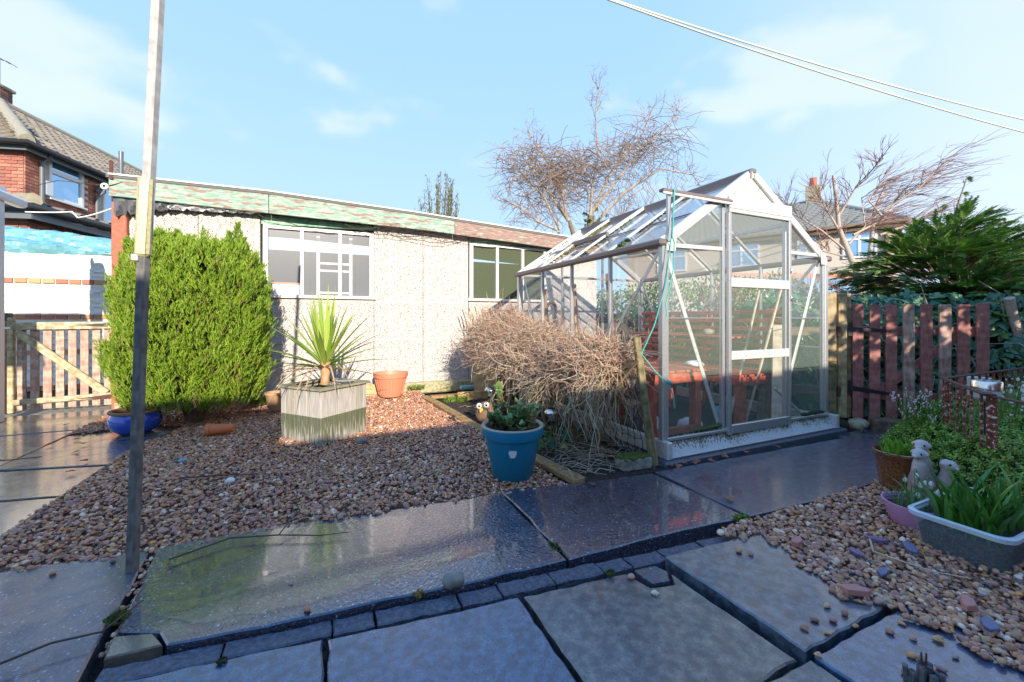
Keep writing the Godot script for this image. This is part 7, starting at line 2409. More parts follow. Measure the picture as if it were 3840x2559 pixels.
func pots() -> void:
	# half-tarred wooden planter with a cordyline
	var al := deg_to_rad(40.0)
	var fr := Vector3(-0.035, 0, -3.72)
	var e1 := Vector3(cos(al), 0, -sin(al))
	var e2 := Vector3(-sin(al), 0, -cos(al))
	var c := fr + (e1 + e2) * 0.25
	var p := thing("wooden_planter", "square weathered plank planter set cornerwise on the gravel", "planter", c)
	var hh := 0.455
	for s in 4:
		var d: Vector3 = [e1, e2, -e1, -e2][s]
		var n: Vector3 = [-e2, e1, e2, -e1][s]
		var x := -0.25
		var k := 0
		while x < 0.245:
			var w: float = minf(R.randf_range(0.055, 0.095), 0.25 - x)
			if 0.25 - x - w < 0.03:
				w = 0.25 - x
			var mid := d * (x + w / 2) + n * 0.24
			var tb := Basis(d, Vector3.UP, d.cross(Vector3.UP))
			var off := Vector3(R.randf(), 0, R.randf())
			part(p, "plank", boxm(off, Vector3(w - 0.004, hh + R.randf_range(-0.01, 0.0), 0.02), 0.003), M["planter_wood" if R.randf() < 0.7 else "planter_wood_b"], Transform3D(tb, mid - tb * off + Vector3.UP * hh * 0.5 + n * R.randf_range(-0.002, 0.002)))
			x += w
			k += 1
		var rim := MB.new()
		rim.beam(-d * 0.275 + n * 0.235 + Vector3.UP * (hh + 0.006), d * 0.195 + n * 0.235 + Vector3.UP * (hh + 0.006), 0.08, 0.02, 0.003)
		part(p, "rim_board", rim, M.planter_cap)
	var so := MB.new()
	so.quad_o(-e1 * 0.22 - e2 * 0.22 + Vector3.UP * 0.42, e1 * 0.22 - e2 * 0.22 + Vector3.UP * 0.42, e1 * 0.22 + e2 * 0.22 + Vector3.UP * 0.42, -e1 * 0.22 + e2 * 0.22 + Vector3.UP * 0.42, Vector3.UP)
	part(p, "compost", so, M.soil)
	for q in [[Vector3(0.03, 0.47, 0.13), "left"], [Vector3(0.16, 0.482, 0.07), "right"]]:
		var dm := MB.new()
		dm.lathe([Vector2(0.078, 0.0), Vector2(0.08, 0.008), Vector2(0.074, 0.012), Vector2(0.06, 0.006), Vector2(0.0005, 0.005)], 28)
		solo("metal_lid", dm, M.steel, "round shiny metal lid on the planter rim, the %s of two" % q[1], "lid", Transform3D(Basis(Vector3(1, 0, 0), 0.06), c + q[0]), "shiny lids on the planter")
	var co := thing("cordyline", "cordyline with long arching green strap leaves growing in the wooden planter", "plant", c + Vector3(0, 0.42, 0))
	var tr := MB.new()
	tr.tube([Vector3(0, 0, 0), Vector3(0, 0.1, 0), Vector3(0.01, 0.2, 0), Vector3(0.005, 0.26, 0)], [0.042, 0.036, 0.05, 0.04], 12)
	part(co, "trunk", tr, M.stake)
	for i in 56:
		var f := i / 55.0                     # 0 lowest, 1 innermost
		var a := i * 2.39996 + R.randf_range(-0.2, 0.2)
		var el := lerpf(-0.05, 1.5, pow(f, 0.8)) + R.randf_range(-0.1, 0.1)
		var l := R.randf_range(0.54, 0.72) * (1.0 if f > 0.1 else 0.8)
		var d := Vector3(cos(a) * cos(el), sin(el), sin(a) * cos(el))
		var h := Vector3(cos(a), 0, sin(a))
		var p0 := Vector3(0, 0.17 + 0.08 * f, 0) + h * 0.02
		var pts := []
		var ws := []
		for k in 7:
			var g := k / 6.0
			pts.append(p0 + d * l * g + Vector3.DOWN * l * 0.2 * g * g * maxf(0.05, 1.0 - f * 1.1))
			ws.append(0.036 * pow(sin(PI * clampf(g * 0.86 + 0.13, 0, 1)), 0.7) * (1.0 - 0.9 * pow(g, 5)))
		var b := MB.new()
		b.col = Color(0.24, 0.36, 0.05).lerp(Color(0.48, 0.58, 0.12), R.randf())
		if f < 0.08:
			b.col = Color(0.4, 0.34, 0.12)
		b.blade(pts, ws, Vector3(-sin(a), 0, cos(a)), 0.22)
		part(co, "leaf", b, M.leaf_vc)
	for i in 14:       # dead leaves hanging over the rim
		var a := R.randf() * TAU if i > 6 else R.randf_range(1.6, 3.4)
		var h := Vector3(cos(a), 0, sin(a))
		var l := R.randf_range(0.42, 0.68)
		var pts := []
		var ws := []
		for k in 7:
			var g := k / 6.0
			var q := Vector3(0, 0.17, 0) + h * l * g * 0.95 + Vector3.UP * (0.1 * sin(g * PI * 0.8) - 0.34 * g * g * (0.5 if i % 3 else 1.0))
			pts.append(q)
			ws.append(0.018 * (1.0 - 0.9 * pow(g, 3)))
		var b := MB.new()
		b.col = Color(0.62, 0.44, 0.26).lerp(Color(0.4, 0.25, 0.14), R.randf())
		b.blade(pts, ws, Vector3(-sin(a), 0, cos(a)), 0.3)
		part(co, "dead_leaf", b, M.leaf_vc)

	# terracotta coloured plastic pot by the shed
	var tp := thing("terracotta_pot", "empty ribbed terracotta coloured plastic pot against the shed wall", "pot", Vector3(0.77, 0.05, -5.5))
	part(tp, "body", pot_mesh([[0.14, 0], [0.148, 0.02], [0.2, 0.24], [0.215, 0.245], [0.222, 0.3], [0.21, 0.302], [0.19, 0.24], [0.13, 0.03], [0.0005, 0.03]], 48), M.terracotta_plastic)
	for k in 28:
		var a := TAU * k / 28
		part(tp, "rib", pipe([Vector3(cos(a) * 0.15, 0.03, sin(a) * 0.15), Vector3(cos(a) * 0.198, 0.225, sin(a) * 0.198)], 0.005, 5), M.terracotta_plastic)
	var pk := thing("long_plank", "long pale plank leaning along the shed plinth behind the planter", "plank", Vector3(0.25, 0.12, -5.72))
	plank(pk, "board", Vector3(-0.35, 0, 0), Vector3(0.55, -0.02, 0), 0.03, 0.14, "plywood", 0.006)
	plank(pk, "lower_strip", Vector3(-0.3, -0.09, 0.03), Vector3(0.5, -0.1, 0.03), 0.025, 0.05, "pale_wood", 0.004)
	var sp := thing("clay_pot", "small pale clay pot behind the wooden planter, nearest the shed window", "pot", Vector3(0.28, 0.12, -5.5))
	part(sp, "body", pot_mesh([[0.06, 0], [0.08, 0.1], [0.088, 0.1], [0.09, 0.13], [0.08, 0.13], [0.05, 0.02]], 24), M.stake)
	var sp2 := thing("clay_pot", "pale round pot standing behind the left corner of the wooden planter", "pot", Vector3(-0.5, 0.05, -5.2))
	part(sp2, "body", pot_mesh([[0.07, 0], [0.1, 0.16], [0.11, 0.17], [0.11, 0.19], [0.095, 0.19], [0.06, 0.02]], 24), M.stake)
	# blue glazed bowl
	var bl := thing("blue_bowl", "round cobalt blue glazed bowl planter with bare clay rim beside the path", "planter", Vector3(-1.58, 0.006, -4.84))
	part(bl, "body", pot_mesh([[0.1, 0], [0.12, 0.01], [0.165, 0.045], [0.192, 0.1], [0.19, 0.15], [0.172, 0.19]], 40), M.blue_glaze)
	part(bl, "rim", pot_mesh([[0.17, 0.186], [0.188, 0.195], [0.19, 0.21], [0.182, 0.218], [0.16, 0.214], [0.15, 0.19], [0.15, 0.15]], 40), M.bare_clay)
	soil_disc(bl, 0.152, 0.165)
	# small orange pot on its side
	var og := thing("orange_pot", "small orange plastic flower pot lying on its side on the gravel", "pot", Vector3(-0.86, 0.062, -4.42))
	var ob := pot_mesh([[0.036, 0.1], [0.046, -0.09], [0.055, -0.092], [0.056, -0.12], [0.049, -0.12], [0.042, -0.08], [0.032, 0.09], [0.0005, 0.09]], 28)
	var obx := MB.new()
	obx.lathe([Vector2(0.0005, -0.11), Vector2(0.036, -0.11), Vector2(0.05, 0.07), Vector2(0.056, 0.072), Vector2(0.058, 0.1), Vector2(0.05, 0.1), Vector2(0.046, 0.07), Vector2(0.033, -0.1), Vector2(0.0005, -0.1)], 28, Vector3.ZERO, Basis(Quaternion(Vector3.UP, Vector3(-0.93, -0.02, -0.12).normalized())))
	part(og, "body", obx, M.orange_plastic)
	# teal pot with a chrysanthemum
	var te := thing("teal_pot", "large teal blue plastic pot with cream rim at the gravel edge", "pot", Vector3(1.14, -0.004, -2.5))
	part(te, "body", pot_mesh([[0.128, 0], [0.132, 0.004], [0.182, 0.262], [0.184, 0.272], [0.2, 0.278], [0.211, 0.336], [0.208, 0.344]], 56), M.teal_plastic)
	part(te, "rim", pot_mesh([[0.208, 0.343], [0.206, 0.35], [0.192, 0.351], [0.18, 0.342], [0.172, 0.29], [0.164, 0.24]], 56), M.cream_rim)
	soil_disc(te, 0.174, 0.3)
	var sk := MB.new()
	var sa := atan2(0.93, -0.42)
	for i in 4:
		for k in 4:
			var f := func(u: float, v: float) -> Vector3:
				var rr := lerpf(0.132, 0.182, v / 0.262) + 0.002
				return Vector3(cos(sa + (u - 0.5) * 0.3) * rr, v, sin(sa + (u - 0.5) * 0.3) * rr)
			var v0 := 0.175 + k * 0.012
			var ww := [0.55, 0.75, 0.9, 1.0, 0.8]
			var u0: float = 0.5 + (i / 4.0 - 0.5) * ww[k]
			var u1: float = 0.5 + ((i + 1) / 4.0 - 0.5) * ww[k]
			var u2: float = 0.5 + (i / 4.0 - 0.5) * ww[k + 1]
			var u3: float = 0.5 + ((i + 1) / 4.0 - 0.5) * ww[k + 1]
			sk.quad_o(f.call(u0, v0), f.call(u1, v0), f.call(u3, v0 + 0.012), f.call(u2, v0 + 0.012), Vector3(cos(sa), 0, sin(sa)))
	part(te, "torn_label", sk, M.sticker)
	var ch := thing("chrysanthemum", "leafy green chrysanthemum with purplish lower stems in the teal pot", "plant", Vector3(1.14, 0.3, -2.5))
	var cs := MB.new()
	var lv := []
	var lcol := []
	for i in 40:
		var a := R.randf() * TAU
		var r := R.randf_range(0.02, 0.15)
		var hgt := R.randf_range(0.08, 0.19)
		if i < 4:
			hgt = R.randf_range(0.24, 0.29)
			a = 3.9 + R.randf_range(-0.4, 0.4)
			r = 0.05
		var p0 := Vector3(cos(a) * r, 0, sin(a) * r)
		var p1 := Vector3(cos(a) * (r + 0.05), hgt, sin(a) * (r + 0.05))
		cs.tube([p0, p0.lerp(p1, 0.5) + Vector3(0, 0.02, 0), p1], [0.004, 0.0035, 0.0025], 4)
		for k in 18:
			var f := R.randf_range(0.15, 1.05)
			var q := p0.lerp(p1, f)
			var b := R.randf() * TAU
			lv.append(Transform3D(Basis(Vector3.UP, b) * Basis(Vector3.RIGHT, R.randf_range(0.5, 1.5)).scaled(Vector3.ONE * R.randf_range(0.5, 1.05)), q))
			var g := Color(0.16, 0.28, 0.09).lerp(Color(0.3, 0.42, 0.18), R.randf())
			if f < 0.45:
				g = Color(0.13, 0.1, 0.09).lerp(Color(0.16, 0.2, 0.08), R.randf())
			if R.randf() < 0.08:
				g = Color(0.4, 0.22, 0.1)
			lcol.append(g)
	part(ch, "stems", cs, M.brown_wood)
	scatter(ch, "leaves", ivy_leaf(0.052).mesh(), M.leaf_vc, lv, lcol)

	# brown glazed pot with shoots
	var bp := thing("brown_pot", "tall brown mottled glazed pot with green shoots beside the path", "pot", Vector3(3.16, -0.01, -1.3))
	part(bp, "body", pot_mesh([[0.074, 0], [0.08, 0.005], [0.098, 0.15], [0.111, 0.238], [0.116, 0.243], [0.116, 0.256], [0.108, 0.258], [0.1, 0.235], [0.094, 0.19]], 48), M.brown_glaze)
	soil_disc(bp, 0.1, 0.23)
	var s1 := thing("green_shoots", "clump of short bright green shoots in the brown glazed pot", "plant", Vector3(3.17, 0.215, -1.31))
	blades(s1, "leaf", 60, Vector2(0.085, 0.07), 0.06, 0.12, 0.012, 0, Color(0.1, 0.26, 0.02), Color(0.22, 0.42, 0.04), 0.25)
	meerkats()
	# pink pot with snowdrops
	var pp := thing("pink_pot", "pale pink plastic pot with snowdrops on the right gravel", "pot", Vector3(2.7, 0.0, -1.04))
	part(pp, "body", pot_mesh([[0.085, 0], [0.09, 0.004], [0.128, 0.12], [0.13, 0.126], [0.124, 0.127], [0.118, 0.11]], 40), M.pink_plastic)
	soil_disc(pp, 0.118, 0.1)
	var sd := thing("snowdrops", "white snowdrops with thin drooping leaves in the pink pot", "flowers", Vector3(2.7, 0.1, -1.04))
	blades(sd, "leaf", 46, Vector2(0.09, 0.08), 0.07, 0.15, 0.008, 0, Color(0.09, 0.2, 0.06), Color(0.16, 0.3, 0.12), 0.7)
	snowdrop_heads(sd, [[-0.1, 0.17, 0.05], [-0.05, 0.1, 0.02], [0.0, 0.13, 0.08], [0.03, 0.15, 0.04], [-0.02, 0.15, -0.04], [0.06, 0.1, 0.05], [0.08, 0.13, 0.0], [0.02, 0.08, 0.1], [-0.04, 0.07, 0.08], [0.07, 0.16, -0.03]])
	# clear tub of bluebell leaves
	var tb := thing("plastic_tub", "clear plastic storage tub of dark soil and strap leaves at the right edge", "tub", Vector3(2.76, 0, -0.82))
	var shell := MB.new()
	var soilm := MB.new()
	var rim := MB.new()
	var ring := func(hx: float, hz: float, y: float, rad: float) -> Array:
		var o := []
		for q in 4:
			for k in 6:
				var a := PI / 2 * q + PI / 2 * k / 5.0
				var cx := (hx - rad) * (1 if q in [0, 3] else -1)
				var cz := (hz - rad) * (1 if q in [0, 1] else -1)
				o.append(Vector3(cx + cos(a) * rad, y, cz + sin(a) * rad))
		return o
	var hx := 0.3
	var rings := [ring.call(0.272, 0.135, -0.004, 0.05), ring.call(0.278, 0.141, 0.004, 0.05), ring.call(0.29, 0.153, 0.15, 0.05), ring.call(0.292, 0.155, 0.165, 0.05)]
	for i in rings.size() - 1:
		for k in 24:
			shell.quad_o(rings[i][k], rings[i][(k + 1) % 24], rings[i + 1][(k + 1) % 24], rings[i + 1][k], rings[i][k] * Vector3(1, 0, 1))
	part(tb, "tub_wall", shell, M.clear_plastic)
	var rr := [ring.call(0.294, 0.157, 0.145, 0.05), ring.call(0.306, 0.168, 0.15, 0.055), ring.call(0.308, 0.17, 0.168, 0.055), ring.call(0.3, 0.162, 0.174, 0.055), ring.call(0.29, 0.152, 0.172, 0.05)]
	for i in rr.size() - 1:
		for k in 24:
			rim.quad_o(rr[i][k], rr[i][(k + 1) % 24], rr[i + 1][(k + 1) % 24], rr[i + 1][k], (rr[i][k] * Vector3(1, 0, 1)).normalized() + Vector3.UP * (0.2 + i * 0.4))
	part(tb, "tub_rim", rim, M.clear_rim)
	var sr := [ring.call(0.264, 0.127, 0.002, 0.045), ring.call(0.278, 0.141, 0.1, 0.045)]
	for k in 24:
		soilm.quad_o(sr[0][k], sr[0][(k + 1) % 24], sr[1][(k + 1) % 24], sr[1][k], sr[0][k] * Vector3(1, 0, 1))
		soilm.tri_o(sr[1][k], sr[1][(k + 1) % 24], Vector3(0, 0.11, 0), Vector3.UP)
	part(tb, "compost", soilm, M.soil)
	var bb := thing("bluebell_leaves", "thick clump of dark green strap leaves growing in the clear tub", "plant", Vector3(2.76, 0.1, -0.82))
	blades(bb, "leaf", 120, Vector2(0.24, 0.105), 0.12, 0.27, 0.019, 0, Color(0.035, 0.14, 0.02), Color(0.1, 0.27, 0.035), 0.42, "leaf_gloss", true)
	var lab := MB.new()
	lab.box(Vector3.ZERO, Vector3(0.02, 0.07, 0.002), 0.0)
	solo("plant_label", lab, M.upvc, "white plastic plant label stuck in the clear tub", "label", Transform3D(Basis(Vector3.UP, 0.4), Vector3(2.66, 0.2, -0.84)))


func snowdrop_heads(parent: Node3D, at: Array) -> void:
	for q in at:
		var p := Vector3(q[0], q[1], q[2])
		var st := MB.new()
		st.col = Color(0.12, 0.26, 0.06)
		st.tube([Vector3(p.x * 0.6, 0, p.z * 0.6), Vector3(p.x * 0.8, p.y * 0.7, p.z * 0.8), p + Vector3(-0.005, 0.012, 0), p + Vector3(0.006, 0.01, 0.004), p + Vector3(0.008, 0.002, 0.005)], [0.0025, 0.0022, 0.002, 0.0016, 0.0014], 4)
		st.ball(p + Vector3(0.008, -0.001, 0.005), Vector3(0.004, 0.006, 0.004), 6, 4)
		var stem := part(parent, "stem", st, M.leaf_vc)
		var h := MB.new()
		for k in 3:
			var a = TAU * k / 3 + q[0] * 40
			var o := Vector3(cos(a), 0, sin(a))
			var c := p + Vector3(0.008, -0.004, 0.005)
			h.blade([c, c + o * 0.009 + Vector3(0, -0.012, 0), c + o * 0.008 + Vector3(0, -0.025, 0), c + o * 0.003 + Vector3(0, -0.032, 0)], [0.004, 0.014, 0.013, 0.002], Vector3(-sin(a), 0, cos(a)), -0.25)
		part(stem, "flower", h, M.petal)


# A field of tapered capsules meshed as one skin (surface nets).
func skin(b: MB, bones: Array, cell: float, k: float) -> void:
	var lo := Vector3.ONE * 1e9
	var hi := -lo
	for q in bones:
		for e in [[q[0], q[2]], [q[1], q[3]]]:
			lo = lo.min(e[0] - Vector3.ONE * (e[1] + cell * 2))
			hi = hi.max(e[0] + Vector3.ONE * (e[1] + cell * 2))
	var n := Vector3i(((hi - lo) / cell).ceil()) + Vector3i.ONE
	var val := PackedFloat32Array()
	val.resize(n.x * n.y * n.z)
	var at := func(p: Vector3) -> float:
		var s := 0.0
		for q in bones:
			var ab: Vector3 = q[1] - q[0]
			var t := clampf((p - q[0]).dot(ab) / maxf(ab.length_squared(), 1e-9), 0, 1)
			s += exp(-((p - q[0] - ab * t).length() - lerpf(q[2], q[3], t)) / k)
		return -k * log(maxf(s, 1e-30))
	for z in n.z:
		for y in n.y:
			for x in n.x:
				val[(z * n.y + y) * n.x + x] = at.call(lo + Vector3(x, y, z) * cell)
	var id := {}
	var edges := [[0, 1], [2, 3], [4, 5], [6, 7], [0, 2], [1, 3], [4, 6], [5, 7], [0, 4], [1, 5], [2, 6], [3, 7]]
	for z in n.z - 1:
		for y in n.y - 1:
			for x in n.x - 1:
				var c := []
				for i in 8:
					c.append(val[((z + (i >> 2)) * n.y + y + ((i >> 1) & 1)) * n.x + x + (i & 1)])
				var sum := Vector3.ZERO
				var m := 0
				for e in edges:
					if (c[e[0]] < 0) != (c[e[1]] < 0):
						var t: float = c[e[0]] / (c[e[0]] - c[e[1]])
						var a := Vector3(e[0] & 1, (e[0] >> 1) & 1, e[0] >> 2)
						var d := Vector3(e[1] & 1, (e[1] >> 1) & 1, e[1] >> 2)
						sum += a.lerp(d, t)
						m += 1
				if m:
					var p := lo + (Vector3(x, y, z) + sum / m) * cell
					var h := cell * 0.6
					var g := Vector3(at.call(p + Vector3(h, 0, 0)) - at.call(p - Vector3(h, 0, 0)), at.call(p + Vector3(0, h, 0)) - at.call(p - Vector3(0, h, 0)), at.call(p + Vector3(0, 0, h)) - at.call(p - Vector3(0, 0, h))).normalized()
					id[Vector3i(x, y, z)] = b.vert(p, g)
	for z in range(1, n.z - 1):
		for y in range(1, n.y - 1):
			for x in range(1, n.x - 1):
				var v0: float = val[(z * n.y + y) * n.x + x]
				for ax in 3:
					var o: Vector3i = [Vector3i(1, 0, 0), Vector3i(0, 1, 0), Vector3i(0, 0, 1)][ax]
					var v1: float = val[((z + o.z) * n.y + y + o.y) * n.x + x + o.x]
					if (v0 < 0) == (v1 < 0):
						continue
					var u: Vector3i = [Vector3i(0, 1, 0), Vector3i(0, 0, 1), Vector3i(1, 0, 0)][ax]
					var w: Vector3i = [Vector3i(0, 0, 1), Vector3i(1, 0, 0), Vector3i(0, 1, 0)][ax]
					var q := Vector3i(x, y, z)
					var a: int = id[q - u - w]
					var d: int = id[q - w]
					var e: int = id[q]
					var f: int = id[q - u]
					if v0 < 0:
						b.face(a, d, e)
						b.face(a, e, f)
					else:
						b.face(a, e, d)
						b.face(a, f, e)


func meerkats() -> void:
	var at := Vector3(3.105, 0.0, -1.155)
	var t := thing("meerkat_statue", "pale stone statue of three upright meerkats beside the brown pot", "statue", at)
	var tn := Basis(Vector3.UP, -0.35)
	t.basis = tn.scaled(Vector3.ONE * 1.2)
	var b := MB.new()
	b.col = Color(0.66, 0.56, 0.52)
	var kats := [[Vector3(-0.035, 0, 0.0), 0.235, -1.25, 0.98], [Vector3(0.02, 0, -0.04), 0.262, -1.1, 1.05], [Vector3(0.06, 0, 0.035), 0.195, 0.05, 0.9]]
	for q in kats:
		var o: Vector3 = q[0]
		var h: float = q[1]
		var s: float = q[3]
		var yw: float = q[2]
		var fw := Vector3(sin(yw), -0.08, cos(yw)).normalized()      # where the muzzle points
		var sd := Vector3(cos(yw), 0, -sin(yw))
		var hd := o + Vector3(0, h, 0.008)
		var bones := [
			[o + Vector3(0, 0.05, 0), o + Vector3(0, 0.11, 0.004), 0.04 * s, 0.036 * s], [o + Vector3(0, 0.11, 0.004), o + Vector3(0, h - 0.055, 0.006), 0.036 * s, 0.026 * s], [o + Vector3(0, h - 0.055, 0.006), hd, 0.02 * s, 0.021 * s],
			[hd, hd + fw * 0.018 + Vector3.UP * 0.006, 0.026 * s, 0.022 * s], [hd + fw * 0.02, hd + fw * 0.05 * s - Vector3.UP * 0.004, 0.016 * s, 0.008 * s],
			[hd + sd * 0.024 * s + Vector3(0, 0.006, 0), hd + sd * 0.03 * s + Vector3(0, 0.004, 0), 0.008 * s, 0.006 * s], [hd - sd * 0.024 * s + Vector3(0, 0.006, 0), hd - sd * 0.03 * s + Vector3(0, 0.004, 0), 0.008 * s, 0.006 * s],
			[o + Vector3(0.028 * s, h - 0.07, 0.01), o + Vector3(0.045 * s, 0.1, 0.026), 0.011, 0.01], [o + Vector3(0.045 * s, 0.1, 0.026), o + Vector3(0.014 * s, 0.088, 0.046), 0.01, 0.009],
			[o + Vector3(-0.028 * s, h - 0.07, 0.01), o + Vector3(-0.045 * s, 0.1, 0.026), 0.011, 0.01], [o + Vector3(-0.045 * s, 0.1, 0.026), o + Vector3(-0.014 * s, 0.084, 0.046), 0.01, 0.009],
			[o + Vector3(0.024 * s, 0.05, 0.012), o + Vector3(0.026 * s, 0.022, 0.04), 0.022, 0.014], [o + Vector3(-0.024 * s, 0.05, 0.012), o + Vector3(-0.026 * s, 0.022, 0.04), 0.022, 0.014]]
		skin(b, bones, 0.0055, 0.0042)
	for i in b.v.size():
		var y := b.v[i].y
		b.c[i] = Color(0.42, 0.33, 0.29).lerp(Color(0.66, 0.63, 0.62), smoothstep(0.12, 0.22, y))
	part(t, "bodies", b, M.meerkat)
	for q in kats:
		var o: Vector3 = q[0]
		var yw: float = q[2]
		var fw := Vector3(sin(yw), -0.08, cos(yw)).normalized()
		var sd := Vector3(cos(yw), 0, -sin(yw))
		var hd := o + Vector3(0, q[1] + 0.008, 0.008)
		for s in [-1.0, 1.0]:
			var e := MB.new()
			e.ball(hd + fw * 0.028 * q[3] + sd * s * 0.0145 * q[3], Vector3(0.0078, 0.0078, 0.006), 10, 6)
			part(t, "eye", e, M.black_gloss)
		var ns := MB.new()
		ns.ball(hd + fw * 0.058 * q[3] - Vector3.UP * 0.01, Vector3(0.004, 0.003, 0.004), 8, 5)
		part(t, "nose", ns, M.black_gloss)
	var rock := MB.new()
	rock.col = Color(0.6, 0.5, 0.4)
	rock.ball(Vector3(0.01, 0.012, 0.0), Vector3(0.12, 0.042, 0.085), 18, 10)
	var f := noise(FastNoiseLite.TYPE_SIMPLEX_SMOOTH, 20.0, 5, 2)
	for i in rock.v.size():
		rock.v[i] *= 1.0 + 0.18 * f.get_noise_3dv(rock.v[i])
	part(t, "rock_base", rock, M.meerkat)


# ------------------------------------------------------------------ iron railing and the raised bed
func railing() -> void:
	var A := Vector3(3.425, 0.615, -1.009)
	var B := Vector3(4.082, 0.615, -1.418)
	var C := Vector3(3.15, 0.605, -0.62)
	var D := Vector3(5.7, 0.615, -1.425)
	var t := thing("iron_railing", "rusty iron railing with flaking white paint around the raised bed", "railing", A)
	var o := Transform3D(Basis(), -A)
	for q in [[A, B], [A, C], [B, D]]:
		var d: Vector3 = (q[1] - q[0]).normalized()
		part(t, "top_rail", bar(q[0] - d * 0.02, q[1] + d * 0.0, 0.032, 0.01, 0.002), M.rust_dark, o)
	part(t, "top_plate", boxm(A + Vector3(0.0, 0.008, 0.0), Vector3(0.09, 0.008, 0.06), 0.002, Basis(Vector3.UP, 0.5)), M.rust_dark, o)
	for q in [[A, 0.3], [B, 0.34]]:
		for k in 2:    # an angle-iron post: two plates
			var off := Vector3(0.02 if k == 0 else 0.0, 0, 0.0 if k == 0 else 0.02)
			part(t, "post", boxm(q[0] + Vector3(0, -q[1] / 2, 0) + off, Vector3(0.045 if k == 0 else 0.006, q[1], 0.006 if k == 0 else 0.045), 0.001), M.rust_dark if k == 0 else M.rust, o)
	var bo := MB.new()
	bo.ball(A + Vector3(0.012, -0.06, 0.006), Vector3(0.008, 0.008, 0.005), 8, 5)
	part(t, "bolt", bo, M.concrete, o)
	var d1 := (B - A)
	for f in [0.1, 0.3, 0.46, 0.62, 0.78, 0.92]:
		part(t, "baluster", boxm(A + d1 * f + Vector3(0, -0.16, 0), Vector3(0.016, 0.32, 0.012), 0.002, Basis(Vector3.UP, 0.55)), M.rust, o)
	for f in [0.38, 0.6]:     # scrolls between the bars
		var p := []
		for i in 26:
			var a := -PI * 0.5 + TAU * 1.3 * i / 25.0
			var rr := lerpf(0.05, 0.018, i / 25.0)
			p.append(A + d1 * f + d1.normalized() * cos(a) * rr + Vector3.UP * (sin(a) * rr - 0.1 + 0.02 * (1 - i / 25.0)))
		part(t, "scroll", pipe(p, 0.0065, 6), M.rust, o)
	for f in [0.5]:
		part(t, "baluster", boxm(A.lerp(C, f) + Vector3(0, -0.16, 0), Vector3(0.016, 0.32, 0.014), 0.002), M.rust, o)
	for k in 12:
		var f := 0.06 + k * 0.08
		part(t, "baluster", boxm(B.lerp(D, f) + Vector3(0, -0.13, 0), Vector3(0.016, 0.26, 0.014), 0.002), M.rust, o)


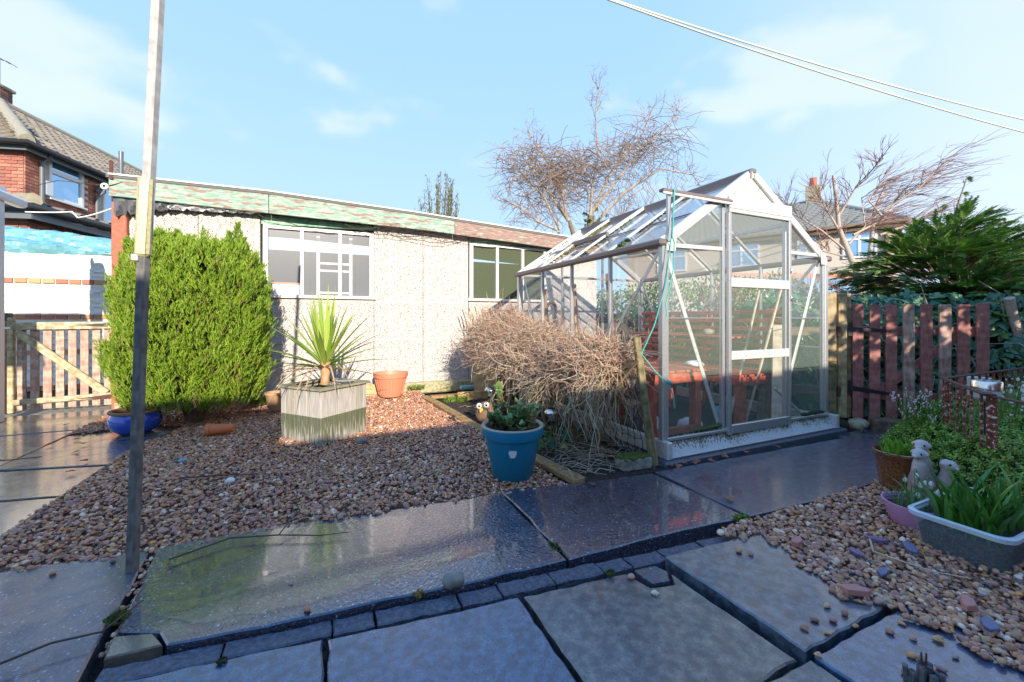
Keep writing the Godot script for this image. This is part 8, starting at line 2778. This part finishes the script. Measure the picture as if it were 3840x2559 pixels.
func right_bed() -> void:
	var t := thing("evergreen_cushion", "mounds of tiny bright green leaves spilling over the raised bed under the iron railing", "shrub", Vector3(3.9, 0, -0.9))
	var o := Transform3D(Basis(), -t.position)
	var core := MB.new()
	var hf := func(x: float, z: float) -> float:
		# left limit of the mound, then its height
		var lim := lerpf(3.1, 4.05, clampf((-0.62 - z) / 1.0, 0, 1)) + 0.06 * sin(z * 9.0)
		var e := smoothstep(lim - 0.02, lim + 0.34, x) * smoothstep(-1.85, -1.5, z)
		return 0.33 * pow(e, 0.55) + 0.035 * sin(x * 9.0 + z * 5.0) * e
	for i in 50:
		for j in 36:
			var q := []
			for c in [[0, 0], [1, 0], [1, 1], [0, 1]]:
				var x: float = 2.95 + 3.2 * (i + c[0]) / 50.0
				var z: float = -1.9 + 2.0 * (j + c[1]) / 36.0
				q.append(Vector3(x, hf.call(x, z) - 0.03, z))
			core.quad_o(q[0], q[1], q[2], q[3], Vector3.UP)
	part(t, "cushion_base", core, M.moss_dark, o)
	var pl := []
	var cs := []
	for i in 15000:
		var x := R.randf_range(2.98, 4.6) if i < 12000 else R.randf_range(4.0, 6.1)
		var z := R.randf_range(-1.8, 0.0)
		var h: float = hf.call(x, z)
		if h < 0.02:
			continue
		var gx: float = (hf.call(x + 0.03, z) - hf.call(x - 0.03, z)) / 0.06
		var gz: float = (hf.call(x, z + 0.03) - hf.call(x, z - 0.03)) / 0.06
		var nn := Vector3(-gx, 1, -gz).normalized()
		var d := (nn + Vector3(R.randf_range(-0.7, 0.7), R.randf_range(0, 0.5), R.randf_range(-0.7, 0.7))).normalized()
		var s := R.randf_range(0.55, 1.0)
		pl.append(o * Transform3D(Basis(Quaternion(Vector3.UP, d)) * Basis(Vector3.UP, R.randf() * TAU).scaled(Vector3.ONE * s), Vector3(x, h + R.randf_range(-0.035, 0.02), z)))
		cs.append(Color(0.08, 0.21, 0.02).lerp(Color(0.27, 0.47, 0.05), R.randf()))
	scatter(t, "leaves", spray(2).mesh(), M.leaf_gloss, pl, cs)
	# pale flowered heather at the gate end
	var h := thing("white_heather", "heather with pale pink flower spikes at the gate end of the raised bed", "shrub", Vector3(4.1, 0.14, -1.56))
	var st := MB.new()
	var fl := MB.new()
	for i in 80:
		var p0 := Vector3(R.randf_range(-0.12, 0.3), R.randf_range(0.05, 0.2), R.randf_range(-0.14, 0.1))
		var d := Vector3(R.randf_range(-0.8, 0.4), R.randf_range(0.6, 1.1), R.randf_range(-0.4, 0.5)).normalized()
		var l := R.randf_range(0.1, 0.26)
		st.col = Color(0.08, 0.19, 0.03).lerp(Color(0.22, 0.32, 0.06), R.randf())
		st.tube([p0, p0 + d * l], [0.003, 0.0015], 3)
		for k in 16:
			var q := p0 + d * l * R.randf_range(0.1, 1.0)
			var e := Vector3(R.randf_range(-1, 1), R.randf_range(0, 1), R.randf_range(-1, 1)).normalized()
			st.tri(q - d * 0.004, q + d * 0.004, q + (e + d).normalized() * 0.02)
		if i % 3 == 0:
			for k in 9:
				fl.ball(p0 + d * l * R.randf_range(0.55, 1.0) + Vector3(R.randf_range(-1, 1), R.randf_range(-1, 1), R.randf_range(-1, 1)) * 0.007, Vector3(0.0055, 0.007, 0.0055), 5, 3)
	part(h, "foliage", st, M.leaf_vc).set_meta("kind", "stuff")
	mat("heather", Color(0.74, 0.62, 0.66), 0.6)
	part(h, "flowers", fl, M.heather).set_meta("kind", "stuff")
	var h2 := thing("yellow_heather", "low yellowish heather with white flowers in the raised bed behind the railing", "shrub", Vector3(4.55, 0.3, -0.95))
	var s2 := MB.new()
	var f2 := MB.new()
	for i in 420:
		var p0 := Vector3(R.randf_range(-0.7, 0.9), R.randf_range(-0.02, 0.12), R.randf_range(-0.4, 0.5))
		var d := Vector3(R.randf_range(-0.6, 0.6), 1, R.randf_range(-0.6, 0.6)).normalized()
		s2.col = Color(0.2, 0.26, 0.05).lerp(Color(0.42, 0.36, 0.1), R.randf())
		for k in 12:
			var q := p0 + d * R.randf_range(0.0, 0.14)
			var e := Vector3(R.randf_range(-1, 1), R.randf_range(0, 1), R.randf_range(-1, 1)).normalized()
			s2.tri(q - d * 0.004, q + d * 0.004, q + (e + d).normalized() * 0.024)
		if i % 3 == 0:
			f2.ball(p0 + d * 0.14, Vector3(0.008, 0.009, 0.008), 5, 3)
	part(h2, "foliage", s2, M.leaf_vc).set_meta("kind", "stuff")
	part(h2, "flowers", f2, M.petal).set_meta("kind", "stuff")
	var sn := thing("snowdrops", "clump of white snowdrops in the raised bed behind the iron railing", "flowers", Vector3(4.35, 0.36, -1.2))
	blades(sn, "leaf", 60, Vector2(0.36, 0.16), 0.1, 0.2, 0.01, 0, Color(0.1, 0.22, 0.05), Color(0.18, 0.32, 0.1), 0.4)
	var hd := []
	for i in 26:
		hd.append([R.randf_range(-0.32, 0.38), R.randf_range(0.14, 0.26), R.randf_range(-0.14, 0.16)])
	snowdrop_heads(sn, hd)
	# steel topped solar lights
	for q in [["steel topped solar lantern standing behind the corner post of the iron railing", Vector3(3.8, 0.3, -1.12), 0.07], ["steel topped solar lantern at the right edge among the snowdrops", Vector3(4.62, 0.34, -0.98), 0.06]]:
		var l := thing("solar_lantern", q[0], "garden light", q[1], "steel topped lanterns in the raised bed")
		var r: float = q[2]
		part(l, "stake", pipe([Vector3(0, 0, 0), Vector3(0, 0.24, 0)], 0.012, 8), M.black_plastic)
		part(l, "lens", pot_mesh([[r * 0.6, 0.23], [r * 0.9, 0.25], [r * 0.9, 0.3]], 28), M.clear_rim)
		part(l, "cap", pot_mesh([[r * 0.92, 0.3], [r, 0.302], [r, 0.352], [r * 0.94, 0.358], [r * 0.94, 0.345], [r * 0.5, 0.343]], 32), M.steel)
		part(l, "solar_panel", pot_mesh([[r * 0.9, 0.343], [0.0005, 0.344]], 28), M.black_gloss)
	var ap := thing("pale_bucket", "pale translucent bucket behind the railing in front of the gate", "bucket", Vector3(4.93, 0.4, -1.5))
	part(ap, "body", pot_mesh([[0.07, 0], [0.085, 0.15], [0.09, 0.16], [0.078, 0.15]], 28), M.clear_rim)
	var tubep := thing("steel_tube", "short shiny steel tube lying in the raised bed under the railing", "tube", Vector3(3.75, 0.37, -0.72))
	part(tubep, "shaft", pipe([Vector3(-0.14, 0.03, -0.05), Vector3(0.14, 0.0, 0.03)], 0.014, 12), M.steel)
	part(tubep, "end_cap", pipe([Vector3(0.14, 0.0, 0.03), Vector3(0.19, -0.005, 0.045)], 0.026, 12), M.black_plastic)
	# trees behind the camera whose shade dapples the gate
	var st2 := MB.new()
	var tl := []
	var tc := []
	st2.tube([Vector3(0, 0, 0), Vector3(0, 1.5, 0), Vector3(0.1, 3.2, 0)], [0.08, 0.06, 0.03], 7)
	for i in 2600:
		var p := Vector3(R.randf_range(-1, 1), R.randf_range(-1, 1), R.randf_range(-1, 1))
		if p.length() > 1.0:
			continue
		tl.append(Transform3D(Basis.from_euler(Vector3(R.randf() * TAU, R.randf() * TAU, 0)), Vector3(p.x * 1.5, 2.0 + p.y * 1.1, p.z * 0.9)))
		tc.append(Color(0.05, 0.11, 0.03))
	var sx := thing("laurel_tree", "bushy evergreen standing behind the camera to the right, shading the gate", "tree", Vector3(5.6, 0, 1.2))
	part(sx, "trunk", st2, M.bark)
	scatter(sx, "crown", ivy_leaf(0.14).mesh(), M.leaf_gloss, tl, tc)


func wires() -> void:
	var post := thing("clothes_post", "tall square timber clothes post spliced with yellowed tape at the left", "post", Vector3(-0.73, 0, -2.2))
	plank(post, "lower_shaft", Vector3.ZERO, Vector3(0.045, 1.36, 0.02), 0.034, 0.034, "rotten_post", 0.004)
	plank(post, "upper_shaft", Vector3(0.05, 1.36, 0.02), Vector3(0.13, 3.1, 0.055), 0.035, 0.035, "post_grey", 0.004)
	var tp := MB.new()
	var ax := Vector3(0.047, 0, 0.02)
	tp.box(Vector3(0.048, 1.47, 0.021), Vector3(0.05, 0.33, 0.05), 0.01, Basis(Vector3.BACK, -0.045))
	var nf := noise(FastNoiseLite.TYPE_SIMPLEX_SMOOTH, 18.0, 9, 2)
	for i in tp.v.size():
		tp.v[i] += tp.n[i] * 0.004 * nf.get_noise_3dv(tp.v[i])
	part(post, "tape_sleeve", tp, M.tape)
	part(post, "bracket", boxm(Vector3(0.02, 1.3, 0.035), Vector3(0.025, 0.03, 0.01), 0.002), M.steel)
	# two overhead wires high across the right
	for q in [["upper of the two pale overhead wires crossing the sky at the right", Vector3(5.95, 7.98, -7.2), Vector3(18.6, 6.84, -4.7)], ["lower of the two pale overhead wires crossing the sky at the right", Vector3(5.75, 7.98, -7.25), Vector3(18.6, 6.5, -4.74)]]:
		var a: Vector3 = q[1]
		var e: Vector3 = q[2]
		var p := []
		for i in 41:
			var f := -0.6 + 2.0 * i / 40.0
			p.append(a.lerp(e, f) + Vector3.DOWN * 0.5 * f * (1.0 - f))
		solo("overhead_wire", pipe(p, 0.02, 6), M.wire, q[0], "wire", Transform3D(), "pale overhead wires across the sky")
	# cable and line from the lean-to to the shed corner
	var c1 := []
	for i in 17:
		var f := i / 16.0
		c1.append(Vector3(-2.9, 2.18, -6.1).lerp(Vector3(-2.06, 2.27, -5.84), f) + Vector3.DOWN * 0.07 * sin(PI * f) * (1.4 if f > 0.5 else 0.4))
	solo("white_cable", pipe(c1, 0.008, 6), M.white_cable, "thin white cable sagging from the lean-to gutter to the shed", "cable")
	var pul := thing("line_pulley", "white round pulley on a rusty hook at the left end of the shed fascia", "pulley", Vector3(-2.13, 2.45, -5.74))
	var w := MB.new()
	w.lathe([Vector2(0.014, -0.012), Vector2(0.03, -0.012), Vector2(0.036, 0.0), Vector2(0.03, 0.012), Vector2(0.014, 0.012)], 20, Vector3.ZERO, Basis(Vector3.RIGHT, PI / 2))
	part(pul, "wheel", w, M.white_cable)
	part(pul, "hook", pipe([Vector3(0, 0, 0.0), Vector3(0.06, 0.02, 0.0), Vector3(0.15, 0.07, -0.01)], 0.006, 6), M.rust_dark)
	part(pul, "line", pipe([Vector3(-0.03, 0.01, 0), Vector3(-0.45, 0.06, -0.2), Vector3(-0.8, -0.03, -0.35)], 0.004, 5), M.dark_wire)


func litter() -> void:
	# loose pebbles on the slabs
	var forms: Array = M.pebble_forms
	var spots := [
		["reddish pebble alone on the left-hand rough slab", -1.015, 0.004, -2.304, 0.016, 4], ["dark pebble beside the foot of the clothes post", -0.83, 0.004, -2.31, 0.015, 8], ["brown pebble lying on the path slab near the drain", -0.059, 0.012, -1.628, 0.015, 11], ["small grey pebble on the glistening path slab", -0.123, 0.012, -1.815, 0.011, 6],
		["round brown pebble, left of a pair on the raised slab", 1.663, 0.016, -1.237, 0.015, 0], ["brown pebble, right of a pair on the raised slab", 1.69, 0.016, -1.199, 0.013, 1], ["round pinkish pebble at the chipped slab corner", 1.126, -0.004, -1.314, 0.017, 4], ["white chalky stone beside the chipped slab corner", 1.145, -0.004, -1.2, 0.015, 10]]
	var more := [[1.633, -0.872, 2], [1.648, -0.822, 3], [1.576, -0.821, 9], [1.496, -0.794, 5], [1.624, -0.778, 0], [1.696, -0.718, 1], [1.732, -0.671, 4], [1.797, -0.637, 12], [1.636, -0.639, 5], [1.645, -0.616, 3], [1.622, -0.588, 0], [1.546, -0.614, 1], [1.656, -0.581, 9], [1.753, -0.583, 6], [1.381, -0.761, 2], [1.45, -0.84, 1], [1.52, -0.85, 3], [1.78, -0.72, 5]]
	for q in more:
		var hue: String = {0: "brown", 1: "dark brown", 2: "tan", 3: "nearly black", 4: "pinkish", 5: "orange", 6: "greyish", 9: "purplish", 12: "ochre"}[q[2]]
		spots.append([hue + (" pebble on the raised slab at the edge of the right gravel" if q[1] < -0.78 else " pebble on the bottom right wet slab near the rotten stub")] + [q[0], 0.016 if q[1] < -0.78 else 0.01, q[1], R.randf_range(0.01, 0.016), q[2]])
	var tones: Array = M.pebble_tones
	for q in spots:
		var m = mat("stone_%d_%d" % [q[5], 0], tones[q[5]], 0.4) if not M.has("stone_%d_0" % q[5]) else M["stone_%d_0" % q[5]]
		var s: float = q[4]
		solo("pebble", forms[R.randi() % 3], m, q[0], "pebble", Transform3D(Basis(Vector3.UP, R.randf() * TAU).scaled(Vector3(s, s, s)), Vector3(q[1], q[2] + s * 0.5, q[3])), "loose pebbles on the wet slabs")
	# slate and brick chips on the right gravel
	mat("slate_purple", Color(0.14, 0.1, 0.2), 0.4)
	mat("slate_blue", Color(0.1, 0.12, 0.22), 0.4)
	mat("brick_chip", Color(0.5, 0.22, 0.18), 0.7)
	for q in [["blue grey slate chip near the slab corner at the bottom right", 2.0, -0.585, 0.05, "slate_blue", 0.5], ["large purple slate chip in the middle of the right gravel", 2.09, -1.0, 0.045, "slate_purple", 1.2], ["blue slate chip just below the large purple one", 2.03, -0.88, 0.04, "slate_blue", 0.2], ["purple slate chip beside the pink pot", 2.3, -1.02, 0.05, "slate_purple", 2.0], ["dark slate chip between the pink pot and the clear tub", 2.35, -0.92, 0.06, "slate_blue", 0.7], ["red brick shard lying on the gravel at the bottom right", 2.07, -0.655, 0.05, "brick_chip", 0.4], ["flat pinkish brick sliver at the edge of the slab", 1.79, -0.86, 0.055, "brick_chip", 2.5], ["pinkish tile chip where the right gravel meets the path", 1.94, -1.16, 0.045, "brick_chip", 0.2]]:
		var b := MB.new()
		var p := []
		var s: float = q[3]
		for k in 6:
			var a := TAU * k / 6 + R.randf_range(-0.3, 0.3)
			p.append(Vector2(cos(a) * s * R.randf_range(0.7, 1.0), sin(a) * s * 0.5 * R.randf_range(0.7, 1.0)))
		b.prism(p, -0.006, 0.006 if q[4] != "brick_chip" else 0.014, 0.002)
		solo("stone_chip", b, M[q[4]], q[0], "chip", Transform3D(Basis.from_euler(Vector3(R.randf_range(-0.15, 0.15), q[5], R.randf_range(-0.15, 0.15))), Vector3(q[1], 0.038, q[2])))
	for q in [["pale green rounded stone in front of the wooden planter", 0.28, -3.66, 0.045, "concrete"], ["white knobbly stone on the gravel right of the clothes post", -0.55, -3.1, 0.03, "old_white"], ["turquoise pottery shard on the gravel behind the clothes post", -0.94, -3.68, 0.03, "tarp"], ["grey lump of broken concrete by the drain edge of the path", 0.46, -1.56, 0.045, "concrete"]]:
		var b := MB.new()
		b.ball(Vector3.ZERO, Vector3(q[3], q[3] * 0.6, q[3] * 0.75), 12, 8)
		var f := noise(FastNoiseLite.TYPE_SIMPLEX_SMOOTH, 24.0, int(q[3] * 1000), 2)
		for i in b.v.size():
			b.v[i] *= 1.0 + 0.35 * f.get_noise_3dv(b.v[i])
		solo("stone", b, M[q[4]], q[0], "stone", Transform3D(Basis(), Vector3(q[1], 0.025, q[2])))
	# twigs
	var tw := [["mossy forked twig lying on the front edge of the gravel", [[-0.6, -2.17], [-0.4, -2.26], [-0.2, -2.2], [-0.02, -2.12]]], ["dark thin twig on the gravel behind the clothes post", [[-0.85, -3.25], [-0.6, -3.2], [-0.4, -3.12]]], ["curved twig lying across the joint of the left slabs", [[-0.88, -1.72], [-0.78, -1.76], [-0.66, -1.76], [-0.6, -1.9]]], ["thin pale straw on the right gravel", [[2.3, -1.05], [2.18, -0.98], [2.2, -0.9], [2.22, -0.8], [2.3, -0.72]]], ["bent brown twig on the side path slab", [[-2.2, -4.2], [-2.05, -4.16], [-1.9, -4.18]]]]
	for q in tw:
		var p := []
		for k in q[1]:
			p.append(Vector3(k[0], 0.03 + R.randf() * 0.008, k[1]))
		var b := MB.new()
		b.tube(p, range(p.size()).map(func(i): return 0.0045 - 0.0006 * i), 5)
		if q[0].begins_with("mossy"):
			b.tube([p[2], p[2] + Vector3(0.06, 0.03, -0.12), p[2] + Vector3(0.04, 0.05, -0.22)], [0.003, 0.0025, 0.002], 4)
			b.tube([p[3], p[3] + Vector3(0.12, 0.0, 0.02)], [0.003, 0.002], 4)
		solo("twig", b, M.pale_wood if q[0].begins_with("thin") else M.dark_wire, q[0], "twig")
	# fallen leaves along the greenhouse ledge and on the side path
	mat("leaf_brown", Color(0.28, 0.11, 0.05), 0.6)
	mat("leaf_dark", Color(0.1, 0.05, 0.035), 0.6)
	var lm := ivy_leaf(0.05).mesh()
	var lspots := [[2.2, -2.16], [2.26, -2.14], [2.33, -2.15], [2.38, -2.12], [2.46, -2.15], [2.55, -2.13], [2.7, -2.12], [2.95, -2.12], [3.3, -2.1], [4.3, -2.1], [4.4, -2.05], [4.5, -2.12], [4.45, -1.95], [4.6, -1.95], [4.35, -1.9], [-1.95, -4.73], [-2.05, -4.6], [-1.8, -4.53], [-1.75, -4.3], [-1.6, -4.0], [-2.3, -5.4], [-1.55, -3.75], [2.1, -1.6], [1.5, -2.12]]
	for q in lspots:
		solo("fallen_leaf", lm, M.leaf_brown if q[0] > 0 else M.leaf_dark, ("dark wet leaf scrap on the left side path" if q[0] < 0 else "curled brown leaf at the foot of the leaning split post" if q[0] < 2.5 and q[1] < -2.1 else "curled brown leaf on the ledge below the greenhouse door" if q[0] < 3.5 and q[1] < -2.05 else "brown leaf among the debris by the picket gate post" if q[0] > 4.0 else "single brown leaf on the dark path slab"), "leaf", Transform3D(Basis.from_euler(Vector3(-PI / 2 + R.randf_range(-0.4, 0.4), R.randf() * TAU, 0)), Vector3(q[0], 0.026, q[1])), "leaves fallen by the greenhouse" if q[0] > 0 else "leaf scraps on the side path")
	# moss tufts in the joints
	for q in [["bright green moss tuft in the joint of the left slabs", -0.657, -1.86, 0.03, "moss"], ["small dark moss tuft on the kerb below the stained slab", -0.286, -1.5, 0.014, "moss_dark"], ["golden moss tuft by the broken edge of the path", 0.32, -1.555, 0.02, "moss_gold"], ["round green moss cushion by the chipped slab", 1.06, -1.36, 0.018, "moss"], ["grey green moss along the path joint near the drain", 0.95, -1.62, 0.02, "moss"]]:
		var b := MB.new()
		for i in 34:
			var a := R.randf() * TAU
			var r: float = q[3] * sqrt(R.randf())
			b.ball(Vector3(cos(a) * r, R.randf() * q[3] * 0.35, sin(a) * r * (2.4 if q[1] > 0.9 and q[1] < 1.0 else 1.0)), Vector3.ONE * q[3] * R.randf_range(0.16, 0.3), 6, 4)
		if q[4] == "moss":
			b.col = Color(0.2, 0.36, 0.02)
			for i in 120:
				var a := R.randf() * TAU
				var r: float = q[3] * sqrt(R.randf())
				var p := Vector3(cos(a) * r, q[3] * 0.3, sin(a) * r)
				b.tri(p - Vector3(0.001, 0, 0), p + Vector3(0.001, 0, 0), p + Vector3(R.randf_range(-0.4, 0.4), 1, R.randf_range(-0.4, 0.4)) * q[3] * 0.6)
		solo("moss_tuft", b, M[q[4]], q[0], "moss", Transform3D(Basis(), Vector3(q[1], 0.008, q[2])))
	# rotten post stub with two nails, close to the camera
	var st := thing("post_stub", "rotten splintered timber stub with two rusty nails at the bottom edge", "post", Vector3(1.5, 0, -0.56))
	for i in 22:
		var a := TAU * i / 22.0 * 1.0
		var r := 0.035 * sqrt(R.randf())
		plank(st, "splinter", Vector3(cos(a) * r, 0, sin(a) * r), Vector3(cos(a) * r * 1.1, R.randf_range(0.05, 0.1), sin(a) * r * 1.1), 0.016, 0.012, "rotten", 0.002)
	for k in 2:
		part(st, "nail", pipe([Vector3(-0.01 + k * 0.022, 0.08, 0.0), Vector3(-0.014 + k * 0.028, 0.135 - k * 0.012, 0.0)], 0.0022, 6), M.rust_dark)
